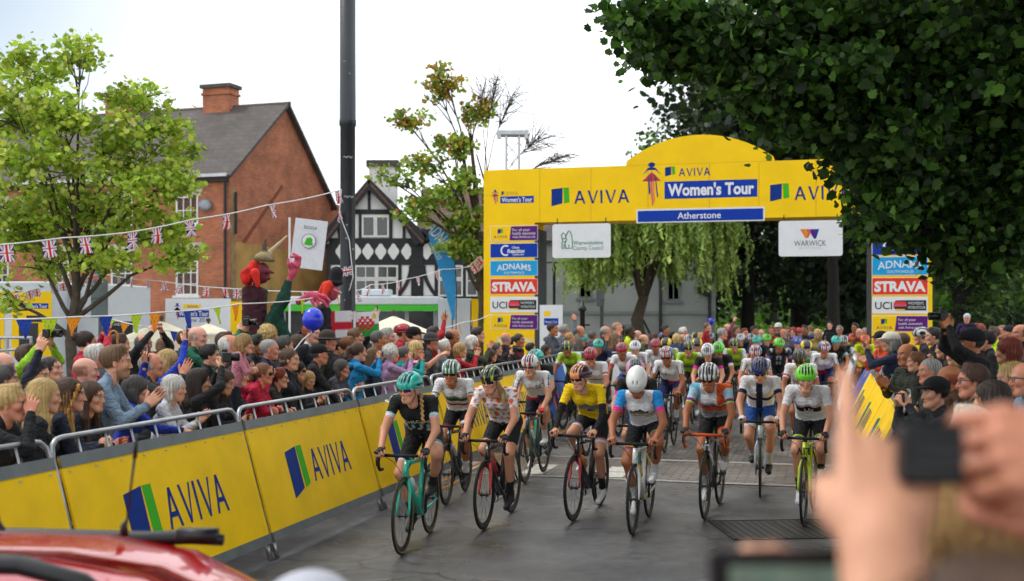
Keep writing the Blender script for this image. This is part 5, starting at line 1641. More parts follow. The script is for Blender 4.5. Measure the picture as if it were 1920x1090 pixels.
def fx(m, px0, py0, px1, py1, fn, *a):
 u0, v1 = auv(px0, py0); u1, v0 = auv(px1, py1); fn(m, FO + AR * u0 + ZUP * v0, AR, ZUP, u1 - u0, v1 - v0, *a)


def frect(m, px0, py0, px1, py1, mt, n0=.004):
 u0, v1 = auv(px0, py0); u1, v0 = auv(px1, py1); m.rect(u0, v0, u1, v1, AR, ZUP, FO, .002, mt, n0); return u0, v0, u1, v1


def ftext(m, txt, px0, py0, px1, py1, mt, n0=.008, **k):
 u0, v1 = auv(px0, py0); u1, v0 = auv(px1, py1)
 m.text(txt, v1 - v0, (u0 + u1) / 2, v0, AR, ZUP, FO, mt, n0, 'CENTER', maxw=(u1 - u0), **k)


m = MB()
fx(m, 1034, 353, 1068, 387, aviva_logo, .004); fx(m, 1077, 358, 1180, 380, lambda m, O, R, U, w, h: aviva_letters(m, O, R, U, w, h, NAVY, .004))
fx(m, 1444, 345, 1480, 378, aviva_logo, .004); fx(m, 1490, 350, 1596, 373, lambda m, O, R, U, w, h: aviva_letters(m, O, R, U, w, h, NAVY, .004))
fx(m, 1204, 304, 1240, 386, tour_figure, .004)
fx(m, 1247, 313, 1266, 331, aviva_logo, .004); fx(m, 1273, 316, 1332, 329, lambda m, O, R, U, w, h: aviva_letters(m, O, R, U, w, h, NAVY, .004))
frect(m, 1246, 341, 1420, 369, BLUE); ftext(m, "Women's Tour", 1252, 346, 1414, 363, WSIGN, off=.035)
frect(m, 1193, 393, 1434, 414, WSIGN); frect(m, 1196, 396, 1431, 412, BLUE, .007); ftext(m, 'Atherstone', 1270, 398.5, 1352, 409, WSIGN, .011, off=.01)
fx(m, 921, 356, 936, 384, tour_figure, .004); fx(m, 940, 359, 946, 366, aviva_logo, .004); fx(m, 949, 360, 971, 366, lambda m, O, R, U, w, h: aviva_letters(m, O, R, U, w, h, mat('logo_faint', '#b08f20', .5), .004))
frect(m, 938, 369, 1001, 380, BLUE); ftext(m, "Women's Tour", 941, 371, 998, 378, WSIGN, off=.02)
m.build('lettering', beam)


def sponsor(kind, px0, py0, px1, py1):
 m = MB(); frect(m, px0, py0, px1, py1, WSIGN, .004); b = .8
 x = lambda f: px0 + (px1 - px0) * f; y = lambda f: py0 + (py1 - py0) * f
 if kind == 'health':
  frect(m, px0 + b, py0 + b, px1 - b, py1 - b, YELL, .007)
  u0, v1 = auv(x(.44), py0 + b); u1, v0 = auv(px1 - b, py1 - b); m.prism([(u0 - .04, v0), (u1, v0), (u1, v1), (u0, v1)], AR, ZUP, FO, .002, PURP, .010)
  fx(m, x(.16), y(.2), x(.27), y(.55), aviva_logo, .011); fx(m, x(.08), y(.66), x(.36), y(.84), lambda m, O, R, U, w, h: aviva_letters(m, O, R, U, w, h, GREYT, .011))
  for i, s in enumerate(('For all your', 'health essentials', 'visit Aviva.co.uk')): 
   u0, v1 = auv(x(.47), y(.18 + .24 * i)); u1, v0 = auv(x(.95), y(.34 + .24 * i)); m.text(s, v1 - v0, u0, v0, AR, ZUP, FO, WSIGN, .014, 'LEFT', maxw=u1 - u0)
 elif kind == 'chain':
  frect(m, px0 + b, py0 + b, px1 - b, py1 - b, BLUE, .007); ftext(m, 'Chain', x(.45), y(.2), x(.62), y(.36), WSIGN, .011, off=.02, shear=.2); ftext(m, 'Reaction', x(.36), y(.4), x(.72), y(.66), WSIGN, .011, off=.03, shear=.2); ftext(m, 'Cycles.com', x(.46), y(.72), x(.72), y(.84), WSIGN, .011, off=.02, shear=.2)
  u0, v0 = auv(x(.33), y(.5)); r = (auv(x(.33), y(.1))[1] - v0)
  pts = [(u0 + r * math.cos(a) * q, v0 + r * math.sin(a) * q) for q, rg in ((1, range(0, 13)), (.72, range(12, -1, -1))) for a in [math.radians(60 + i * 20) for i in rg]]
  m.prism(pts, AR, ZUP, FO, .002, WSIGN, .0115)
 elif kind == 'adnams':
  frect(m, px0 + b, py0 + b, px1 - b, py1 - b, CYAN, .007)
  u0, v1 = auv(x(.1), y(.24)); u1, v0 = auv(x(.9), y(.62)); m.text('ADNAMS', v1 - v0, (u0 + u1) / 2, v0 - .03, AR, ZUP, FO, WSIGN, .011, maxw=u1 - u0, arc=.05, off=.012); ftext(m, 'SOUTHWOLD', x(.25), y(.74), x(.76), y(.88), WSIGN, .011)
 elif kind == 'strava':
  frect(m, px0 + b, py0 + b, px1 - b, py1 - b, REDS, .007); ftext(m, 'STRAVA', x(.04), y(.24), x(.96), y(.78), WSIGN, .011, off=.05, wide=1.15)
 elif kind == 'uci':
  ftext(m, 'UCI', x(.05), y(.3), x(.36), y(.74), INK, .011, off=.012); frect(m, x(.5), y(.2), x(.97), y(.82), INK, .007)
  ftext(m, "WOMEN'S", x(.64), y(.3), x(.92), y(.46), WSIGN, .011); ftext(m, 'WORLDTOUR', x(.64), y(.55), x(.95), y(.71), WSIGN, .011)
  u0, v0 = auv(x(.5), y(.51)); r = abs(auv(x(.5), y(.13))[1] - v0)
  for i, cc in enumerate((NAVY, REDS, PINK, INK, YELL)):
   z0, z1 = 1 - .4 * i, 1 - .4 * (i + 1); pts = []
   for zz in (z0, (z0 + z1) / 2, z1): pts.append((u0 + r * math.sqrt(max(0, 1 - zz * zz)), v0 + r * zz))
   for zz in (z1, (z0 + z1) / 2, z0): pts.append((u0 - r * math.sqrt(max(0, 1 - zz * zz)), v0 + r * zz))
   if i == 0: pts = pts[1:-1]
   if i == 4: pts = pts[:2] + pts[4:] if len(pts) > 5 else pts
   m.prism(pts, AR, ZUP, FO, .002, cc, .013)
 o = m.build('sponsor_panel', gantry); return o


for k, a, b_ in (('health', 424, 451), ('chain', 457, 483), ('adnams', 489, 517), ('strava', 523, 552), ('uci', 557, 586), ('health', 590, 618)): sponsor(k, 919, a, 1008.5, b_)
for k, a, b_ in (('health', 410, 436), ('chain', 444, 478), ('adnams', 482, 516), ('strava', 521, 553), ('uci', 557, 588), ('health', 592, 622)): sponsor(k, 1635, a, 1740, b_)
m = MB(); ftext(m, 'Sportsgraphics', 926, 632, 1006, 641, WSIGN, .005, off=.01); m.build('lettering', gantry)

# two white boards hanging under the beam
def hanging(px0, py0, px1, py1, label, draw):
 u0, v1 = auv(px0, py0); u1, v0 = auv(px1, py1); O = FO + AN * .02
 b = thing('hanging_board', O + AR * ((u0 + u1) / 2) + ZUP * v1, label, 'sign')
 r = .06; pts = []
 for cx_, cz, a0 in ((u1 - r, v0 + r, -90), (u1 - r, v1 - r, 0), (u0 + r, v1 - r, 90), (u0 + r, v0 + r, 180)):
  for i in range(5): a = math.radians(a0 + 22.5 * i); pts.append((cx_ + r * math.cos(a), cz + r * math.sin(a)))
 m = MB(); m.prism(pts, AR, ZUP, O, .04, WSIGN); p = m.build('board', b)
 m = MB(); draw(m, O); m.build('lettering', p)
 m = MB()
 for u in (u0 + .12, u1 - .12): m.tube([O + AR * u + ZUP * (v1 - .03) - AN * .02, O + AR * u + ZUP * (v1 + .14) - AN * .02], .012, INK, 6)
 m.build('bracket', b)


def d1(m, O):
 for s, y0, y1 in (('Warwickshire', 451, 460), ('County Council', 460, 470)):
  u0, v1 = auv(1075, y0); u1, v0 = auv(1131, y1); m.text(s, (v1 - v0) * .72, u0, v0 + .02, AR, ZUP, O, TEAL, .004, 'LEFT', maxw=u1 - u0, off=.01 if 'W' in s[:1] else 0)
 q = lambda pts: [O + AR * auv(*p)[0] + ZUP * auv(*p)[1] + AN * .004 for p in pts]     # a bear and a ragged staff in outline
 for pts in (((1054, 466), (1054, 455), (1056, 452), (1054, 447), (1053, 441), (1056, 437), (1060, 439), (1061, 444)), ((1061, 466), (1060, 456), (1063, 450), (1061, 444), (1064, 438), (1066, 433), (1069, 434), (1072, 440), (1073, 448), (1074, 458), (1073, 466), (1067, 466), (1067, 459)), ((1054, 466), (1058, 466), (1058, 458)), ((1061, 466), (1066, 466)), ((1061, 447), (1056, 448)), ((1061, 453), (1057, 455))):
  m.tube(q(pts), .011, TEAL, 5)


def d2(m, O):
 ftx = lambda s, a, b, c, d, mt: m.text(s, auv(a, b)[1] - auv(c, d)[1], (auv(a, b)[0] + auv(c, d)[0]) / 2, auv(c, d)[1], AR, ZUP, O, mt, .004, maxw=auv(c, d)[0] - auv(a, b)[0])
 ftx('WARWICK', 1489, 451.5, 1549, 461, GREYT); ftx('DISTRICT COUNCIL', 1497, 464, 1541, 467, mat('sign_faint', '#b9babd', .5))
 for pts, c in ((((1500, 430), (1510, 430), (1516, 445), (1511, 448)), ORNG), (((1506, 430), (1512, 430), (1517, 444), (1514, 446)), YELL), (((1512, 430), (1518, 430), (1519, 438), (1516, 446)), PINK), (((1519, 430), (1526, 430), (1530, 440), (1526, 448), (1519, 436)), PURP), (((1526, 430), (1536, 430), (1530, 448), (1526, 448), (1529, 440)), BLUE)):
  m.prism([auv(*p) for p in pts][::-1], AR, ZUP, O, .001, c, .004)


hanging(1036, 421, 1145, 483, 'white hanging board with a green bear emblem and Warwickshire County Council lettering', d1)
hanging(1460, 415, 1580, 480, 'white hanging board with a coloured W emblem and grey WARWICK lettering', d2)

# truss mast behind the left tower
tm = thing('truss_mast', (.1, 30.6, 0), 'silver truss mast with a flat head rising behind the left end of the arch', 'mast')
m = MB(); cxm = .02
for dx in (-.17, .17):
 for dy in (-.17, .17): m.tube([(cxm + dx, 30.6 + dy, 0), (cxm + dx, 30.6 + dy, 6.75)], .03, ALU, 8)
for k in range(16):
 z = .2 + k * .4
 for (a, b) in (((-1, -1), (1, -1)), ((1, -1), (1, 1)), ((1, 1), (-1, 1)), ((-1, 1), (-1, -1))):
  m.tube([(cxm + a[0] * .17, 30.6 + a[1] * .17, z), (cxm + b[0] * .17, 30.6 + b[1] * .17, z + .4)], .012, ALU, 5)
m.build('lattice', tm)
m = MB(); m.box((cxm, 30.6, 6.83), (.85, .5, .12), ALU); m.box((cxm - .36, 30.4, 6.72), (.1, .1, .12), ALU); m.box((cxm + .36, 30.4, 6.72), (.1, .1, .12), ALU); m.build('mast_head', tm, bevel=.01)

# ------------------------------------------------------------------ crowd barriers
GALV = mat('galvanised_steel', '#a7a9ab', .3, metal=.85, var=.15, scale=9); GSTR = mat('grey_strip', '#6d7474', .5, metal=.3, var=.15)
BYEL = mat('barrier_yellow', '#f4c600', .55, spec=.25, var=.1, scale=2.5, bump=.45, bscale=2.2)


def barrier(P0, P1, out, label, art, lean=.28, zt=1.155, zb=.17, rail=True, panel=BYEL):
 """barrier between two feet P0,P1; the board leans back (away from 'out', the road side)"""
 P0, P1 = Vector(P0), Vector(P1); d = (P1 - P0); Ln = d.length; R = d.normalized(); bk = Vector(out) * -1
 b = thing('crowd_barrier', (P0 + P1) / 2, label, 'barrier', 'advertising barriers along the road')
 U = (bk * lean + ZUP * (zt - zb)).normalized(); slant = math.hypot(lean, zt - zb)
 Rr = R if R.cross(U).dot(Vector(out)) > 0 else -R
 O = (P0 if Rr.dot(R) > 0 else P1) + ZUP * zb
 Nn = Rr.cross(U)
 m = MB(); m.rect(.03, .0, Ln - .03, slant, Rr, U, O, .02, panel); pn = m.build('panel', b)
 m = MB(); m.rect(.03, slant - .07, Ln - .03, slant + .012, Rr, U, O, .024, GSTR, .005); m.rect(.03, -.03, Ln - .03, .05, Rr, U, O, .024, GSTR, .005); m.build('edge_strip', pn)
 m = MB()
 for k in range(9): m.lathe([(.012, 0), (.009, .006)], O + Rr * (.1 + k * (Ln - .2) / 8) + U * (slant - .1) + Nn * .004, GALV, 8)
 m.build('rivet', pn)
 m = MB()
 q = lambda u, v, n=-.035: O + Rr * u + U * v + Nn * n
 rt = slant + .135
 m.tube([q(.012, -.1), q(.012, rt - .12), q(.03, rt - .05), q(.08, rt - .01), q(.14, rt), q(Ln - .14, rt), q(Ln - .08, rt - .01), q(Ln - .03, rt - .05), q(Ln - .012, rt - .12), q(Ln - .012, -.1)], .019, GALV, 8)
 for k in range(1, 8): m.tube([q(Ln * k / 8, .05), q(Ln * k / 8, rt)], .009, GALV, 6)
 m.build('rail', b, smooth=True)
 for u in (.06, Ln - .06):
  m = MB(); f = O + Rr * u
  m.tube([q(u, .02, -.03), Vector((f.x, f.y, 0)) + Nn * 0 + Vector(out) * .02], .022, GALV, 8); m.tube([q(u, .6, -.05), Vector((f.x, f.y, .0)) - Vector(out) * .62], .018, GALV, 8); m.build('leg', b, smooth=True)
 if art:
  m = MB(); art(m, O, Rr, U, Ln, slant); m.build('lettering', pn)
 return b


def art_aviva(m, O, R, U, L_, h):
 n0 = .003
 aviva_logo(m, O + R * (L_ * .24) + U * (h * .24), R, U, .36, h * .46, n0)
 aviva_letters(m, O + R * (L_ * .24 + .47) + U * (h * .34), R, U, .86, h * .30, NAVY, n0, thick=.15)


def art_blue(m, O, R, U, L_, h):
 m.rect(.05, .06, L_ - .05, h - .08, R, U, O, .002, mat('banner_blue', '#1f5fb4', .45), .003); m.prism([(L_ * .35, .06), (L_ * .62, .06), (L_ * .5, h - .12), (L_ * .42, h - .12)], R, U, O, .002, ORNG, .006); m.prism([(L_ * .42, .16), (L_ * .56, .16), (L_ * .49, h - .25), (L_ * .46, h - .25)], R, U, O, .002, BLUE, .009)


LB = lambda Y: Vector((-2.045 + .272 * (Y - 9.78), Y, 0))
ys = [5.0, 7.39, 9.78, 12.2, 14.63, 17.05, 19.45]
RDl = Vector((.272, 1, 0)).normalized(); OUTL = Vector((RDl.y, -RDl.x, 0))
lab = ['yellow barrier with blue edge mark, nearest panel cut by the left side of the frame', 'yellow barrier with AVIVA lettering just behind the red car', 'yellow barrier with AVIVA lettering below the crimson and black jackets', 'yellow barrier with AVIVA lettering behind the rider on the turquoise bike',
  'yellow barrier behind the rider in the white, green and red jersey', 'yellow barrier behind the rider in the orange dotted jersey']
for i in range(6): barrier(LB(ys[i]), LB(ys[i + 1]), OUTL, lab[i], art_aviva)
barrier(LB(19.5), LB(21.8), OUTL, 'blue and orange printed barrier at the far end of the left side', art_blue, panel=WSIGN)
barrier(Vector((.95, 22.6, 0)), Vector((3.2, 22.4, 0)), Vector((0, -1, 0)), 'bare white backed barrier standing across the end of the left row', None, panel=WSIGN)
RB = lambda Y: Vector((6.1 + .27 * (Y - 21.4), Y, 0)); OUTR = -OUTL
rl = ['yellow barrier hidden among the nearest right hand crowd', 'yellow barrier beside the black cap on the right of the road', 'yellow barrier next to the blue and white barrier on the right']
yr = [11.9, 14.3, 16.7, 19.1]
for i in range(3): barrier(RB(yr[i]), RB(yr[i + 1]), OUTR, rl[i], art_aviva, lean=.5)
barrier(RB(19.15), RB(21.6), OUTR, 'blue barrier with white stripe and orange mark on the right of the road', art_blue, panel=WSIGN, lean=.55)
barrier(RB(21.7), RB(24.0), OUTR, 'plain white barrier at the far end of the right hand row', None, panel=WSIGN)
# ------------------------------------------------------------------ trees
BARK = mat('bark', '#4a4236', .9, var=.35, scale=9, bump=.8, bscale=30); BARKD = mat('dark_bark', '#1c1a17', .9, var=.35, scale=9, bump=.8, bscale=30)
M_LEAF = flag_mat('leaf', rough=.55, bscale=20, translucent=.38)
M_LEAFD = flag_mat('leaf_dense', rough=.55, bscale=20, translucent=.22)
LOBED = np.array([(0, -.5), (.2, -.4), (.34, -.3), (.5, -.12), (.36, .06), (.4, .3), (.2, .28), (.02, .55), (-.18, .3), (-.43, .27), (-.35, .05), (-.47, -.16), (-.3, -.32), (-.18, -.42)])
DIAM = np.array([(0, -.5), (.3, -.05), (0, .5), (-.3, -.05)])
PENT = np.array([(0, -.5), (.36, -.15), (.25, .3), (-.02, .5), (-.3, .22), (-.34, -.2)])


def leaves(name, pts, size, cols, parent, r, shape=PENT, tilt=.7, matl=None, droop=0.0):
 """many separate small leaf faces, one mesh"""
 n = len(pts); k = len(shape)
 nrm = r.normal(size=(n, 3)) * tilt; nrm[:, 2] += 1 - tilt * .3; nrm /= np.linalg.norm(nrm, axis=1)[:, None]
 t = r.normal(size=(n, 3)); t[:, 2] -= droop; t -= nrm * (t * nrm).sum(1)[:, None]; t /= np.linalg.norm(t, axis=1)[:, None] + 1e-9
 b = np.cross(nrm, t); s = size * r.uniform(.5, 1.35, n)
 V = pts[:, None, :] + (b[:, None, :] * shape[None, :, :1] + t[:, None, :] * shape[None, :, 1:]) * s[:, None, None]
 V += nrm[:, None, :] * (np.abs(shape[None, :, :1]) ** 2 * .5 * s[:, None, None])
 C = np.repeat(np.concatenate([cols, np.full((n, 1), .5)], 1), k, 0)
 return add_obj(name, np_mesh(name, V.reshape(-1, 3), np.arange(n * k).reshape(n, k), [matl or M_LEAF], False, col=C), parent)


def grow(r, root, blobs, trunk_r, bark, parent, twigs=5, trunk_top=None, name='trunk', bend=.15):
 """tapered trunk, limbs to every clump of the crown and twigs inside them"""
 m = MB(); root = np.array(root, float); ends = []
 top = np.array(trunk_top if trunk_top is not None else np.mean([b[0] for b in blobs], 0), float)
 ts = [root + (top - root) * f + np.array((r.normal() * bend * .4, r.normal() * bend * .4, 0)) * (0 < f) for f in np.linspace(0, 1, 7)]
 m.tube([Vector(p) for p in ts], [trunk_r * (1.25 if i == 0 else 1) * (1 - .75 * i / 6) for i in range(7)], bark, 9)
 for c, rad in blobs:
  c = np.array(c, float); h = (c[2] - root[2]); f = min(max(.25 + .4 * (h / max(top[2] - root[2], .1)) - .1, .25), .95)
  i = f * 6; s = ts[int(i)] + (ts[min(int(i) + 1, 6)] - ts[int(i)]) * (i - int(i))
  mid = (s + c) / 2 + np.array((0, 0, .12 * np.linalg.norm(c - s))) + r.normal(size=3) * bend * .5
  r0 = trunk_r * (1 - .75 * f) * .62
  m.tube([Vector(s), Vector((s + mid) / 2 + r.normal(size=3) * .05), Vector(mid), Vector(c)], [r0, r0 * .75, r0 * .5, r0 * .25], bark, 6)
  for k in range(twigs):
   v = r.normal(size=3); v /= np.linalg.norm(v); e = c + v * np.array(rad) * r.uniform(.6, 1.05); b0 = mid + (c - mid) * r.uniform(.2, 1)
   mm = (b0 + e) / 2 + r.normal(size=3) * .06
   m.tube([Vector(b0), Vector(mm), Vector(e)], [r0 * .28 + .004, r0 * .18 + .003, .003], bark, 4); ends.append((b0, e))
 m.build(name, parent, smooth=True)
 return ends


def crown_points(r, blobs, per, clump=.16, hollow=.55, n_cl=14):
 P_ = []; B_ = []
 for c, rad in blobs:
  rad = np.array(rad, float); vol = float(np.prod(rad)) ** (1 / 3)
  k = max(4, int(n_cl * (vol / .6) ** 2)); v = r.normal(size=(k, 3)); v /= np.linalg.norm(v, axis=1)[:, None]
  cs = np.array(c) + v * rad * r.uniform(hollow, 1.0, (k, 1))
  nn = max(3, int(per * vol ** 2 / k)); br_ = r.uniform(.7, 1.3, k)
  p = cs[:, None, :] + r.normal(size=(k, nn, 3)) * clump * np.array((1, 1, .6))
  P_.append(p.reshape(-1, 3)); B_.append(np.repeat(br_, nn))
 return np.concatenate(P_), np.concatenate(B_)


def leaf_cols(r, n, palette, jitter=.25, clump=None):
 pal = np.array([hexc(c) for c in palette]); c = pal[r.integers(0, len(pal), n)] * r.uniform(1 - jitter, 1 + jitter, (n, 1))
 if clump is not None: c = c * clump[:, None]
 return c.clip(0, 1)


def pxblob(px, py, Y, rx, ry, rd=None):
 c = P(px, py, Y); a = rx / F * Y; b = ry / F * Y
 return (tuple(c), (a, rd if rd else a, b))


# left tree: fresh green, fairly open
r = np.random.default_rng(11)
lt = thing('maple_tree', ((128 - CX) / F * 20, 20, 0), 'bright green leafy tree with an open crown in front of the brick house', 'tree')
bl = [pxblob(*q) for q in ((150, 95, 20.2, 45, 45, .35), (60, 130, 20.5, 70, 55, .5), (20, 215, 20, 80, 60, .6), (110, 200, 19.6, 60, 55, .45), (260, 180, 20.2, 65, 38, .5), (200, 260, 19.7, 85, 60, .6), (310, 260, 20.4, 70, 50, .55), (80, 310, 19.5, 95, 65, .7),
       (340, 330, 20, 50, 45, .45), (230, 360, 19.6, 95, 60, .7), (130, 400, 20.5, 110, 60, .8), (20, 400, 19.8, 80, 60, .7), (300, 425, 20.2, 75, 45, .6), (60, 480, 20.2, 90, 45, .7), (200, 470, 19.8, 90, 45, .6), (340, 480, 20.1, 45, 38, .4), (10, 560, 20, 30, 26, .3))]
grow(r, ((128 - CX) / F * 20, 20, 0), bl, .125, BARK, lt, 7, trunk_top=tuple(P(150, 300, 20)))
pts, br_ = crown_points(r, bl, 2500, .15, .4, 18)
leaves('crown', pts, .1, leaf_cols(r, len(pts), ('#a2bd3a', '#8fae30', '#b3c548', '#7d9a2c', '#c0c655'), .2, br_), lt, r, LOBED, .75)

# middle tree: sparse, tips turning gold, bare twigs to the right
r = np.random.default_rng(5)
mt = thing('autumn_tinted_tree', (-.75, 31, 0), 'sparse tree with green and golden leaves and bare twigs beside the start arch', 'tree')
bl = [pxblob(*q) for q in ((830, 135, 31, 22, 20, .3), (820, 165, 31, 45, 30, .5), (880, 215, 31, 42, 28, .5), (760, 225, 31.3, 40, 30, .5), (850, 270, 31, 55, 30, .6), (800, 300, 30.7, 38, 26, .5), (755, 340, 30.5, 30, 12, .4), (800, 372, 30.5, 62, 22, .7), (860, 345, 30.8, 45, 28, .6), (780, 398, 30.4, 40, 18, .5), (870, 410, 30.6, 50, 30, .6), (850, 460, 30.5, 48, 26, .5), (900, 470, 30.8, 30, 26, .4), (710, 325, 30.5, 18, 12, .2))]
en = grow(r, (-.75, 31, 0), bl, .15, BARK, mt, 6, trunk_top=tuple(P(885, 250, 31)))
bare = [pxblob(*q) for q in ((960, 180, 31, 60, 55, .8), (1020, 250, 31.5, 60, 45, .8), (930, 150, 31.2, 30, 40, .5), (1060, 290, 31.6, 40, 20, .6), (905, 170, 31, 40, 50, .6))]
grow(r, (-.7, 31, 2.0), bare, .075, BARK, mt, 44, trunk_top=tuple(P(905, 290, 31)), name='bare_branches')
pts, br_ = crown_points(r, bl, 1500, .15, .25, 12)
zz = pts[:, 2]; gold = (r.random(len(pts)) < np.clip((zz - 5.4) / 4.2, .08, .6))
c1 = leaf_cols(r, len(pts), ('#86a83a', '#70952f', '#9cb446'), .25, br_); c2 = leaf_cols(r, len(pts), ('#b08a2c', '#a8772a', '#b59c3a'), .2, br_)
leaves('crown', pts, .125, np.where(gold[:, None], c2, c1), mt, r, LOBED, .75)

# weeping willow
r = np.random.default_rng(8)
wl = thing('weeping_willow', ((1205 - CX) / F * 38, 38, 0), 'weeping willow with long drooping curtains under the start arch', 'tree')
wx = (1205 - CX) / F * 38
m = MB(); m.tube([(wx, 38, 0), (wx - .05, 38, 1.0), (wx - .2, 38, 1.8), (wx + .05, 38, 2.6)], [.26, .22, .2, .16], BARK, 9)
tips = []
for i in range(26):
 a = r.uniform(0, 6.28); rr_ = r.uniform(.7, 2.35); tx, ty = wx + .25 + rr_ * math.cos(a) * 1.02, 38 + rr_ * math.sin(a) * .9; tz = 5.7 - .12 * rr_ ** 2 + r.uniform(-.2, .5)
 m.tube([(wx, 38, 2.3), (wx + (tx - wx) * .4, 38 + (ty - 38) * .4, tz * .8 + .6), (tx, ty, tz)], [.09, .05, .015], BARK, 5); tips.append((tx, ty, tz))
m.build('trunk', wl, smooth=True)
pts = []; br_ = []; dirs = []
for i in range(2000):
 tx, ty, tz = tips[r.integers(0, len(tips))]; x0 = tx + r.normal() * .42; y0 = ty + r.normal() * .42; z0 = tz + r.normal() * .22 + .1; ln = r.uniform(1.0, 3.1) * (.75 + .1 * abs(x0 - wx)); n = int(ln * 17); bri = r.uniform(.62, 1.35)
 f = np.linspace(0, 1, n); dx = (x0 - wx) * .12; dy = (y0 - 38) * .12
 q = np.stack([x0 + dx * np.sqrt(f) + .04 * np.sin(f * 9 + i), y0 + dy * np.sqrt(f), np.maximum(z0 + .25 * np.sin(f * 1.6) - ln * f ** 1.25, 1.75)], 1); pts.append(q + r.normal(size=q.shape) * .025); br_.append(np.full(n, bri))
pts = np.concatenate(pts); br_ = np.concatenate(br_)
leaves('crown', pts, .2, leaf_cols(r, len(pts), ('#a3bd63', '#93ae55', '#b4c86f', '#82a04c'), .2, br_), wl, r, np.array([(0, -.5), (.26, 0), (0, .5), (-.26, 0)]) * np.array((1., 1.2)), .9, droop=4.0)

# dark trees beyond the arch
DARKP = ('#223716', '#1b2e12', '#2b421a', '#16260f')
MIDP = ('#3c5c22', '#47691f', '#325018', '#5a7a2c')


def far_tree(seed, px, Y, w, z0, z1, pal, label, leaf=.34, n=2600, trunk=.35, lean=0.0, name='broadleaf_tree'):
 r = np.random.default_rng(seed); x = (px - CX) / F * Y
 t = thing(name, (x, Y, 0), label, 'tree', 'broadleaf trees beyond the start line')
 bl = []; H_ = z1 - z0
 for i in range(13):
  a = r.uniform(0, 6.28); f = r.uniform(0, 1); q = w * (.25 + .55 * math.sin(math.pi * min(.95, f * .8 + .18))) * r.uniform(.35, 1)
  bl.append(((x + lean + q * math.cos(a), Y + q * math.sin(a) * .8, z0 + H_ * (.12 + .8 * f)), (w * .38, w * .38, H_ * .17)))
 grow(r, (x, Y, 0), bl, trunk, BARKD, t, 3, trunk_top=(x + lean, Y, z0 + H_ * .55))
 pts, b_ = crown_points(r, bl, n / 13 / (w * .38 * w * .38 * H_ * .17) ** (2 / 3), .45, .45, 6)
 leaves('crown', pts, leaf, leaf_cols(r, len(pts), pal, .25, b_), t, r, PENT, .8, M_LEAFD)
 return t


far_tree(21, 1290, 62, 3.6, 3.5, 15.5, MIDP, 'mid green tree whose top shows above the domed arch', n=5200, leaf=.3)
far_tree(22, 1400, 50, 4.6, 1.9, 14, DARKP, 'dark tree behind the hanging board with the W emblem', n=8000)
far_tree(23, 1345, 47, 2.2, 2.6, 8.5, DARKP, 'smaller dark tree with a slanting trunk right of the willow', lean=-1.2, trunk=.24, n=3500)
far_tree(24, 1500, 55, 5.4, 1.7, 16, DARKP, 'thick trunked dark tree in the middle of the shade beyond the arch', trunk=.5, n=9000)
far_tree(25, 1590, 48, 4.4, 1.8, 13, DARKP, 'dark tree standing left of the right arch tower', n=8000)
far_tree(26, 1700, 60, 6.5, 1.2, 16, DARKP, 'dark tree standing behind the right arch tower', n=9000)
far_tree(27, 1800, 44, 3.6, 1.6, 9.5, MIDP, 'mid green tree right of the right arch tower', n=5600, leaf=.3)
far_tree(28, 1900, 52, 4.6, 1.3, 12, MIDP, 'green tree at the right edge above the right hand crowd', n=6000, leaf=.3)
far_tree(29, 1450, 85, 9, .3, 14, ('#7f9f3f', '#6f9338', '#90ab50'), 'light green tree on the bright lawn far beyond the arch', n=6000, leaf=.5)
far_tree(30, 1340, 95, 9, .3, 13, ('#7f9f3f', '#6f9338', '#90ab50'), 'pale green tree far away behind the slanting trunk', n=5000, leaf=.55)
far_tree(31, 1620, 90, 10, .2, 14, MIDP, 'green tree far away filling the gap beside the arch tower', n=6000, leaf=.5)
for sd, px, Y, lb in ((33, 1560, 40, 'dark spreading tree roofing over the road beyond the arch'), (34, 1740, 38, 'dark spreading tree roofing over the far right pavement')): far_tree(sd, px, Y, 6, 5.2, 13, DARKP, lb, n=9000, trunk=.26)

# hedges
def hedge(seed, px0, px1, Y, z1, label, pal):
 r = np.random.default_rng(seed); x0, x1 = (px0 - CX) / F * Y, (px1 - CX) / F * Y
 h = thing('hedge', ((x0 + x1) / 2, Y, 0), label, 'hedge'); n = int((x1 - x0) * 420)
 p = np.stack([r.uniform(x0, x1, n), Y + r.normal(size=n) * .35, np.abs(r.beta(2, 1.2, n)) * z1 + r.normal(size=n) * .06], 1)
 leaves('foliage', p, .12, leaf_cols(r, n, pal, .3), h, r, PENT, .9)
 m = MB(); rr_ = random.Random(seed)
 for k in range(int((x1 - x0) * 3)): a = rr_.uniform(x0, x1); m.tube([(a, Y, 0), (a + rr_.uniform(-.1, .1), Y, z1 * .8)], .015, BARKD, 4)
 m.build('stem', h)
hedge(41, 1335, 1540, 58, 1.5, 'bright low hedge in front of the lawn beyond the arch', ('#7fae2c', '#94bd3a', '#6b9a26'))
hedge(42, 1740, 1990, 40, 2.2, 'dark hedge behind the right hand crowd', DARKP)

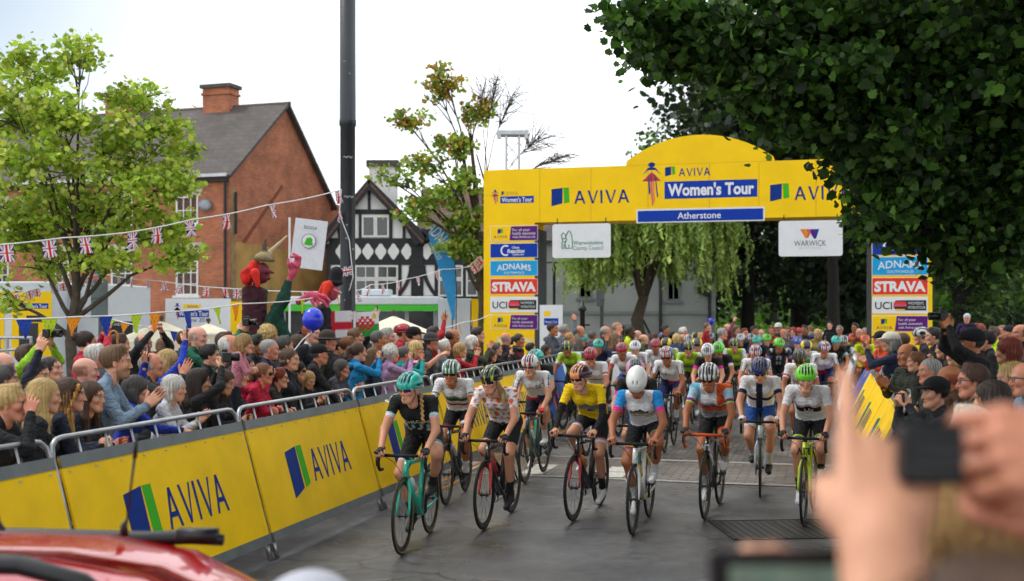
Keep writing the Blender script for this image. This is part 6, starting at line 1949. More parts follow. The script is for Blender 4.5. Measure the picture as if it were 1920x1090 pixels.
# ------------------------------------------------------------------ overhanging tree at the right
r = np.random.default_rng(77)
ov = thing('overhanging_tree', (8.2, 13.5, 0), 'large dark tree overhanging the road from the right with lobed leaves', 'tree')
bl = [pxblob(*q) for q in ((1215, 35, 9.6, 55, 34, .5), (1300, 60, 9.8, 85, 60, .7), (1265, 105, 9.7, 48, 26, .4), (1390, 100, 9.6, 85, 70, .8), (1440, 160, 9.5, 55, 45, .6), (1545, 245, 9.6, 58, 48, .6), (1455, 222, 9.8, 34, 28, .4), (1565, 170, 9.8, 105, 85, .9), (1500, 60, 10, 120, 90, 1.0), (1655, 290, 9.7, 65, 62, .7), 
       (1660, 80, 10, 130, 110, 1.0), (1690, 260, 10, 110, 110, .9), (1660, 380, 10, 60, 60, .5), (1664, 425, 10, 28, 42, .4), (1755, 390, 10.2, 85, 75, .8), (1800, 140, 10, 130, 130, 1.0), (1830, 330, 10.3, 120, 110, .9), (1930, 220, 10, 120, 150, 1.0), (1900, 430, 10.5, 110, 70, .8), (1820, 470, 10.5, 80, 45, .6), (1765, 450, 10.4, 45, 36, .5), (1960, 60, 10, 120, 120, 1.0))]
deep = [((x, y, z), (1.5, 1.5, 1.0)) for x, y, z in ((2.6, 10.5, 5.6), (4.2, 10.2, 5.8), (5.8, 10.8, 5.6), (3.4, 12.2, 6.4), (5.0, 12.5, 6.8), (6.8, 12.0, 6.2), (4.4, 11.2, 7.4), (6.4, 11.0, 7.6), (7.6, 13.0, 5.0), (5.6, 14.2, 6.0), (3.6, 9.0, 6.0), (5.2, 8.8, 6.4), (6.8, 9.2, 5.4), (2.0, 11.4, 6.2), (7.6, 10.0, 7.0), (4.2, 14.0, 5.6), (6.6, 15.0, 5.2), (3.8, 7.6, 5.6), (5.4, 7.4, 5.4))]
grow(r, (8.2, 13.5, 0), bl + deep, .42, BARKD, ov, 4, trunk_top=(6.0, 12.0, 6.5), bend=.3)
p1, b1 = crown_points(r, bl, 7400, .14, .15, 34)
p2, b2 = crown_points(r, deep, 1500, .35, .2, 10)
pts = np.concatenate([p1, p2]); b_ = np.concatenate([b1, b2])
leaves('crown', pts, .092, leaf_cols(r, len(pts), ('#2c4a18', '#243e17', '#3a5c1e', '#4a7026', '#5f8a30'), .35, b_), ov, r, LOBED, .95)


# the same tree reaches back over the viewpoint and the right hand crowd
back = [((x, y, z), (1.7, 1.7, .9)) for x in (2.2, 4.6, 7.0, 9.4) for y in (-6.5, -4, -1.5, 1.0, 3.5, 6.0) for z in (6.0 + .2 * x,)] + [((x, y, 7.6), (1.8, 1.8, .9)) for x in (3.4, 6.4, 9.0) for y in (-4, 0, 4, 8)]
p3, b3 = crown_points(r, back, 420, .4, .2, 9)
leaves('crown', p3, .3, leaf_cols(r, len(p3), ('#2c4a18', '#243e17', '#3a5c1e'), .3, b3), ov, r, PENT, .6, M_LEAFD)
m = MB()
for k in range(5): m.tube([(7.4, 12.6, 4.2 + .3 * k), (5.5 + k * .7, 6, 6.0), (3 + k * 1.4, -3, 6.6)], [.16, .1, .03], BARKD, 6)
m.build('limb', ov, smooth=True)
r = np.random.default_rng(99)
n = 26000; x = r.uniform(-10, 110, n); prof = 9 + 3 * np.sin(x * .31) + 2 * np.sin(x * .83 + 1)
p = np.stack([x, 135 + r.normal(size=n) * 3 + .1 * x, r.uniform(0, 1, n) ** .8 * prof], 1)
wd = leaves('distant_woodland', p, 1.5, leaf_cols(r, n, ('#5f8238', '#4d7030', '#6f9440', '#3f5f28'), .3), None, r, PENT, .9); wd['kind'] = 'stuff'
# ------------------------------------------------------------------ street furniture, stands, flags
def X(px, Y): return (px - CX) / F * Y
def Zp(py, Y): return HC - (py - CY) / F * Y
IRON = mat('painted_iron', '#17191d', .42, var=.2, scale=5)
lc = thing('lamp_column', (X(652, 18), 18, 0), 'tall thick dark grey lamp column with scraps of old tape in the crowd', 'lamp column')
cx_ = X(652, 18)
m = MB(); m.lathe([(.15, 0), (.15, 1.1), (.12, 1.2), (.118, 3), (.117, 5), (.132, 5.02), (.132, 5.1), (.125, 5.12), (.122, 9.5)], (cx_, 18, 0), mat('column_paint', '#23282e', .38, var=.25, scale=4, bump=.1), 24); m.build('column', lc, smooth=True)
m = MB(); tp = mat('old_tape', '#8a8d90', .6, var=.3)
rr = random.Random(3)
for py, w in ((120, 3), (143, 4), (298, 14), (372, 16), (425, 3), (450, 5), (470, 4), (505, 3), (536, 3), (565, 2)):
 a0 = rr.uniform(-2.4, -.7); z = Zp(py, 18); rad = .124 if z > 5 else .1195
 for k in range(w): a = a0 + k * .09; m.add([(cx_ + rad * math.cos(a), 18 + rad * math.sin(a), z + rr.uniform(-.004, .004) + .012 * math.sin(k)), (cx_ + rad * math.cos(a + .1), 18 + rad * math.sin(a + .1), z + .012 * math.sin(k + 1)), (cx_ + rad * math.cos(a + .1), 18 + rad * math.sin(a + .1), z + .022 + .012 * math.sin(k + 1)), (cx_ + rad * math.cos(a), 18 + rad * math.sin(a), z + .03)], [(0, 1, 2, 3)], tp)
m.build('tape', lc)
m = MB(); m.rect(-.03, -.06, .03, .06, X_, ZUP, (cx_ + .07, 17.87, Zp(592, 18)), .002, WSIGN); m.text('A', .05, 0, -.02, X_, ZUP, (cx_ + .07, 17.87, Zp(592, 18)), INK); m.build('number_plate', lc)

# lantern on its post, with a narrow blue banner and the back of a grey sign
lx = X(190, 22); lp = thing('street_lantern', (lx, 22, 0), 'old style street lantern on a grey post with a narrow blue banner', 'street lamp')
m = MB(); m.lathe([(.11, 0), (.11, .9), (.06, 1.0), (.05, 3.3), (.07, 3.34), (.04, 3.36)], (lx, 22, 0), mat('grey_green_paint', '#4d5a5c', .5), 14); m.build('post', lp, smooth=True)
m = MB(); zl = Zp(466, 22)
for k in range(4):
 a = k * math.pi / 2 + .6; b = a + math.pi / 2; f = lambda r_, t, z: (lx + r_ * math.cos(t), 22 + r_ * math.sin(t), z)
 m.tube([f(.1, a, zl), f(.2, a, zl + .34)], .012, IRON, 5); m.tube([f(.2, a, zl + .34), f(.2, b, zl + .34)], .014, IRON, 5)
m.lathe([(.23, .34), (.2, .4), (.1, .5), (.06, .52), (.06, .58), (.02, .64)], (lx, 22, zl), mat('lantern_roof', '#6d7576', .5), 16); m.build('lantern_frame', lp)
m = MB(); m.lathe([(.09, .005), (.185, .33)], (lx, 22, zl), mat('frosted_pane', '#c9cdc9', .3), 4); m.build('pane', lp)
m = MB(); m.rect(-.08, 0, .09, .62, X_, ZUP, (lx, 21.9, Zp(516, 22)), .01, mat('banner_cyan', '#1786c0', .6)); m.rect(-.02, 0, .03, .6, X_, ZUP, (lx, 21.89, Zp(516, 22)), .01, IRON); m.build('banner', lp)
m = MB(); m.rect(-.155, 0, .165, .72, X_, ZUP, (lx, 21.88, Zp(596, 22)), .02, mat('sign_back', '#6e7c80', .5)); m.box((lx, 21.87, Zp(560, 22)), (.3, .02, .03), mat('sign_rail', '#59666a', .5)); m.build('sign_back', lp)

# left service trailer, notice board, long display trailer, box trailer
PWH = mat('panel_white', '#c8ced4', .4, var=.04)
tl = thing('service_trailer', (X(90, 23), 23, 0), 'white service trailer with a yellow end panel behind the left tree', 'trailer')
m = MB(); x0, x1 = X(-140, 23), X(98, 23); zt = Zp(528, 23); m.box(((x0 + x1) / 2, 23.6, zt / 2 + .2), (x1 - x0, 1.2, zt - .4), PWH); m.box((X(150, 24), 25.3, zt / 2 + .2), (X(205, 24) - X(98, 24), 3, zt - .45), PWH); m.build('body', tl, bevel=.03)
for a, b, s in ((22, 97, 1), (-90, 8, 0)):
 m = MB(); m.rect(X(a, 23), Zp(668, 23), X(b, 23), Zp(547, 23), X_, ZUP, (0, 23, 0), .02, YELL, .01); O = Vector((0, 23, 0))
 if s:
  m.rect(X(41, 23), Zp(579, 23), X(91, 23), Zp(569, 23), X_, ZUP, O, .002, BLUE, .014); m.text("Women's Tour", .075, X(66, 23), Zp(578, 23), X_, ZUP, O, WSIGN, .018, off=.02, maxw=.5); aviva_letters(m, O + Vector((X(48, 23), 0, Zp(565, 23))), X_, ZUP, .2, .05, mat('logo_faint', '#b08f20', .5), .014); tour_figure(m, O + Vector((X(32, 23), 0, Zp(582, 23))), X_, ZUP, .09, .26, .014)
  m.rect(X(50, 23), Zp(604, 23), X(82, 23), Zp(592, 23), X_, ZUP, O, .002, INK, .014); m.rect(X(36, 23), Zp(668, 23), X(72, 23), Zp(606, 23), X_, ZUP, O, .002, DK, .014)
 m.build('end_panel', tl)
m = MB()
for k in range(2): m.tube([(X(-40, 22), 22.2, Zp(634 + k * 26, 22)), (X(52, 22), 22.2, Zp(634 + k * 20, 22))], .03, GALV, 8)
for px in (-10, 5, 50): m.tube([(X(px, 22), 22.2, 0), (X(px, 22), 22.2, Zp(632, 22))], .03, GALV, 8)
m.build('handrail', tl)
nb = thing('notice_board', (X(370, 27), 27, 0), "large white notice board reading Women's Tour June 2016 behind the parasol", 'notice board')
O = Vector((0, 27, 0)); m = MB(); m.rect(X(310, 27), .4, X(432, 27), Zp(560, 27), X_, ZUP, O, .06, WSIGN); m.rect(X(344, 27), Zp(578, 27), X(376, 27), Zp(571, 27), X_, ZUP, O, .002, YELL, .004); aviva_letters(m, O + Vector((X(352, 27), 0, Zp(577, 27))), X_, ZUP, .24, .05, NAVY, .007)
m.rect(X(333, 27), Zp(595, 27), X(392, 27), Zp(582, 27), X_, ZUP, O, .002, BLUE, .004); m.text("Women's Tour", .12, X(363, 27), Zp(593, 27), X_, ZUP, O, WSIGN, .008, off=.02, maxw=.7); m.text('June 2016', .1, X(372, 27), Zp(604, 27), X_, ZUP, O, NAVY, .006); tour_figure(m, O + Vector((X(326, 27), 0, Zp(600, 27))), X_, ZUP, .16, .4, .004); m.build('board', nb)
m = MB(); m.rect(X(432, 27), .4, X(462, 27), Zp(566, 27), X_, ZUP, O, .06, YELL); m.rect(X(310, 27), .1, X(360, 27), Zp(640, 27), X_, ZUP, Vector((0, 26.9, 0)), .06, BLUE); m.build('side_panel', nb)
m = MB()
for px in (318, 425): m.tube([(X(px, 27), 27.1, 0), (X(px, 27), 27.1, Zp(570, 27))], .03, GALV, 6)
m.build('post', nb)
ub = thing('display_trailer', (X(680, 33), 33, 0), 'long white display trailer with a bright green stripe and dark glazing below the timbered house', 'trailer')
x0, x1 = X(528, 33), X(822, 33); z0, z1 = Zp(572, 33), Zp(556, 33)
m = MB(); m.box(((x0 + x1) / 2, 34.3, (z0 + z1) / 2), (x1 - x0, 2.6, z1 - z0), PWH); m.box((X(700, 33), 34, z1 + .12), (.8, 1, .2), PWH); m.build('roof', ub, bevel=.04)
m = MB(); m.box(((x0 + x1) / 2, 34.28, z0 - .09), (x1 - x0 - .02, 2.6, .17), mat('stripe_green', '#3ab81e', .45)); m.build('stripe', ub)
m = MB(); m.box(((x0 + x1) / 2, 34.4, (z0 - .18) / 2 + .15), (x1 - x0 - .1, 2.4, z0 - .48), mat('tinted_glazing', '#2a2e30', .12, var=.3)); m.build('glazing', ub)
for px in (530, 585, 640, 700, 762, 816): m = MB(); m.box((X(px, 33), 33.17, (z0 - .18) / 2), (.12, .1, z0 - .18), mat('mullion_grey', '#8a8f90', .5)); m.build('mullion', ub)
bt = thing('box_trailer', (X(860, 32), 32, 0), 'white box trailer with a yellow side beside the left arch tower', 'trailer')
m = MB(); z1 = Zp(560, 32); m.box((X(852, 32), 33, z1 / 2 + .15), (X(884, 32) - X(824, 32), 2, z1 - .3), PWH); m.box((X(848, 32), 31.985, z1 / 2 + .2), (.03, .03, z1 - .4), GREYT); m.build('body', bt, bevel=.02)
m = MB(); m.box((X(900, 32), 32.7, z1 / 2 + .15), (X(916, 32) - X(884, 32), 1.4, z1 - .32), YELL); m.build('side_panel', bt)
wb = thing('banner_stand', (X(1033, 27), 27, 0), "white banner stand with a blue Women's Tour strip right of the left arch tower", 'banner')
O = Vector((0, 27, 0)); m = MB(); m.rect(X(1012, 27), .1, X(1055, 27), Zp(572, 27), X_, ZUP, O, .03, WSIGN); m.rect(X(1020, 27), Zp(610, 27), X(1047, 27), Zp(597, 27), X_, ZUP, O, .002, BLUE, .004); m.text("Women's Tour", .06, X(1033, 27), Zp(606, 27), X_, ZUP, O, WSIGN, .008, maxw=.3); m.rect(X(1020, 27), Zp(593, 27), X(1032, 27), Zp(584, 27), X_, ZUP, O, .002, YELL, .004); m.build('board', wb)
m = MB(); m.box((X(1033, 27), 27.02, .05), (.5, .4, .1), GALV); m.build('foot', wb)
# posts behind the arch
for nm, px, py, Y, rad, lb, ct in (('bollard_post', 1092, 562, 34, .075, 'black post with a pointed finial right of the left arch tower', 'post'), ('sign_pole', 1128, 545, 36, .06, 'slim grey pole carrying a small grey sign behind the riders', 'pole'), ('lamp_post', 1039, 490, 40, .05, 'thin black lamp post in front of the grey wall', 'lamp post')):
 x = X(px, Y); zt = Zp(py, Y); t = thing(nm, (x, Y, 0), lb, ct); m = MB(); c = IRON if nm != 'sign_pole' else GREYT
 m.lathe([(rad * 1.5, 0), (rad * 1.5, .5), (rad, .6), (rad, zt - .35), (rad * 1.6, zt - .33), (rad * 1.6, zt - .25), (rad * .9, zt - .2), (.01, zt)], (x, Y, 0), c, 12); m.build('post', t, smooth=True)
 m = MB()
 if nm == 'sign_pole': m.box((x - .05, Y - .07, zt - .25), (.25, .03, .5), GREYT)
 elif nm == 'lamp_post': m.box((x, Y, zt - .05), (.7, .05, .05), c)
 else: m.tube([(x, Y, zt - .75), (x + .22, Y, zt - .75)], .03, c, 6)
 m.build('arm' if nm != 'sign_pole' else 'sign', t)
ab = thing('black_stall_board', (X(222, 24), 24, 0), 'black board with white lettering behind the cream parasol', 'board'); O = Vector((0, 24, 0)); m = MB(); m.rect(X(196, 24), .5, X(248, 24), Zp(603, 24), X_, ZUP, O, .05, INK); m.text('BAR AND GRILL', .06, X(222, 24), Zp(611, 24), X_, ZUP, O, WSIGN, maxw=.45); m.build('board', ab)
m = MB(); [m.box((X(px, 24), 24.05, .3), (.05, .05, .6), INK) for px in (200, 244)]; m.build('leg', ab)

# parasols
CREAM = mat('cream_canvas', '#d9d2ba', .85, var=.08)
def parasol(px, py, Y, hw, label):
 x = X(px, Y); zt = Zp(py, Y); w = hw / F * Y; t = thing('parasol', (x, Y, 0), label, 'parasol', 'cream parasols behind the crowd')
 m = MB(); zr = zt - w * .42; V = [(x, Y, zt)]; n = 8
 for i in range(n): a = i / n * 6.283 + .2; V.append((x + w * math.cos(a), Y + w * math.sin(a), zr))
 for i in range(n): a = i / n * 6.283 + .2; V.append((x + w * math.cos(a), Y + w * math.sin(a), zr - .16))
 m.add(V, [(0, 1 + i, 1 + (i + 1) % n) for i in range(n)] + [(1 + i, 9 + i, 9 + (i + 1) % n, 1 + (i + 1) % n) for i in range(n)], CREAM); m.build('canopy', t)
 m = MB(); m.tube([(x, Y, 0), (x, Y, zt + .05)], .025, mat('dark_wood', '#4a3524', .6), 8)
 for i in range(n): a = i / n * 6.283 + .2; m.tube([(x, Y, zt - .2), (x + w * .97 * math.cos(a), Y + w * .97 * math.sin(a), zr - .02)], .01, mat('dark_wood', '#4a3524', .6), 5)
 m.build('pole', t); m = MB(); m.sphere((x, Y, zt + .06), .045, mat('dark_wood', '#4a3524', .6), 10, 6); m.build('finial', t); m = MB(); m.lathe([(.25, 0), (.25, .06), (.05, .1)], (x, Y, 0), GREYT, 14); m.build('base', t)
parasol(303, 602, 21, 88, 'cream parasol behind the bald man and the blue pennant'); parasol(391, 606, 23, 45, 'smaller cream parasol behind the man in green'); parasol(738, 592, 20, 78, 'pale cream parasol with a wooden finial right of the lamp column'); parasol(-10, 640, 24, 60, 'cream parasol cut by the left edge of the frame')

# printed flags: colour woven per vertex
M_FLAG = flag_mat('printed_flag', rough=.8, bscale=40, translucent=.25)
RD_, WH_, BL_ = np.array(hexc('#c01a30')), np.array(hexc('#dcdcdf')), np.array(hexc('#16246e'))


def union(u, v):
 c = np.tile(BL_, (len(u), 1)); x = (u - .5) * 1.5; y = v - .5
 for k in (1, -1):
  d = np.abs(y - k * x * .667) * .83; c[d < .1] = WH_
  e = (y - k * x * .667) * .83 * np.sign(x) * k; c[(e > -.055) & (e < .01)] = RD_
 c[(np.abs(x) < .17) | (np.abs(y) < .17)] = WH_; c[(np.abs(x) < .1) | (np.abs(y) < .1)] = RD_
 return c


def cloth(O, R, U, w, h, fn, nx, ny, wave, seed, shape=None):
 """waving cloth grid hung from its top edge"""
 g = np.random.default_rng(seed); u, v = [a.ravel() for a in np.meshgrid(np.linspace(0, 1, nx), np.linspace(0, 1, ny), indexing='xy')]
 R, U, Nn = frame_of(R, U); ww = np.ones_like(u) if shape is None else shape(v); px = (.5 + (u - .5) * ww) * w
 d = wave * (1 - v) * np.sin(u * g.uniform(3, 6) + v * 3 + g.uniform(0, 6)) + wave * .5 * (1 - v) * np.sin(u * 9 + g.uniform(0, 6))
 V = np.array(O)[None] + px[:, None] * np.array(R)[None] + (v * h)[:, None] * np.array(U)[None] + d[:, None] * np.array(Nn)[None]
 i, j = np.meshgrid(np.arange(nx - 1), np.arange(ny - 1)); q = (j * nx + i).ravel(); Q = np.stack([q, q + 1, q + nx + 1, q + nx], 1)
 return V, Q, np.concatenate([fn(u, v).clip(0, 1), np.zeros((len(u), 1))], 1)


def solid(h): return lambda u, v: np.tile(np.array(hexc(h)), (len(u), 1))
def spotty(h, h2, s): return lambda u, v: np.where(((np.sin(u * 17 + s) * np.sin(v * 15 + s * 2)) > .55)[:, None], np.array(hexc(h2)), np.array(hexc(h)))


def bunting(label, knots, flags, cordr=.008, tri=False, size=(.16, .21), res=(19, 15), wave=.03):
 pts = [P(*k) for k in knots]; line = []
 for i in range(len(pts) - 1):
  for k in range(8):
   f = k / 8; q = pts[i].lerp(pts[i + 1], f); q.z -= .02 * math.sin(f * math.pi) * (pts[i + 1] - pts[i]).length * .5; line.append(q)
 line.append(pts[-1]); t = thing('bunting', line[len(line) // 2], label, 'bunting', 'bunting strung over the crowd')
 m = MB(); m.tube(line, cordr, mat('white_cord', '#d8d8d8', .7), 5); m.build('cord', t)
 for i, (px, c) in enumerate(flags):
  b = min(range(len(line) - 1), key=lambda k: abs((line[k].x + line[k + 1].x) / 2 / ((line[k].y + line[k + 1].y) / 2) * F + CX - px)); q = (line[b] + line[b + 1]) / 2
  d = (line[b + 1] - line[b]).normalized(); rr = random.Random(int(px)); tw = rr.uniform(-.3, .3); Rv = Vector((d.x * math.cos(tw), d.y + .6 * math.sin(tw), d.z * .7)).normalized(); Uv = Vector((rr.uniform(-.3, .3), rr.uniform(-.3, .3), 1)).normalized()
  w, h = size; fn = union if c is None else c; U2 = (Uv - Rv * Uv.dot(Rv)).normalized()
  V, Q, C = cloth(q - Rv * w / 2 - U2 * h, Rv, U2, w, h, (lambda u, v: union(v, u)) if c is None else fn, res[0], res[1], wave, int(px), (lambda v: .06 + .94 * v) if tri else None)
  o = add_obj('pennant' if tri else 'flag', np_mesh('flag', V, Q, [M_FLAG], col=C), t)
bunting('string of Union flags sagging from the left edge up to the lamp column', [(-40, 462, 12.5), (120, 446, 13), (240, 436, 13.6), (360, 412, 14.4), (500, 385, 16), (640, 356, 17.8)], [(12, None), (82, None), (155, None), (243, None), (298, None), (360, None), (433, None), (519, None), (625, None)], size=(.15, .2))
bunting('short string of Union flags hanging beside the lamp column', [(640, 356, 17.8), (636, 400, 17.7), (655, 450, 17.75), (662, 520, 17.75), (655, 545, 17.8)], [(634, None), (661, None)], size=(.15, .2))
bunting('far string of small Union flags meeting at the street lantern', [(-40, 572, 21), (60, 543, 21.3), (190, 513, 21.7), (300, 527, 20), (430, 541, 19), (640, 547, 18)], [(p, None) for p in (4, 26, 48, 72, 94, 120, 142, 163, 196, 220, 250, 279, 306, 343, 394, 430, 448, 472, 502, 565)], size=(.13, .16), res=(13, 11))
CO = dict(b=('#1c3f9e', '#16307c'), l=('#b4cf2a', '#8aa024'), o=('#e8941f', '#c26a1c'))
bunting('coloured triangular pennants strung low across the left hand crowd', [(-40, 599, 11), (150, 594, 11.6), (300, 586, 12.4), (450, 570, 14), (640, 549, 17.75)], [(p, spotty(*CO[c], p)) for p, c in ((38, 'b'), (92, 'l'), (143, 'o'), (196, 'b'), (248, 'l'), (300, 'o'), (352, 'b'), (403, 'l'), (452, 'o'), (574, 'l'), (624, 'o'))], tri=True, size=(.165, .2), wave=.015)
bunting('second short row of small pennants behind the raised phones', [(195, 595, 16), (265, 612, 16), (330, 622, 16.5), (420, 630, 17)], [(p, spotty(*CO[c], p)) for p, c in ((206, 'l'), (233, 'o'), (284, 'l'), (326, 'b'))], tri=True, size=(.13, .15), wave=.01)
bunting('pennants strung from the white trailer to the left arch tower', [(815, 618, 20), (870, 604, 22), (918, 590, 26)], [(p, spotty(*CO[c], p)) for p, c in ((831, 'l'), (858, 'o'), (884, 'b'), (908, 'l'))], tri=True, size=(.16, .2), wave=.01)
bunting('row of small Union flags in front of the timbered house', [(655, 545, 18), (695, 534, 22), (760, 524, 25), (830, 505, 27), (880, 500, 29)], [(p, None) for p in (668, 695, 721, 752, 782, 818)], size=(.17, .2), res=(13, 11))
bunting('little Union flags hanging by the tree trunk beside the arch', [(878, 500, 30), (900, 480, 30), (912, 500, 30)], [(886, None), (897, None), (907, None)], size=(.2, .28), res=(13, 11))

# banners on poles
def pole_flag(name, label, px, Y, py0, V, Q, C, lean=0.0, extra=None):
 t = thing(name, (X(px, Y), Y, 0), label, 'flag'); m = MB(); m.tube([(X(px, Y), Y, 0), (X(px, Y) + lean, Y, Zp(py0, Y))], .02, WSIGN, 6); m.build('pole', t)
 o = add_obj('cloth', np_mesh('cloth', V, Q, [M_FLAG], col=C), t)
 if extra: m = MB(); extra(m); m.build('lettering', o)
Y = 20.0; Rf = Vector((1, -.1, -.13)).normalized(); Uf = Vector((-.04, 0, 1)); O = P(543, 500, Y); wf, hf = .58, .86
V, Q, C = cloth(O, Rf, Uf, wf, hf, solid('#d6d9df'), 14, 18, .012, 5)
def ex(m):
 q = O - Vector((0, .03, 0)); m.text('ŠKODA', .05, wf * .5, hf * .80, Rf, Uf, q, INK, .004, off=.008, maxw=.33)
 c = (wf * .5, hf * .56); m.prism([(c[0] + .13 * math.cos(i / 24 * 6.283), c[1] + .13 * math.sin(i / 24 * 6.283)) for i in range(24)], Rf, Uf, q, .002, GREYT, .004); m.prism([(c[0] + .118 * math.cos(i / 24 * 6.283), c[1] + .118 * math.sin(i / 24 * 6.283)) for i in range(24)], Rf, Uf, q, .002, WSIGN, .007)
 for k in range(5): m.prism([(c[0] - .06 + .022 * k, c[1] - .06), (c[0] - .03 + .022 * k, c[1] - .06), (c[0] - .01 + .018 * k, c[1] + .08 - .018 * abs(k - 2)), (c[0] - .045 + .02 * k, c[1] + .05)], Rf, Uf, q, .002, GRN, .009 + .0012 * k)
 m.prism([(c[0] - .07, c[1] - .07), (c[0] + .08, c[1] - .07), (c[0] + .075, c[1] - .03), (c[0] - .06, c[1] - .02)], Rf, Uf, q, .002, GRN, .017)
pole_flag('banner_flag', 'white SKODA banner flag with a round green emblem above the puppet hand', 543, Y, 408, V, Q, C, .0, ex)
Y = 31.3; g = [(803, 440), (808, 425), (818, 420), (833, 425), (846, 450), (853, 490), (855, 540), (853, 600), (849, 600), (838, 560), (825, 510), (810, 468)]
ft = thing('feather_flag', (X(852, Y), Y, 0), 'tall blue ADNAMS feather flag in front of the timbered house', 'flag'); m = MB(); m.prism([(X(a, Y), Zp(b, Y)) for a, b in g][::-1], X_, ZUP, (0, Y, 0), .006, mat('feather_blue', '#1d8fd2', .6)); cl = m.build('cloth', ft)
m = MB(); m.tube([(X(854, Y), Y, 0), (X(856, Y), Y, Zp(540, Y)), (X(852, Y), Y, Zp(480, Y)), (X(840, Y), Y, Zp(432, Y)), (X(818, Y), Y, Zp(418, Y))], .014, INK, 6); m.build('pole', ft)
m = MB(); d = Vector((.62, 0, -.78)); m.text('ADNAMS', .34, .0, -.1, d, Vector((.78, 0, .62)), Vector((X(826, Y), Y, Zp(452, Y))), WSIGN, .008, 'CENTER', off=.012, maxw=1.05); m.text('SOUTHWOLD', .13, .05, -.36, d, Vector((.78, 0, .62)), Vector((X(828, Y), Y, Zp(456, Y))), WSIGN, .008, maxw=.55); m.build('lettering', cl)
Y = 17.6; V, Q, C = cloth(P(598, 640, Y), (1, 0, .02), (0, 0, 1), 62 / F * Y, 56 / F * Y, lambda u, v: np.where(((np.abs(u - .42) < .08) | (np.abs(v - .5) < .1))[:, None], RD_, WH_), 24, 16, .02, 4); pole_flag('england_flag', 'white flag with a red cross hung left of the lamp column', 598, Y, 580, V, Q, C)
Y = 17.4
def wales(u, v):
 c = np.where((v > .5)[:, None], WH_, np.array(hexc('#2f8f3a'))); d = ((u - .45) / .36) ** 2 + ((v - .52) / .3) ** 2; k = np.sin(u * 31 + 3) * np.sin(v * 27) > -.2; c[(d < 1) & k] = RD_; c[((u - .82) ** 2 + (v - .8) ** 2) < .01] = np.array(hexc('#d8b020')); c[(u < .1)] = RD_; return c
V, Q, C = cloth(P(664, 632, Y), (1, 0, .05), (0, 0, 1), 48 / F * Y, 46 / F * Y, wales, 26, 20, .03, 9); pole_flag('wales_flag', 'red, white and green flag hung right of the lamp column', 665, Y, 584, V, Q, C)

# blue balloons
def balloon(px, py, Y, rpx, label):
 c = P(px, py, Y); r_ = rpx / F * Y; t = thing('balloon', c, label, 'balloon', 'blue balloons'); m = MB(); m.sphere(c, (r_, r_, r_ * 1.1), mat('balloon_blue', '#1f36d0', .25, var=.05, spec=.7), 24, 16); m.build('skin', t, smooth=True)
 m = MB(); e = c + Vector((0, 0, -r_ * 1.1)); m.tube([e, e + Vector((-.12 if px < 1000 else 0, 0, -.1)), e + Vector((-.32 if px < 1000 else 0, 0, -.35))], .008, WSIGN, 5); m.lathe([(.012, 0), (.024, -.02)], e, mat('balloon_blue', '#1f36d0', .25), 8); m.build('string', t)
balloon(587, 599, 13.5, 20, 'shiny blue balloon held above the left hand crowd'); balloon(1333, 603, 29, 6, 'small blue balloon above the far crowd under the arch')

# carnival figures carried above the crowd
PCL = flag_mat('puppet_cloth', rough=.9, bumpk=.4, bscale=30)
def puppet(name, label, Y, parts):
 t = thing(name, (X(parts[0][1][0][1][0], Y), Y, 0), label, 'carnival figure', 'giant carnival figures')
 for nm, pr in parts:
  L_ = []; cols = {}
  for (tg, *q) in pr:
   col = q[-1]; cols[tg] = np.array(hexc(col)); pts = q[:-1]
   if len(pts[0]) == 4: L_.append(cap(P(pts[0][0], pts[0][1], Y + pts[0][3]), P(pts[1][0], pts[1][1], Y + pts[1][3]), pts[0][2] / F * Y, pts[1][2] / F * Y, .015 if nm == 'hand' else .04, tg))
   else: c = pts[0]; L_.append(ell(P(c[0], c[1], Y + c[4]), (c[2] / F * Y, c[2] / F * Y, c[3] / F * Y), .03, tg))
  V, Q = surface(L_, .012 if nm == 'hand' else .018); w, _ = owners(L_, V); C = np.array([list(cols[L_[i]['tag']]) + [0] for i in w]); nn = vnormals(V, Q)
  if nm in ('hair', 'dress', 'sleeve'): V = V + nn * (folds(V, 5, .08 if nm == 'hair' else .2) * (.016 if nm == 'hair' else .02))[:, None]
  add_obj(nm, np_mesh(nm, V, Q, [PCL], col=C), t)
SK_ = '#6d2a34'; PK = '#c8506a'; DR = '#3c1620'; GR_ = '#0e3d30'
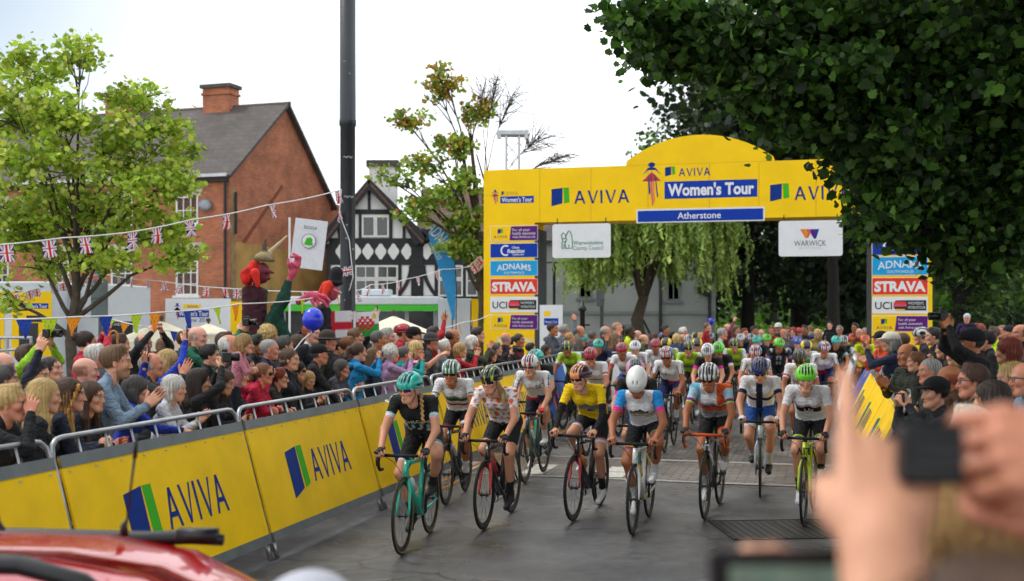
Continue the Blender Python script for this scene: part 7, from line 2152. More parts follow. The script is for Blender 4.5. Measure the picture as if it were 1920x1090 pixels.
puppet('horned_puppet', 'giant red haired puppet in a horned helmet with one raised pink hand', 16.5, [
 ('dress', [('a', (478, 555, 20, 0), (478, 660, 26, 0), DR), ('b', (462, 545, 9, -.1), (466, 600, 12, -.1), DR), ('c', (494, 548, 9, .1), (488, 600, 10, .1), '#1c3a30'), ('d', (478, 650, 25, 0), (478, 850, 30, 0), '#15161a')]),
 ('head', [('s', (492, 512, 14, 20, 0), SK_), ('n', (500, 508, 5, -.1), (512, 512, 2.5, -.12), SK_), ('k', (482, 530, 7, 0), (478, 550, 8, 0), SK_), ('m', (494, 522, 6, -.05), (505, 522, 3, -.1), SK_)]),
 ('hair', [('h', (478, 500, 12, 0), (462, 525, 10, -.1), '#c81e14'), ('h2', (470, 520, 10, 0), (456, 512, 5, -.1), '#c81e14'), ('h3', (466, 522, 9, .1), (465, 550, 4, .1), '#b01a12'), ('h4', (478, 512, 9, -.2), (484, 535, 5, -.2), '#d22a1c'), ('h5', (463, 508, 7, -.1), (453, 520, 3, -.1), '#b01a12')]),
 ('horned_helmet', [('m', (495, 482, 17, 9, 0), '#8a7a58'), ('p', (479, 486, 4, -.1), (512, 488, 4, -.1), '#6d6046'), ('q', (494, 470, 6, 0), (497, 450, 3, 0), '#5a4c38'), ('r', (505, 474, 5, .05), (538, 443, 2, .1), '#b3a684')]),
 ('sleeve', [('a', (500, 620, 15, 0), (532, 560, 12, -.1), GR_), ('b', (532, 560, 12, -.1), (540, 530, 8, -.1), GR_), ('c', (520, 600, 14, 0), (535, 630, 10, 0), GR_)]),
 ('hand', [('w', (540, 530, 5, -.1), (549, 512, 6, -.12), PK), ('p', (549, 512, 8, -.12), (556, 496, 8, -.12), PK), ('f1', (560, 494, 4, -.12), (562, 484, 3.6, -.14), PK), ('g1', (562, 484, 3.4, -.14), (550, 476, 2.4, -.2), PK), ('f2', (556, 490, 4, -.12), (556, 481, 3.4, -.18), PK), ('g2', (556, 481, 3.2, -.18), (545, 482, 2.2, -.24), PK), ('f3', (556, 500, 4, -.16), (546, 494, 3, -.24), PK), ('t', (546, 508, 4, -.14), (541, 496, 2.8, -.2), PK), ('u', (541, 496, 2.8, -.2), (541, 486, 2, -.2), PK)])])
puppet('top_hat_puppet', 'giant red haired puppet in a black top hat stretching a long pink hand', 17.0, [
 ('dress', [('a', (606, 585, 16, 0), (600, 680, 22, 0), '#1a1a22'), ('b', (600, 680, 22, 0), (600, 850, 26, 0), '#15161a')]),
 ('head', [('s', (622, 548, 13, 17, 0), '#b0505c'), ('n', (628, 545, 4, -.15), (637, 550, 2.5, -.2), '#b0505c'), ('k', (612, 562, 7, 0), (608, 580, 8, 0), '#b0505c')]),
 ('hair', [('h', (612, 538, 11, 0), (603, 552, 8, 0), '#cc2a18'), ('h2', (608, 548, 9, 0), (600, 562, 5, .1), '#b8220f'), ('h3', (616, 535, 9, -.1), (606, 560, 5, -.2), '#d4341e')]),
 ('top_hat', [('a', (629, 531, 15, 3, 0), '#14151a'), ('b', (629, 526, 12.5, 0), (631, 512, 12.5, 0), '#14151a')]),
 ('hand', [('w', (560, 566, 6, -.4), (582, 554, 7, -.45), PK), ('p', (582, 554, 8, -.45), (592, 556, 8, -.45), PK), ('f1', (594, 552, 3.6, -.45), (610, 556, 3, -.5), PK), ('g1', (610, 556, 3, -.5), (620, 566, 2.2, -.5), PK), ('f2', (594, 558, 3.6, -.45), (607, 566, 3, -.5), PK), ('g2', (607, 566, 3, -.5), (614, 576, 2.2, -.5), PK), ('f3', (590, 562, 3.6, -.45), (600, 572, 2.6, -.5), PK), ('t', (584, 562, 3.6, -.5), (592, 578, 2.4, -.55), PK)])])
# ------------------------------------------------------------------ the crowd
LEFT, FAR, RIGHT = "spectators behind the left barriers", "spectators beyond the riders", "spectators behind the right barriers"
HC_ = dict(bl='#c2a468', lb='#a5824f', br='#4a3220', db='#2a1c13', bk='#15110f', gr='#8c8984', wh='#d2cec6', au='#7a4a28', rd='#7c2f1a', gi='#a3552c', lt='#6d4f33', dg='#4f4b47')
# pixel of the head, its height in pixels, facing (90 = to the right), m/f/c, hair, colour, skin, top, pose, label, options
LC = [
 (21, 758, 68, 92, 'f', 'short', 'bl', 'ruddy', '#131417', 'face', 'person with short blonde hair in black at the left edge, hand at chin', {}),
 (6, 687, 50, 100, 'm', 'bald', 'gr', 'pink', '#2a2d33', 'down', 'bald person cut by the left edge of the frame behind the blonde head', {}),
 (12, 712, 46, 110, 'f', 'short', 'dg', 'fair', '#24262b', 'down', 'person with dark grey hair half hidden behind the short blonde hair', {}),
 (52, 672, 46, 75, 'm', 'short', 'br', 'fair', '#8ec021', 'phoneup', 'person in a lime green jacket aiming a camera over the crowd', dict(cam=1)),
 (72, 706, 50, 80, 'm', 'short', 'db', 'fair', '#151a2e', 'oneup', 'person in a dark navy jacket with one arm raised beside the lime jacket', {}),
 (98, 695, 46, 78, 'f', 'bun', 'db', 'fair', '#1d222e', 'down', 'person with hair tied back looking up past the camera', dict(pitch=.2)),
 (162, 697, 50, 108, 'm', 'bald', 'lt', 'pink', '#8f1d2c', 'down', 'bald person in a red top left of the pale blue jumper', {}),
 (182, 670, 44, 120, 'f', 'short', 'wh', 'fair', '#a82034', 'down', 'white haired person in red seen from behind, above the bald head', {}),
 (163, 644, 42, 120, 'f', 'bun', 'db', 'fair', '#b01c34', 'phoneup', 'dark haired person in red and black holding a phone up near the tree trunk', dict(ph=1)),
 (220, 681, 66, 100, 'm', 'short', 'lt', 'fair', '#7d93a8', 'clap', 'person with a beard in a pale blue grey jumper clapping', dict(beard=.7, collar='#2c3442')),
 (86, 745, 58, 115, 'f', 'long', 'bl', 'fair', '#1a1c22', 'down', 'person with loose long blonde hair between the black jacket and the braided hair', {}),
 (133, 742, 66, 112, 'f', 'long', 'br', 'fair', '#1b2438', 'phonelow', 'person with a braid in long brown blonde hair holding a white phone', dict(hair2='#b88a45', ph=2, braid=1)),
 (173, 746, 60, 82, 'f', 'long', 'br', 'fair', '#182136', 'phonelow', 'person in a navy blazer holding a phone in a red case', dict(ph=3)),
 (257, 732, 58, 120, 'f', 'bob', 'dg', 'fair', '#1733a6', 'upreach', 'person with a grey bob in a bright blue jacket with one arm up', dict(ph=4)),
 (286, 686, 48, 105, 'm', 'receding', 'gr', 'ruddy', '#3b3d42', 'claphigh', 'balding grey person looking up behind the grey bob', dict(pitch=.15)),
 (329, 730, 60, 90, 'f', 'bob', 'wh', 'fair', '#d4d6da', 'clap', 'person with a white grey bob and a white shirt clapping', dict(curl=1)),
 (270, 646, 38, 62, 'm', 'receding', 'dg', 'ruddy', '#16181c', 'phoneup', 'balding person in black holding a phone high in front of the cream parasol', dict(beard=.5, ph=1)),
 (226, 648, 40, 110, 'f', 'short', 'br', 'fair', '#2b2d33', 'down', 'brown haired person beside the curved umbrella handle', {}),
 (318, 680, 42, 110, 'f', 'bob', 'bl', 'fair', '#1b3fb4', 'oneup', 'blonde person in a royal blue raincoat stretching one arm up with a phone', dict(ph=4)),
 (372, 633, 40, 82, 'm', 'bald', 'gr', 'pink', '#0e5a40', 'phone', 'bald person in a green jumper aiming a camera with a black lens', dict(cam=1)),
 (432, 650, 45, 92, 'm', 'receding', 'wh', 'ruddy', '#4a4440', 'down', 'white haired person left of the child in the pink hood', {}),
 (424, 645, 40, 80, 'm', 'short', 'br', 'fair', '#0e6a4a', 'phoneup', 'person in a green top with both arms raised to a camera below the horned puppet', dict(cam=1)),
 (374, 717, 55, 112, 'f', 'long', 'db', 'fair', '#17171a', 'phoneup', 'dark haired person in a black leather jacket with both hands raised to a camera', dict(cam=1)),
 (422, 718, 52, 80, 'f', 'long', 'br', 'fair', '#1c1d26', 'phonelow', 'person with long brown hair looking down, phone at the chest', dict(pitch=-.25, ph=1)),
 (460, 646, 40, 95, 'c', 'bob', 'lb', 'fair', '#d98a9c', 'cross', 'child in a pink hooded top carried on shoulders', dict(rz=.45, hood=True)),
 (462, 690, 40, 100, 'f', 'bun', 'db', 'fair', '#c41f4c', 'phone', 'person with pulled back dark hair holding up a black tablet', dict(tab=1)),
 (496, 702, 50, 88, 'f', 'ponytail', 'au', 'ruddy', '#b81238', 'cross', 'person in a crimson jacket and sunglasses with folded arms on the barrier', dict(specs='dark', hood=True)),
 (525, 710, 42, 92, 'f', 'short', 'rd', 'fair', '#34302e', 'cross', 'red haired person with glasses right of the crimson jacket', dict(specs='clear')),
 (507, 657, 46, 95, 'm', 'crop', 'gr', 'ruddy', '#191d45', 'down', 'person with cropped grey hair in a navy fleece', {}),
 (545, 676, 50, 80, 'f', 'updo', 'br', 'fair', '#171a28', 'down', 'person with plaited pinned up hair in a navy blazer', {}),
 (506, 630, 36, 125, 'f', 'curly', 'bl', 'fair', '#3a3f48', 'down', 'person with curly blonde hair seen from behind', {}),
 (482, 648, 36, 82, 'm', 'short', 'bk', 'tan', '#22242a', 'down', 'dark haired person just right of the child in pink', dict(beard=.5)),
 (523, 611, 32, 80, 'f', 'long', 'lt', 'fair', '#141a30', 'reachR', 'person with long hair in a navy coat reaching forward under the puppet', {}),
 (535, 650, 36, 115, 'f', 'short', 'dg', 'fair', '#2d2f36', 'down', 'grey haired person half hidden behind the pinned up plaits', {}),
 (585, 627, 38, 72, 'm', 'short', 'gi', 'pink', '#14171f', 'down', 'ginger haired person in a dark suit below the blue balloon', dict(collar='#c9ccd2')),
 (561, 646, 36, 100, 'f', 'bob', 'br', 'tan', '#2a2430', 'waveL', 'person raising a bare arm with a bracelet to hold the balloon string', dict(short=True)),
 (616, 641, 42, 92, 'm', 'short', 'dg', 'ruddy', '#2c2926', 'down', 'person in a brown leather brimmed hat behind the black cap', dict(hat='hat', wear=('#3a3028', '#342b24'))),
 (600, 666, 48, 102, 'm', 'crop', 'dg', 'ruddy', '#111214', 'over', 'person in a black cap and jacket, one arm hanging over the barrier', dict(hat='cap', wear=('#0d0d0f', '#0d0d0f'), fat=1.25, coll=1)),
 (579, 714, 42, 52, 'f', 'longside', 'lb', 'fair', '#30343c', 'clap', 'fair haired young person looking down with hands together at the barrier', dict(pitch=-.3)),
 (560, 697, 40, 85, 'f', 'bob', 'bk', 'fair', '#15161b', 'down', 'dark haired person with sunglasses left of the fair haired young person', dict(specs='dark')),
 (642, 692, 40, 72, 'f', 'bob', 'dg', 'ruddy', '#4b4f57', 'clap', 'smiling person with grey brown hair clapping beside the big black jacket', {}),
 (636, 652, 40, 100, 'm', 'short', 'db', 'fair', '#26282e', 'phone', 'person behind the black cap holding a small black camera forward', dict(ph=1)),
 (673, 661, 46, 112, 'f', 'ponytail', 'br', 'fair', '#0f7fb8', 'phone', 'person with a brown ponytail in a bright blue rain jacket', dict(hood=True, ph=1)),
 (654, 650, 42, 110, 'm', 'short', 'au', 'fair', '#3a3532', 'down', 'brown haired person seen behind the bright blue rain jacket', {}),
 (711, 638, 34, 100, 'm', 'crop', 'dg', 'tan', '#63313a', 'down', 'person with close cropped dark hair left of the white curls', {}),
 (727, 634, 34, 82, 'm', 'short', 'gr', 'ruddy', '#5c6470', 'down', 'grey haired person behind the close cropped head', {}),
 (703, 670, 38, 118, 'f', 'long', 'lt', 'fair', '#2c3a4c', 'down', 'person with long light brown hair right of the blue rain jacket', {}),
 (735, 664, 37, 112, 'f', 'curly', 'wh', 'fair', '#b48fb8', 'phone', 'person with white curly hair in a lilac top photographing with a phone', dict(ph=1)),
 (759, 666, 37, 112, 'f', 'bun', 'dg', 'ruddy', '#12a0a0', 'phone', 'person with a grey bun in a turquoise jacket holding a phone', dict(ph=1, hood=True)),
 (782, 656, 34, 82, 'f', 'bob', 'bl', 'fair', '#c23a72', 'reachR', 'blonde person in a pink and white striped top stretching an arm forward', dict(stripes=(('#c8286a', '#d8c8d0'), .035), short=True, specs='clear')),
 (810, 642, 36, 92, 'm', 'short', 'dg', 'ruddy', '#3b3a3c', 'down', 'person in a grey felt bush hat', dict(hat='hat', wear=('#3f3c3e', '#3a3739'))),
 (757, 626, 32, 92, 'm', 'crop', 'db', 'fair', '#c02432', 'down', 'person in a red, black and white cycling helmet behind the crowd', dict(hat='helmet', wear=('road', 'stripe', '#b41c2a', '#dcdcdc'))),
 (778, 631, 32, 85, 'm', 'short', 'db', 'fair', '#b5202c', 'down', 'person in a black cap and red jacket left of the bush hat', dict(hat='cap', wear=('#101012', '#101012'))),
 (815, 628, 30, 95, 'm', 'short', 'db', 'tan', '#b81f28', 'oneup', 'person in red holding a phone high above the bush hat', dict(ph=1)),
 (850, 632, 31, 95, 'm', 'receding', 'db', 'tan', '#3a2e30', 'down', 'balding dark haired person right of the bush hat', {}),
 (864, 658, 33, 100, 'f', 'bob', 'lb', 'fair', '#b01e2a', 'claphigh', 'person with light brown hair in a red top behind the green and white helmet', {}),
 (834, 652, 32, 105, 'm', 'short', 'wh', 'fair', '#7d858c', 'down', 'white haired person in grey left of the light brown hair and red top', {}),
 (887, 644, 36, 92, 'f', 'bob', 'wh', 'ruddy', '#3d4433', 'claphigh', 'person with pale grey hair in an olive coat clapping with raised hands', {}),
 (897, 629, 30, 90, 'm', 'short', 'db', 'fair', '#2a2c34', 'down', 'dark brown haired person in front of the yellow trailer side', {}),
 (932, 656, 30, 95, 'm', 'short', 'dg', 'fair', '#15161a', 'phone', 'person in black with a camera at the left arch tower', dict(cam=1)),
 (949, 637, 30, 140, 'm', 'bald', 'gr', 'ruddy', '#17181d', 'down', 'bald person in a black coat against the left arch tower', {}),
 (974, 639, 30, 62, 'f', 'ponytail', 'db', 'tan', '#5a1524', 'down', 'dark haired person in a maroon top against the left arch tower', {}),
 (996, 655, 30, 90, 'f', 'short', 'bk', 'fair', '#1c1d22', 'down', 'black haired person at the right side of the left arch tower', {}),
 (349, 640, 36, 88, 'm', 'short', 'br', 'tan', '#2e3138', 'down', 'brown haired person far back under the cream parasol', {}),
 (690, 622, 30, 90, 'm', 'short', 'db', 'fair', '#14161c', 'oneup', 'person in black raising a phone before the red, white and green flag', dict(ph=1)),
 (668, 633, 32, 95, 'm', 'short', 'lt', 'fair', '#55343a', 'down', 'light brown haired person at the foot of the lamp column', {}),
 (395, 668, 42, 95, 'f', 'short', 'bk', 'fair', '#26242c', 'down', 'dark haired person below the bald head and black lens', {}),
 (312, 652, 34, 85, 'f', 'bob', 'lt', 'fair', '#3c4350', 'down', 'brown haired person between the parasol pole and the blue raincoat arm', {}),
 (448, 706, 44, 95, 'f', 'short', 'db', 'fair', '#16171d', 'down', 'person in dark clothes hidden between the tablet and the crimson jacket', {}),
 (790, 690, 34, 100, 'f', 'short', 'br', 'fair', '#7a1426', 'down', 'person in dark red hidden behind the green and white helmet', {}),
 (922, 668, 30, 100, 'f', 'bob', 'br', 'fair', '#23262e', 'phonelow', 'brown haired person at the barrier left of the dotted jersey', {}),
]
FC = [
 (1037, 618, 27, 70, 'm', 'crop', 'bk', 'tan', '#4b5058', 'clap', 'person in a grey hooded jacket clapping right of the left arch tower', dict(hood=True)),
 (1058, 621, 24, 110, 'm', 'short', 'gr', 'ruddy', '#5a5e66', 'oneup', 'grey haired person with one arm raised beside the grey hooded jacket', {}),
 (1025, 658, 24, 70, 'f', 'bob', 'db', 'tan', '#2b2226', 'clap', 'small dark haired person clapping behind the bare white barrier', {}),
 (1069, 636, 24, 100, 'm', 'short', 'lb', 'ruddy', '#8c8f96', 'down', 'sandy haired person left of the first turquoise helmet', {}),
 (1088, 622, 24, 95, 'm', 'bald', 'lb', 'ruddy', '#6b6258', 'down', 'balding person above the first turquoise helmet', {}),
 (1113, 632, 24, 100, 'm', 'crop', 'dg', 'tan', '#3c3f48', 'claphigh', 'person with cropped hair between the two turquoise helmets', {}),
 (1136, 623, 25, 105, 'm', 'receding', 'gr', 'ruddy', '#23252c', 'phone', 'grey haired person lifting a camera right of the black finial post', dict(ph=1)),
 (1158, 616, 25, 80, 'm', 'buzz', 'lt', 'pink', '#c2d418', 'down', 'person with shaved head in a yellow and blue safety jacket', {}),
 (1182, 623, 25, 80, 'm', 'crop', 'bk', 'dark', '#c8da1a', 'down', 'person with very short black hair in a yellow safety jacket', {}),
 (1154, 636, 24, 110, 'f', 'long', 'lt', 'fair', '#2a2c34', 'down', 'person with long brown hair in front of the safety jackets', {}),
 (1196, 629, 22, 90, 'm', 'bald', 'gr', 'pink', '#7d7470', 'down', 'bald person right of the yellow safety jacket', {}),
 (1208, 637, 24, 80, 'm', 'receding', 'lb', 'pink', '#4a5238', 'clap', 'person in olive clapping by the willow trunk', {}),
 (1228, 634, 22, 90, 'f', 'bob', 'br', 'fair', '#5b5560', 'down', 'brown haired person under the drooping willow', {}),
 (1248, 621, 23, 60, 'm', 'short', 'db', 'tan', '#1f2128', 'down', 'dark haired person in black behind the blue helmet with white dots', {}),
 (1260, 632, 22, 150, 'f', 'short', 'bk', 'fair', '#191b22', 'down', 'black haired person seen from behind near the yellow and black helmets', {}),
 (1270, 636, 22, 130, 'f', 'bob', 'bl', 'fair', '#38456a', 'down', 'blonde person seen from behind near the yellow and black helmets', {}),
 (1282, 624, 22, 80, 'm', 'short', 'wh', 'ruddy', '#4c4f58', 'down', 'white haired person in grey left of the yellow and black helmet', {}),
 (1281, 636, 22, 70, 'm', 'bald', 'gr', 'ruddy', '#6a6f78', 'clap', 'bald person clapping in front of the white haired one in grey', {}),
 (1327, 614, 20, 60, 'c', 'short', 'lt', 'fair', '#b02024', 'down', 'child in a red top beneath the small blue balloon', dict(rz=.55)),
 (1318, 634, 22, 80, 'f', 'long', 'lb', 'fair', '#8a7c70', 'down', 'long haired person between the yellow helmet and the striped white helmet', {}),
 (1355, 627, 26, 80, 'm', 'short', 'gr', 'ruddy', '#9aa0a8', 'down', 'grey haired person in a pale grey shirt right of the small balloon', {}),
 (1365, 617, 21, 40, 'm', 'bald', 'rd', 'pink', '#7a2a2c', 'down', 'bald person in dark red behind the pale grey shirt', {}),
 (1380, 620, 21, 30, 'f', 'bob', 'lt', 'pink', '#8c4a5a', 'oneup', 'person in dusky pink with one hand up before the slanting trunk', {}),
 (1396, 626, 22, 30, 'm', 'short', 'rd', 'ruddy', '#4a5a86', 'down', 'person in a blue shirt right of the white helmets', {}),
 (1414, 622, 21, 20, 'm', 'short', 'bk', 'tan', '#2a2e38', 'down', 'dark haired person facing the road below the bright hedge', {}),
 (1427, 627, 21, 10, 'm', 'bald', 'rd', 'pink', '#6e6670', 'down', 'bald person facing the road left of the first green helmet', {}),
 (1447, 622, 21, 340, 'f', 'short', 'au', 'ruddy', '#c24a34', 'down', 'auburn haired person in orange red left of the white cap', {}),
 (1459, 616, 22, 330, 'm', 'short', 'br', 'ruddy', '#50545c', 'down', 'person in a white cap standing before the dark tree trunk', dict(hat='cap', wear=('#c9c9c9', '#b9b9b9'))),
 (1469, 626, 21, 350, 'm', 'bald', 'lb', 'ruddy', '#71646a', 'down', 'bald person just right of the white cap', {}),
 (1478, 623, 21, 340, 'm', 'short', 'lt', 'ruddy', '#3f3a40', 'down', 'brown haired person above the dark and white helmet', {}),
 (1487, 624, 21, 330, 'f', 'bob', 'rd', 'pink', '#7c5560', 'down', 'red haired person above the dark and white helmet', {}),
 (1498, 625, 20, 10, 'm', 'short', 'br', 'ruddy', '#2d3a5c', 'down', 'person in an orange red cap beyond the yellow and black helmet', dict(hat='cap', wear=('#c8482c', '#4a3a7a'))),
 (1508, 620, 20, 330, 'm', 'short', 'db', 'tan', '#57474a', 'down', 'dark haired person right of the orange red cap', {}),
 (1519, 621, 20, 340, 'f', 'bob', 'lt', 'ruddy', '#7b4d4d', 'down', 'person in dull red left of the child on shoulders', {}),
 (1533, 627, 20, 320, 'f', 'bob', 'bl', 'fair', '#9a8a4a', 'down', 'blonde person above the blue and lime helmet', {}),
 (1556, 611, 20, 330, 'c', 'short', 'bk', 'pink', '#15161c', 'down', 'child in black carried above the far crowd right of the dark trees', dict(rz=.5)),
 (1574, 621, 20, 330, 'm', 'short', 'gr', 'ruddy', '#3c4660', 'down', 'grey haired person in blue right of the carried child', {}),
 (1603, 616, 21, 320, 'm', 'short', 'bk', 'tan', '#22262e', 'down', 'dark haired person beyond the first orange helmet', {}),
 (1611, 625, 20, 340, 'm', 'bald', 'rd', 'pink', '#6e3a38', 'down', 'bald person beyond the two orange helmets', {}),
 (1622, 625, 20, 320, 'f', 'bob', 'gr', 'ruddy', '#5f5a66', 'down', 'grey haired person beside the right arch tower', {}),
]
RC = [
 (1650, 638, 32, 275, 'm', 'short', 'db', 'fair', '#c94420', 'clap', 'person in an orange red jacket and black cap at the far right barrier', dict(hat='cap', wear=('#121214', '#121214'))),
 (1668, 643, 38, 250, 'f', 'bob', 'gr', 'fair', '#1c2340', 'phone', 'person in a white cap and navy jacket photographing over the right barrier', dict(hat='cap', wear=('#cfc9bd', '#c8c2b6'), ph=1)),
 (1690, 641, 32, 250, 'm', 'crop', 'br', 'ruddy', '#4a3230', 'down', 'brown haired person behind the white cap and navy jacket', {}),
 (1700, 666, 44, 285, 'm', 'receding', 'db', 'tan', '#2a3022', 'clap', 'dark haired person in a dark green coat clapping at the right barrier', {}),
 (1716, 680, 38, 262, 'c', 'short', 'au', 'fair', '#242b1e', 'down', 'ginger haired boy in a dark green coat', dict(rz=.5)),
 (1742, 697, 46, 272, 'm', 'crop', 'gr', 'ruddy', '#3a3c34', 'down', 'person with short grey hair in front of a raised phone', {}),
 (1726, 632, 30, 255, 'm', 'crop', 'bk', 'fair', '#22242a', 'down', 'person in a black and white cycling helmet before the right arch tower', dict(hat='helmet', wear=('road', 'stripes', '#15161a', '#c8c8c8'))),
 (1749, 632, 32, 262, 'm', 'short', 'bk', 'fair', '#121316', 'down', 'black haired person in black right of the cycling helmet', {}),
 (1820, 645, 50, 262, 'm', 'crop', 'bk', 'tan', '#0c0d10', 'phoneup', 'person in a black cap and black coat holding a camera high on a strap', dict(hat='cap', wear=('#0d0e14', '#0d0e14'), cam=1, fat=1.2)),
 (1752, 738, 74, 280, 'm', 'short', 'bk', 'fair', '#2a2c30', 'phone', 'person under a large plain black cap near the barrier, seen close', dict(hat='cap', wear=('#0b0c0e', '#0b0c0e'), ph=1)),
 (1822, 716, 62, 266, 'm', 'short', 'br', 'ruddy', '#2b2622', 'down', 'brown haired person with glasses right of the large black cap', dict(specs='clear')),
 (1793, 668, 40, 240, 'f', 'bob', 'bl', 'fair', '#3a3a30', 'phone', 'blonde person under the arms of the black capped photographer', dict(ph=1)),
 (1779, 712, 50, 235, 'm', 'bald', 'rd', 'tan', '#5a3a26', 'down', 'tanned bald person partly hidden by the large black cap', {}),
 (1888, 660, 48, 240, 'f', 'bob', 'rd', 'fair', '#25131a', 'down', 'person with dark red hair behind the blonde curls on the right', {}),
 (1898, 674, 44, 255, 'm', 'short', 'gr', 'ruddy', '#33353a', 'down', 'grey haired person above the blonde curls on the right', {}),
 (1893, 712, 54, 270, 'f', 'bob', 'bl', 'fair', '#6a1626', 'down', 'person with blonde curls in a dark red top at the right edge', dict(curl=1)),
 (1922, 712, 64, 268, 'm', 'receding', 'wh', 'ruddy', '#6fb4d6', 'down', 'person with glasses in a light blue padded jacket at the right edge', dict(specs='clear')),
 (1856, 752, 66, 230, 'f', 'long', 'db', 'fair', '#55504e', 'down', 'person with long dark brown hair seen from behind at lower right', {}),
 (1912, 626, 34, 280, 'm', 'receding', 'db', 'ruddy', '#1d1e24', 'down', 'tall balding person at the right edge beyond the crowd', {}),
 (1891, 625, 26, 275, 'm', 'short', 'dg', 'ruddy', '#14161c', 'down', 'person in a dark peaked helmet far back at the right', dict(hat='beanie', wear=('#14161d', '#14161d'))),
 (1862, 627, 26, 275, 'm', 'short', 'br', 'ruddy', '#b4d818', 'down', 'person in a bright yellow green vest far back at the right', {}),
 (1834, 621, 26, 270, 'm', 'short', 'rd', 'pink', '#4d2a2e', 'down', 'person with a flushed face left of the bright yellow green vest', {}),
 (1813, 598, 26, 330, 'm', 'short', 'gr', 'fair', '#2c1f48', 'down', 'person in a pale cap and purple top standing above the crowd', dict(rz=.6, hat='beanie', wear=('#b8b8bc', '#b8b8bc'))),
 (1848, 640, 36, 255, 'f', 'short', 'bk', 'fair', '#16171c', 'down', 'black haired person right of the raised camera', {}),
 (1878, 622, 25, 290, 'm', 'buzz', 'db', 'ruddy', '#3c2426', 'down', 'person in maroon beside the bright yellow green vest', {}),
 (1770, 655, 36, 250, 'f', 'bob', 'br', 'fair', '#30302a', 'down', 'brown haired person below the raised camera', {}),
]
LEAN = ('rail', 'cross', 'over', 'reach', 'upreach', 'face', 'phonelow', 'clap')
XT = lambda Y: -2.33 + .272 * (Y - 9.78)
XR = lambda Y: 6.62 + .27 * (Y - 21.8)
rows = [(q, LEFT) for q in LC] + [(q, FAR) for q in FC] + [(q, RIGHT) for q in RC]
place = []
for q, gp in rows:
 hx, hy, h = q[:3]; o = q[11]; k = .235 if q[4] != 'c' else .215; Y0 = k * F / h; best = None
 for f in np.linspace(.78, 1.45, 68):
  Y = Y0 * f; z = Zp(hy, Y); x = X(hx, Y); c = ((f - 1) / .13) ** 2
  zt = 1.58 + o.get('rz', 0) - (.1 if o.get('rz') else 0); c += ((z - zt) / .09) ** 2
  if gp == LEFT and Y < 21: c += max(0, x - (XT(Y) - (.36 if q[9] not in LEAN else .28))) ** 2 * 600
  if gp == RIGHT: c += max(0, XR(Y) + .2 - x) ** 2 * 400
  if gp == FAR: c += ((Y - 30.5 if hx > 1190 else Y - 26.5) / 2.5) ** 2
  if best is None or c < best[0]: best = (c, Y)
 place.append(best[1])
for it in range(40):                                   # nobody stands inside anybody else: move along the line of sight
 for i in range(len(rows)):
  for j in range(i):
   xi, xj = X(rows[i][0][0], place[i]), X(rows[j][0][0], place[j]); d = math.hypot(xi - xj, place[i] - place[j])
   if d < .36 and abs(rows[i][0][1] - rows[j][0][1]) < 95:
    k = i if place[i] >= place[j] else j; place[k] *= 1.012
GN = 0
for (q, gp), Y in zip(rows, place):
 hx, hy, h, fc, sx, st, hcx, sk, top, ps, lb, o = q; o = dict(o)
 ph, camx, tab, braid, curl, rz, cl = (o.pop(k, None) for k in ('ph', 'cam', 'tab', 'braid', 'curl', 'rz', 'coll'))
 if rz: o['fixed'] = .62; o['raise_'] = rz
 if curl and st == 'bob': st = 'curly' if hcx == 'bl' else 'bob'
 c = crowd_person(hx, hy, Y, fc, sx, (st, HC_[hcx]), sk, top, ps, lb, gp, lean=.2 if (ps in LEAN and gp == LEFT) else .04, **o)
 up = {'oneup': 'R', 'oneupL': 'L', 'upreach': 'L'}.get(ps)
 who = lb.replace('person ', 'one ', 1)
 who = ' '.join(who.split()[:9])
 while who.split()[-1] in ('in', 'a', 'with', 'and', 'the', 'of', 'over', 'her', 'one', 'at', 'to', 'by', 'both', 'behind', 'beside', 'up', 'on', 'right', 'left', 'above', 'holding', 'aiming', 'his', 'an'): who = ' '.join(who.split()[:-1])
 if ph: gadget(c, {2: 'white phone', 3: 'phone in a red case'}.get(ph, 'dark phone') + ' held by the ' + who, 'phone', up, {2: '#d5d5d8', 3: '#a81c28'}.get(ph, '#0b0c0e'), group='phones held up in the crowd')
 if camx: gadget(c, 'black camera held by the ' + who, 'camera', up, group='cameras held up in the crowd', off=(.02, 0, .03))
 if tab: gadget(c, 'black tablet held up by the ' + who, 'tablet', up)
 if braid:
  m = []; pr = [ell((.055 - .012 * i + .004 * (i % 2), -.088 - .008 * min(i, 5), .08 - .03 * i), (.017, .012, .02), .006, 'h', R=rot_x(.5 * (1 if i % 2 else -1))) for i in range(11)]
  V, Q = surface(pr, .005); b = add_obj('braid', np_mesh('braid', V, Q, [M_HAIR], col=hair_color(V, '#a8752f', None, 2))); b.parent = c['o']; b.matrix_basis = mat4(head_frame(c['hc'], 0, 0, 0, 1))
# cane handle of a furled umbrella above the heads
u0 = P(213, 642, 12.2); t = thing('umbrella', (u0.x, u0.y, .5), 'umbrella with a curved orange wooden handle raised above the heads', 'umbrella')
m = MB(); R_ = .042; m.tube([Vector((u0.x + .045, u0.y, u0.z - .06)), Vector((u0.x + .04, u0.y, u0.z + .0))] + [Vector((u0.x + R_ * math.cos(a), u0.y, u0.z + .07 + R_ * math.sin(a) * 1.2)) for a in [i / 8 * math.pi for i in range(9)]] + [Vector((u0.x - R_, u0.y, u0.z + .04))], .011, mat('honey_wood', '#b5701f', .35), 8); m.build('handle', t, smooth=True)
m = MB(); m.tube([(u0.x + .045, u0.y, .5), (u0.x + .045, u0.y, .62), (u0.x + .045, u0.y, u0.z - .1), (u0.x + .045, u0.y, u0.z - .05)], [.008, .022, .03, .01], INK, 10); m.build('canopy', t)
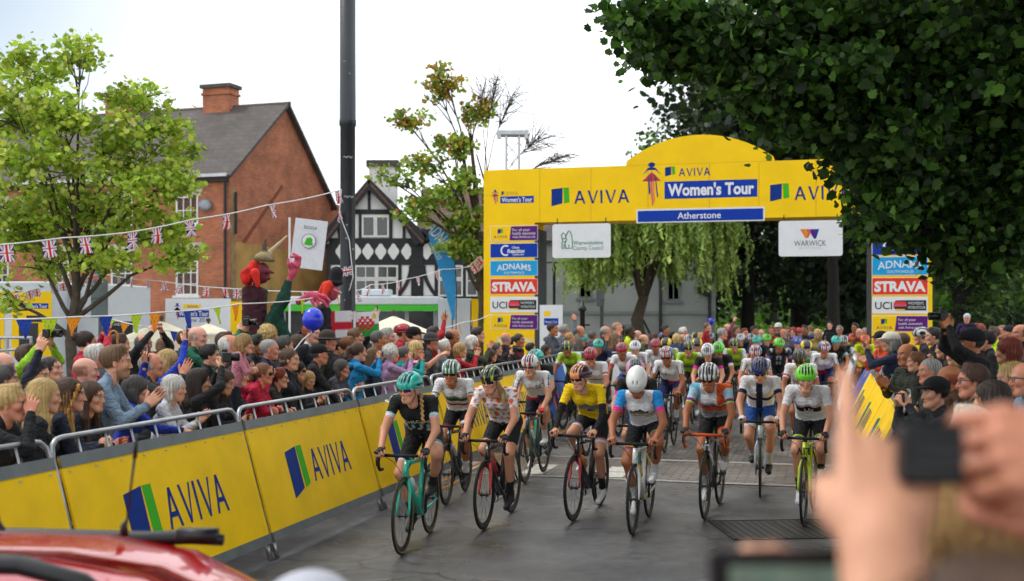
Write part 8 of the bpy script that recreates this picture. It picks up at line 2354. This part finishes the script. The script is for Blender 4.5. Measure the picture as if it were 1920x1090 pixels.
# ------------------------------------------------------------------ the riders
def rd(x, y, Y, kind, sleeve, cuffs, shorts, band_, socks, shoes, skin, helm, bike, lab, **k):
 lb = 'cyclist in ' + lab; bl = bike[2] if len(bike) > 2 else None
 c = bike[0]; c2 = bike[1] if len(bike) > 1 else c
 bd = dict(col=c, col2=c2); bd.update(k.pop('bk', {}))
 return rider(x, y, Y, kind, sleeve, cuffs, shorts, band_, socks, shoes, skin, helm, bd, lb, bl or ('racing bicycle under the ' + ' '.join(lb.split()[:11])), **k)


K, W_ = '#101114', '#d8d8da'
WL = mat('violet_lens', '#3a1550', .08, coat=.7); GL_ = mat('amber_lens', '#5a4a20', .1, coat=.7); TL = mat('teal_lens', '#12494a', .08, coat=.7)
W = 'wheel'
rd(755, 1040, 10.6, 'drops', K, ('#9fd8dc', W_, '#d99aa8'), '#131417', ('#8fc8cc', '#3a3c42', W_), '#1b1c20', '#26282c', 'fair', ('road', 'stripes', '#35c4b4', '#1fa898'), ('#18b297', '#149a84', 'turquoise racing bicycle leading at the front left'), 'black with pale cuffs and a turquoise helmet, leading at the left', mode=W, heading=10, phi=1.45, yaw=-.35, hair=('plait', '#a8834a'), gloves='#1a1b20', frame='#d6d6d6', lens=WL, bk=dict(rim='tan'), knee=.25,
 texts=[('DROPS', W_, .055, (0, .52), None, 'chest'), ('DROPS', W_, .05, (.56, -.155, 1.3), (.5, -1, 0), 'up'), ('TREK', W_, .03, (.56, .165, 1.3), (-.4, -1, 0), 'up'), ('Prendas', W_, .05, (.42, .17, .86), (1, 0, -.5), (.1, 1, .1))])
rd(837, 947, 12.5, 'iran', W_, ('#1b7a4a', W_, '#b01f2e'), '#131416', ('#7a1838',), W_, '#1a1a1d', 'tan', ('road', 'stripes', '#0d7a4a', '#d8dcd8'), ('#1b1c1f', '#2a2b30', 'black racing bicycle nearest the yellow barrier'), 'a white jersey with green and red bands beside the yellow barrier', mode=W, heading=10, phi=-.6, gloves='#c8c8d0', texts=[('CANYON', K, .035, (-.05, .74), None, 'chest')])
rd(908, 993, 11.2, 'polka', '#e0e0e0', None, '#141518', None, '#16171a', '#1c1d20', 'fair', ('road', 'flash', '#141518', '#a9c422'), ('#17181b', '#202226', 'black racing bicycle with red fork stripes below the dotted jersey'), 'a white jersey with orange dots and a black helmet', mode=W, heading=15.8, phi=-.9, yaw=-.2, hair=('tail', '#c2a468'), gloves='#17181b', frame='#cfcfcf', bk=dict(forkcol='#c01c28', bottle='#b82028'))
rd(985, 906, 14.5, 'sky', W_, None, '#151a2e', ('#b01f2e',), W_, W_, 'fair', ('road', 'stripe', W_, '#b41c2a'), ('#17484c', '#101214'), 'a white team jersey with a red and white helmet behind the orange dots', mode=W, heading=15, phi=1.2, gloves='#c01c2c', frame='#c9d0d2', lens=TL, texts=[('SKY', K, .05, (.1, .78), None, 'chest')])
rd(1003, 669, 16.0, 'drops', K, ('#5fb8d8',), '#131417', None, K, K, 'fair', ('road', 'stripes', '#35c4b4', '#1fa898'), ('#18b297',), 'black with a turquoise helmet behind the red and white helmet', heading=16, phi=.3, yaw=-.4)
rd(1076, 977, 11.7, 'yellow', '#f2cc00', None, '#141518', ('#c02a24', '#7fb6d4', W_), K, W_, 'fair', ('road', 'flank', '#f0965a', '#3a1422'), ('#1a1a1d', '#28282c', 'black racing bicycle with a red fork below the yellow jersey'), 'the yellow jersey with black arm warmers and an orange helmet', mode=W, heading=20, phi=-1.75, yaw=-.3, arms=dict(warm='#111114'), frame='#e0b8b8', bk=dict(forkcol='#b82430', bottle='#d88a2a'), texts=[('AVIVA', '#16367f', .045, (.57, -.15, 1.3), (.4, -1, 0), 'up'), ('AVIVA', '#16367f', .045, (.57, .15, 1.3), (-.4, -1, 0), 'up'), ('S', W_, .08, (.45, .1, 1.0), (.3, -1, 0), (.9, .1, .4))])
rd(1187, 1003, 10.9, 'wc', '#1f8fd8', ('#e0408a',), '#15161c', ('#1e8a3c', '#d8b81c', '#b8202e', '#1f4fa8'), W_, W_, 'tan', ('aero', 'plain', '#dcdcd6', '#c8c8c0'), ('#d8d8d0', '#c8c82a', 'white racing bicycle in the middle of the front row'), 'a white jersey with rainbow bands and blue sleeves, head bowed', mode=W, heading=15.7, phi=1.35, pitch=-.75, yaw=.05, specs=None, lean=-.02, knee=.15, bk=dict(bottle='#d8a838'))
rd(1322, 974, 11.9, 'rabo', '#a9cfe0', ('#c8202e', '#1c3fa0', '#b8d82a'), '#131417', ('#e2591a',), W_, W_, 'tan', ('road', 'stripes', '#e2e2e2', '#17181b'), ('#1d2126', '#2a2e34', 'black racing bicycle with orange handlebar tape'), 'a white and orange jersey with a black and white striped helmet', mode=W, heading=18.8, phi=1.9, pitch=-.3, gloves='#1a1a1c', frame='#8a6a40', lens=mat('red_lens', '#4a0f14', .08, coat=.7), tape='#c8541c', texts=[('Rabobank', '#15296e', .05, (0, .56), None, 'chest'), ('Liv', W_, .06, (.93, -.01, .72), (.2, -1, 0), (1, 0, .2))])
rd(1425, 933, 13.2, 'fin', W_, ('#14183a',), '#1a4a94', (W_,), W_, '#16171b', 'fair', ('road', 'low', '#14255e', '#1d2f70'), ('#b9c4cc', '#2f8fc4', 'pale blue and white racing bicycle seen head on'), 'a white jersey with a navy cross and blue shorts', mode=W, heading=12.6, phi=-.25, pitch=-.45, gloves='#d8d8dc', frame='#cfc9a0', texts=[('e', K, .11, (.56, -.15, 1.3), (.4, -1, 0), 'up'), ('e', K, .11, (.56, .15, 1.3), (-.4, -1, 0), 'up')])
rd(1507, 985, 11.6, 'liv', W_, None, '#17181c', ('#a8d828', '#6a4a8a', W_), K, W_, 'fair', ('road', 'plain', '#6fdc1c', '#58b818'), ('#b8d818', '#16171a', 'lime and black racing bicycle nearest the pointing hand'), 'a white jersey with a black chest panel and a bright green helmet', mode=W, heading=20, phi=2.3, yaw=.1, specs=None, gloves='#17181b', tape='#16171a', texts=[('Liv', W_, .06, (0, .5), None, 'chest'), ('LIV', '#16171a', .07, (.93, -.01, .72), (.2, -1, 0), (1, 0, .2))])


def back(x, y, kind, sleeve, cuffs, shorts, helm, bike, lab, dz=0.0, **k):
 """rider farther back, placed by the helmet"""
 r_ = random.Random(x); Y = (HC - 1.468 - dz) * F / (y - CY)
 k.setdefault('phi', r_.uniform(0, 6.28)); k.setdefault('heading', 15 + r_.uniform(-5, 5)); k.setdefault('pitch', -.2); k.setdefault('yaw', r_.uniform(-.2, .25))
 return rd(x, y, Y, kind, sleeve, cuffs, shorts, None, r_.choice((K, W_, W_)), r_.choice((W_, K)), r_.choice(('fair', 'tan', 'olive', 'ruddy')), helm, bike, lab, **k)


CY_ = '#35c4b4'; LM = '#a5cf1e'
DR2 = ('road', 'stripes', CY_, '#1fa898'); LMH = ('road', 'flash', '#17181b', '#b4d422'); RDH = ('road', 'stripe', '#a8142a', '#c8304a'); GRH = ('road', 'plain', '#5fd01c', '#4ab018'); UKH = ('road', 'union', W_, K); WTH = ('road', 'plain', '#d8d8da', '#c8c8ca'); YBH = ('road', 'flank', '#17181b', '#e8c81c')
back(1063, 650, 'lime', LM, (W_,), K, LMH, ('#24262a', '#9ac01c'), 'lime green next to the bare white barrier', arms=None)
back(1093, 634, 'navywhite', '#1a2346', (W_,), K, DR2, ('#1d7f74',), 'navy and white with the higher of two turquoise helmets', phi=.2)
back(1122, 646, 'navywhite', '#1a2346', (W_,), K, DR2, ('#1d7f74',), 'navy and white with the lower of two turquoise helmets')
back(1107, 665, 'cervelo', W_, ('#b8202e', W_), K, RDH, ('#d8d8da', '#b01f2e'), 'white with red cuffs and a dark red helmet behind the yellow jersey')
back(1162, 638, 'lime', LM, None, K, LMH, ('#24262a',), 'lime green in front of the yellow safety jackets')
back(1166, 654, 'cervelo', W_, ('#b8202e',), '#1a3a8c', RDH, ('#b01f2e', '#d8d8da'), 'white with red cuffs, blue shorts and a dark red helmet')
back(1191, 650, 'sky', W_, None, K, ('road', 'plain', '#e2e2e4', '#c8c8ca'), ('#17181b',), 'white with black shoulder stripes and a white helmet', texts=[('SKY', K, .055, (.1, .75), None, 'chest')])
back(1191, 692, 'blackpink', K, ('#d12a86',), K, ('road', 'flank', '#3c444a', '#b87a9a'), ('#1d8f84', '#101114'), 'black with pink cuffs hidden behind the bowed white helmet', pitch=-.5)
back(1229, 646, 'sky', W_, None, K, RDH, ('#17181b',), 'white with a dark red helmet under the willow trunk')
back(1250, 663, 'skyuk', W_, None, '#16245a', UKH, ('#17181b', '#2a2b30'), 'white, red and blue with a Union flag helmet left of the striped helmet', texts=[('SKY', K, .055, (-.08, .75), None, 'chest')])
back(1243, 631, 'black', K, None, K, ('road', 'dots', '#2a4fb8', '#d8d8d8'), ('#2a2b30',), 'black with a blue helmet bearing white dots')
back(1249, 643, 'lime', LM, None, K, YBH, ('#2a2b30',), 'lime with a yellow and black helmet below the white dotted helmet')
back(1291, 650, 'lime', LM, (W_,), K, LMH, ('#24262a', '#9ac01c'), 'lime and grey between the Union flag helmet and the white helmet')
back(1291, 636, 'black', K, None, K, ('road', 'stripes', '#d8d8da', K), ('#2a2b30',), 'black with a pale helmet above the lime and grey jersey')
back(1305, 630, 'fluo', '#e8c81c', None, K, YBH, ('#2a2b30',), 'yellow with the higher yellow and black helmet', phi=1)
back(1307, 644, 'green', '#3fae2a', None, K, YBH, ('#2a2b30',), 'green with the lower yellow and black helmet', phi=2)
back(1332, 632, 'bars', K, None, K, ('road', 'stripes', '#d8d8da', K), ('#2a2b30',), 'black with a narrow black and white helmet under the small balloon')
back(1327, 657, 'blackpink', K, ('#d12a86',), K, WTH, ('#d8d8da', '#d12a86'), 'black with magenta cuffs and a white helmet', pitch=-.5)
back(1347, 653, 'black', K, (W_,), K, GRH, ('#17181b', '#5fd01c'), 'black with a green helmet left of the lime and white jersey', pitch=-.45)
back(1370, 626, 'black', K, None, K, WTH, ('#2a2b30',), 'black with a white helmet above the lime and white jersey')
back(1377, 640, 'lime', '#c8d0d0', None, K, LMH, ('#24262a', '#9ac01c'), 'lime with white sleeves behind the striped helmet', dz=.04)
back(1389, 634, 'navywhite', '#1a2346', None, K, WTH, ('#2a2b30',), 'navy with a white helmet right of the lime and white jersey')
back(1408, 634, 'bars', K, None, K, ('road', 'stripes', '#d8d8da', K), ('#2a2b30',), 'black with a white striped helmet left of the turquoise one')
back(1419, 638, 'drops', K, None, K, DR2, ('#1d7f74',), 'black with a turquoise helmet above the second Union flag helmet')
back(1416, 660, 'skyuk', W_, None, '#16245a', UKH, ('#17181b',), 'white with a Union flag helmet behind the navy cross jersey', texts=[('SKY', K, .055, (-.05, .75), None, 'chest')], frame='#c8b040', lens=GL_)
back(1438, 635, 'bars', K, None, K, GRH, ('#2a2b30', '#5fd01c'), 'black with white bars and the farther green helmet')
back(1461, 644, 'bars', K, ('#6a4a8a',), K, GRH, ('#d8d8da', '#17181b'), 'black with white bars and the nearer green helmet', arms=dict(warm='#15161a'))
back(1477, 632, 'black', K, None, K, ('road', 'stripe', '#24282c', '#c8c8ca'), ('#2a2b30',), 'black with a dark grey helmet striped white')
back(1495, 640, 'navywhite', W_, None, K, ('road', 'dots', '#2a4fb8', '#d8d8d8'), ('#2a2b30',), 'navy with a blue helmet left of the green jersey')
back(1512, 640, 'green', '#3fae2a', (W_,), K, YBH, ('#d8d8da', '#3fae2a'), 'the green jersey with a yellow and black helmet', dz=.08)
back(1500, 668, 'cervelo', W_, ('#b8202e', W_), K, ('road', 'flash', '#141518', '#8a8a3a'), ('#17181b', '#d8d8da'), 'white with red cuffs and a black helmet behind the bright green helmet', pitch=-.5)
back(1523, 631, 'lime', LM, None, K, ('road', 'back', '#24408c', '#6fdc1c'), ('#2a2b30',), 'lime with a blue and lime helmet behind the green jersey')
back(1549, 629, 'black', K, None, K, WTH, ('#2a2b30',), 'black with a white helmet above the third Union flag helmet')
back(1546, 647, 'ukwhite', W_, None, '#16245a', UKH, ('#17181b', '#b01f2e'), 'pale blue and navy with a Union flag helmet right of the green jersey', dz=.04)
back(1568, 639, 'drops', K, ('#8fc8cc',), K, DR2, ('#1d7f74',), 'black with a turquoise helmet left of the orange helmets')
back(1582, 638, 'navywhite', W_, None, K, ('road', 'stripes', '#c8c8ca', K), ('#2a2b30',), 'navy and white with a striped helmet left of the orange helmets')
back(1599, 634, 'fluo', '#e86a2a', None, '#c9b01a', ('road', 'plain', '#f0602a', '#d8501c'), ('#2a2b30', '#f0602a'), 'yellow and orange with the nearer orange helmet', arms=dict(warm='#151a30'))
back(1622, 637, 'fluo', '#c9d61a', None, '#c9b01a', ('road', 'plain', '#f0602a', '#d8501c'), ('#2a2b30', '#f0602a'), 'yellow and orange with the orange helmet next to the arch tower')
# ------------------------------------------------------------------ nearest things
CAR = mat('red_car_paint', '#c20d16', .22, coat=.8, var=.03, spec=.6); GLS = mat('car_glass', '#0c0f12', .05, spec=.8)
car = thing('parked_car', (-2.7, 3.55, 0), 'red car with black roof rails and a whip aerial at the lower left corner', 'car')
# stations along the car: x, belt height, roof height, half width at the belt, half width of the roof
ST_ = [(-4.95, .62, .64, .60, .5), (-4.8, .76, .8, .78, .6), (-4.2, .86, .9, .86, .66), (-3.75, .9, .96, .87, .66), (-3.1, .92, 1.27, .87, .60), (-2.5, .92, 1.355, .87, .58), (-1.8, .92, 1.375, .87, .58), (-1.25, .92, 1.36, .86, .57), (-.95, .93, 1.31, .84, .55), (-.72, .93, 1.2, .8, .52), (-.56, .9, .98, .76, .55), (-.5, .7, .74, .7, .5)]
V = []; RG = 20
for x, zb, zr, wb, wr in ST_:
 ring = [(-wb * .8, .22), (-wb, .36), (-wb * 1.01, zb * .7), (-wb, zb), (-(wb * .35 + wr * .65), zb + (zr - zb) * .62), (-wr, zr - .035), (-wr * .86, zr - .006), (-wr * .55, zr + .012), (-wr * .25, zr + .02), (0, zr + .022)]
 ring = ring + [(-a, b) for a, b in ring[::-1]]
 V += [(x, 3.55 + a, b) for a, b in ring]
n = len(ring); body = MB(); Fb = []; Fw = []
for i in range(len(ST_) - 1):
 for k in range(n):
  f = (i * n + k, (i + 1) * n + k, (i + 1) * n + (k + 1) % n, i * n + (k + 1) % n)[::-1]; glass = k in (3, 4, n - 5, n - 6) and 3 <= i <= 8 or (k in (5, 6, 7, 8, 9, 10, 11, 12, 13) and i in (3, 9))
  (Fw if glass else Fb).append(f)
Fb += [tuple(range(n)), tuple((len(ST_) - 1) * n + k for k in range(n))[::-1]]
body.add(V, Fb, CAR); body.build('body', car, smooth=True)
m = MB(); m.add([(x, 3.55 + (y - 3.55) * .995, z) for x, y, z in V], Fw, GLS); m.build('windows', car, smooth=True)
for s in (-1, 1):
 dz = .014 if s < 0 else -.115
 m = MB(); y = 3.55 + s * .5; m.tube([(-3.05, y, 1.33), (-2.9, y, 1.42 + dz), (-2.4, y, 1.455 + dz), (-1.6, y, 1.462 + dz), (-1.15, y, 1.45 + dz), (-.98, y, 1.41 + dz * .6), (-.86, y, 1.33)], [.02, .026, .027, .027, .027, .025, .02], M_BLACK, 10)
 m.box((-.95, y, 1.345), (.14, .05, .05), M_BLACK); m.box((-3.0, y, 1.34), (.14, .05, .05), M_BLACK); m.build('roof_rail', car, smooth=True)
m = MB(); m.tube([(-1.160, 3.9, 1.375), (-1.160, 3.9, 1.41), (-1.150, 3.9, 1.43)], [.016, .012, .005], M_BLACK, 8); m.tube([(-1.150, 3.9, 1.42), (-1.135, 3.9, 1.55), (-1.120, 3.9, 1.67)], [.004, .004, .006], M_BLACK, 6); m.tube([(-1.123, 3.9, 1.64), (-1.116, 3.9, 1.72)], [.008, .006], M_BLACK, 6); m.build('aerial', car, smooth=True)
m = MB(); m.prism([(-.07, 0), (.07, 0), (.05, .03), (.035, .085), (.02, .08), (-.02, .035)], X_, ZUP, (-1.68, 4.0, 1.372), .02, M_BLACK); m.build('shark_fin', car, bevel=.004)
m = MB(); m.box((-.62, 3.55, 1.1), (.03, .9, .02), CAR); m.box((-1.55, 3.25, 1.4), (.28, .08, .004), mat('sticker_white', '#d8c8c4', .5)); m.build('sticker', car)
for x in (-4.15, -1.3):
 for y in (2.76, 4.34):
  w = MB(); w.tube([(x, y - .1, .31), (x, y + .1, .31)], .31, mat('tyre_rubber', '#141414', .7), 24); o = w.build('wheel', car); w = MB(); w.tube([(x, y - .105, .31), (x, y + .105, .31)], .2, M_SILVER, 16); w.build('rim', o)

car.location = (-2.86, 3.55, -.022)
# the raised pointing hand
NEAR = "spectators right in front of the viewpoint"
def at_px(v): return CX + v[0] / v[1] * F, CY + (HC - v[2]) / v[1] * F
h = at_px((.34, .74, 1.8))
tw = P(1652, 1022, 1.02)
crowd_person(h[0], h[1], .74, 180, 'm', ('short', '#4a3220'), 'fair', '#141a33', ('down', ((tw.x, tw.y, tw.z, 1), (.72, .42, .7), (-.7, 0, .7), 'point', (.3, -1, -.6))), 'nearest person, navy sleeve and a bare hand raised with one finger pointing up', NEAR, fixed=1.08, cuff=.62)
h = at_px((.82, .86, 1.82))
t1 = P(2085, 865, 1.05); t2 = P(2120, 935, 1.05)
crowd_person(h[0], h[1], .86, 190, 'f', ('bob', '#6d4f33'), 'ruddy', '#5a1420', (((t1.x, t1.y, t1.z, 1), (.05, 1, -.62), (-1, .1, .5), 'hold', (-.2, .5, -.9)), ((t2.x, t2.y, t2.z, 1), (.05, -1, -.35), (-1, .1, -.2), 'hold', (-.2, .2, -1))), 'person in dark red reaching in from the right with hands round a small camera', NEAR, fixed=1.1, cuff=.8)
q = P(1742, 852, 1.04); t = thing('camera', q, 'small black camera held up from the right edge, very close', 'camera'); m = MB(); m.box(q, (.058, .028, .056), M_BLACK); m.build('camera_body', t, bevel=.006); m = MB(); m.tube([q + Vector((0, .01, 0)), q + Vector((0, .045, 0))], .02, M_BLACK, 14); m.build('lens', t); m = MB(); m.box(q + Vector((0, -.015, .0)), (.05, .002, .042), M_SCREEN); m.build('screen', t)
h = at_px((.02, .84, 1.72)); t1 = P(1376, 1275, 1.12); t2 = P(1640, 1340, 1.1)
crowd_person(h[0], h[1], .84, 165, 'f', ('bob', '#4a3220'), 'fair', '#2a3038', (((t1.x, t1.y, t1.z, 1), (.1, .85, 1), (-.4, .9, .1), 'hold', (0, .8, -.8)), ((t2.x, t2.y, t2.z, 1), (.1, -.3, 1), (-.4, .9, .1), 'hold', (0, .3, -.8))), 'person holding a phone sideways at the bottom edge, only fingers showing', NEAR, fixed=1.0)
q = P(1462, 1110, 1.1); t = thing('phone', q, 'dark phone held sideways at the bottom edge with its screen lit', 'phone'); m = MB(); m.box(q, (.136, .009, .08), M_BLACK); m.build('case', t, bevel=.004)
sm = bpy.data.materials.new('lit_screen'); sm.use_nodes = True; nn_ = sm.node_tree; b_ = nn_.nodes['Principled BSDF']; tn = nn_.nodes.new('ShaderNodeTexNoise'); tn.inputs['Scale'].default_value = 22; cr = nn_.nodes.new('ShaderNodeValToRGB'); cr.color_ramp.elements[0].color = (.02, .03, .03, 1); cr.color_ramp.elements[1].color = (.12, .17, .13, 1); tco = nn_.nodes.new('ShaderNodeTexCoord'); nn_.links.new(tco.outputs['Object'], tn.inputs['Vector']); nn_.links.new(tn.outputs['Fac'], cr.inputs['Fac']); nn_.links.new(cr.outputs['Color'], b_.inputs['Emission Color']); b_.inputs['Emission Strength'].default_value = 1.0; b_.inputs['Base Color'].default_value = (.01, .01, .01, 1); b_.inputs['Roughness'].default_value = .1
m = MB(); m.box(q + Vector((.004, -.0055, -.004)), (.106, .002, .06), sm); m.build('screen', t)
crowd_person(1802, 1052, 1.75, 185, 'f', ('bob', '#96703a'), 'fair', '#7a746c', 'down', 'person with golden brown hair seen from behind at the lower right corner', NEAR, fixed=None, hair2='#6d4a24')
crowd_person(1818, 815, 5.2, 200, 'm', ('short', '#cfc8ba'), 'pink', '#a39a90', 'down', 'white haired person seen from behind above the golden brown hair', NEAR)
crowd_person(1694, 990, 2.6, 215, 'm', ('crop', '#2a1c13'), 'fair', '#8a1626', 'down', 'person in a red top and black and white cycling helmet behind the raised hand', NEAR, hat='helmet', wear=('road', 'stripe', '#141518', '#d8d8d8'))
crowd_person(585, 1216, 2.0, 170, 'm', ('short', '#8c8984'), 'fair', '#c9ccd6', 'down', 'person in a white cap at the bottom edge right of the red car', NEAR, hat='cap', wear=('#b9bbc6', '#b9bbc6'))
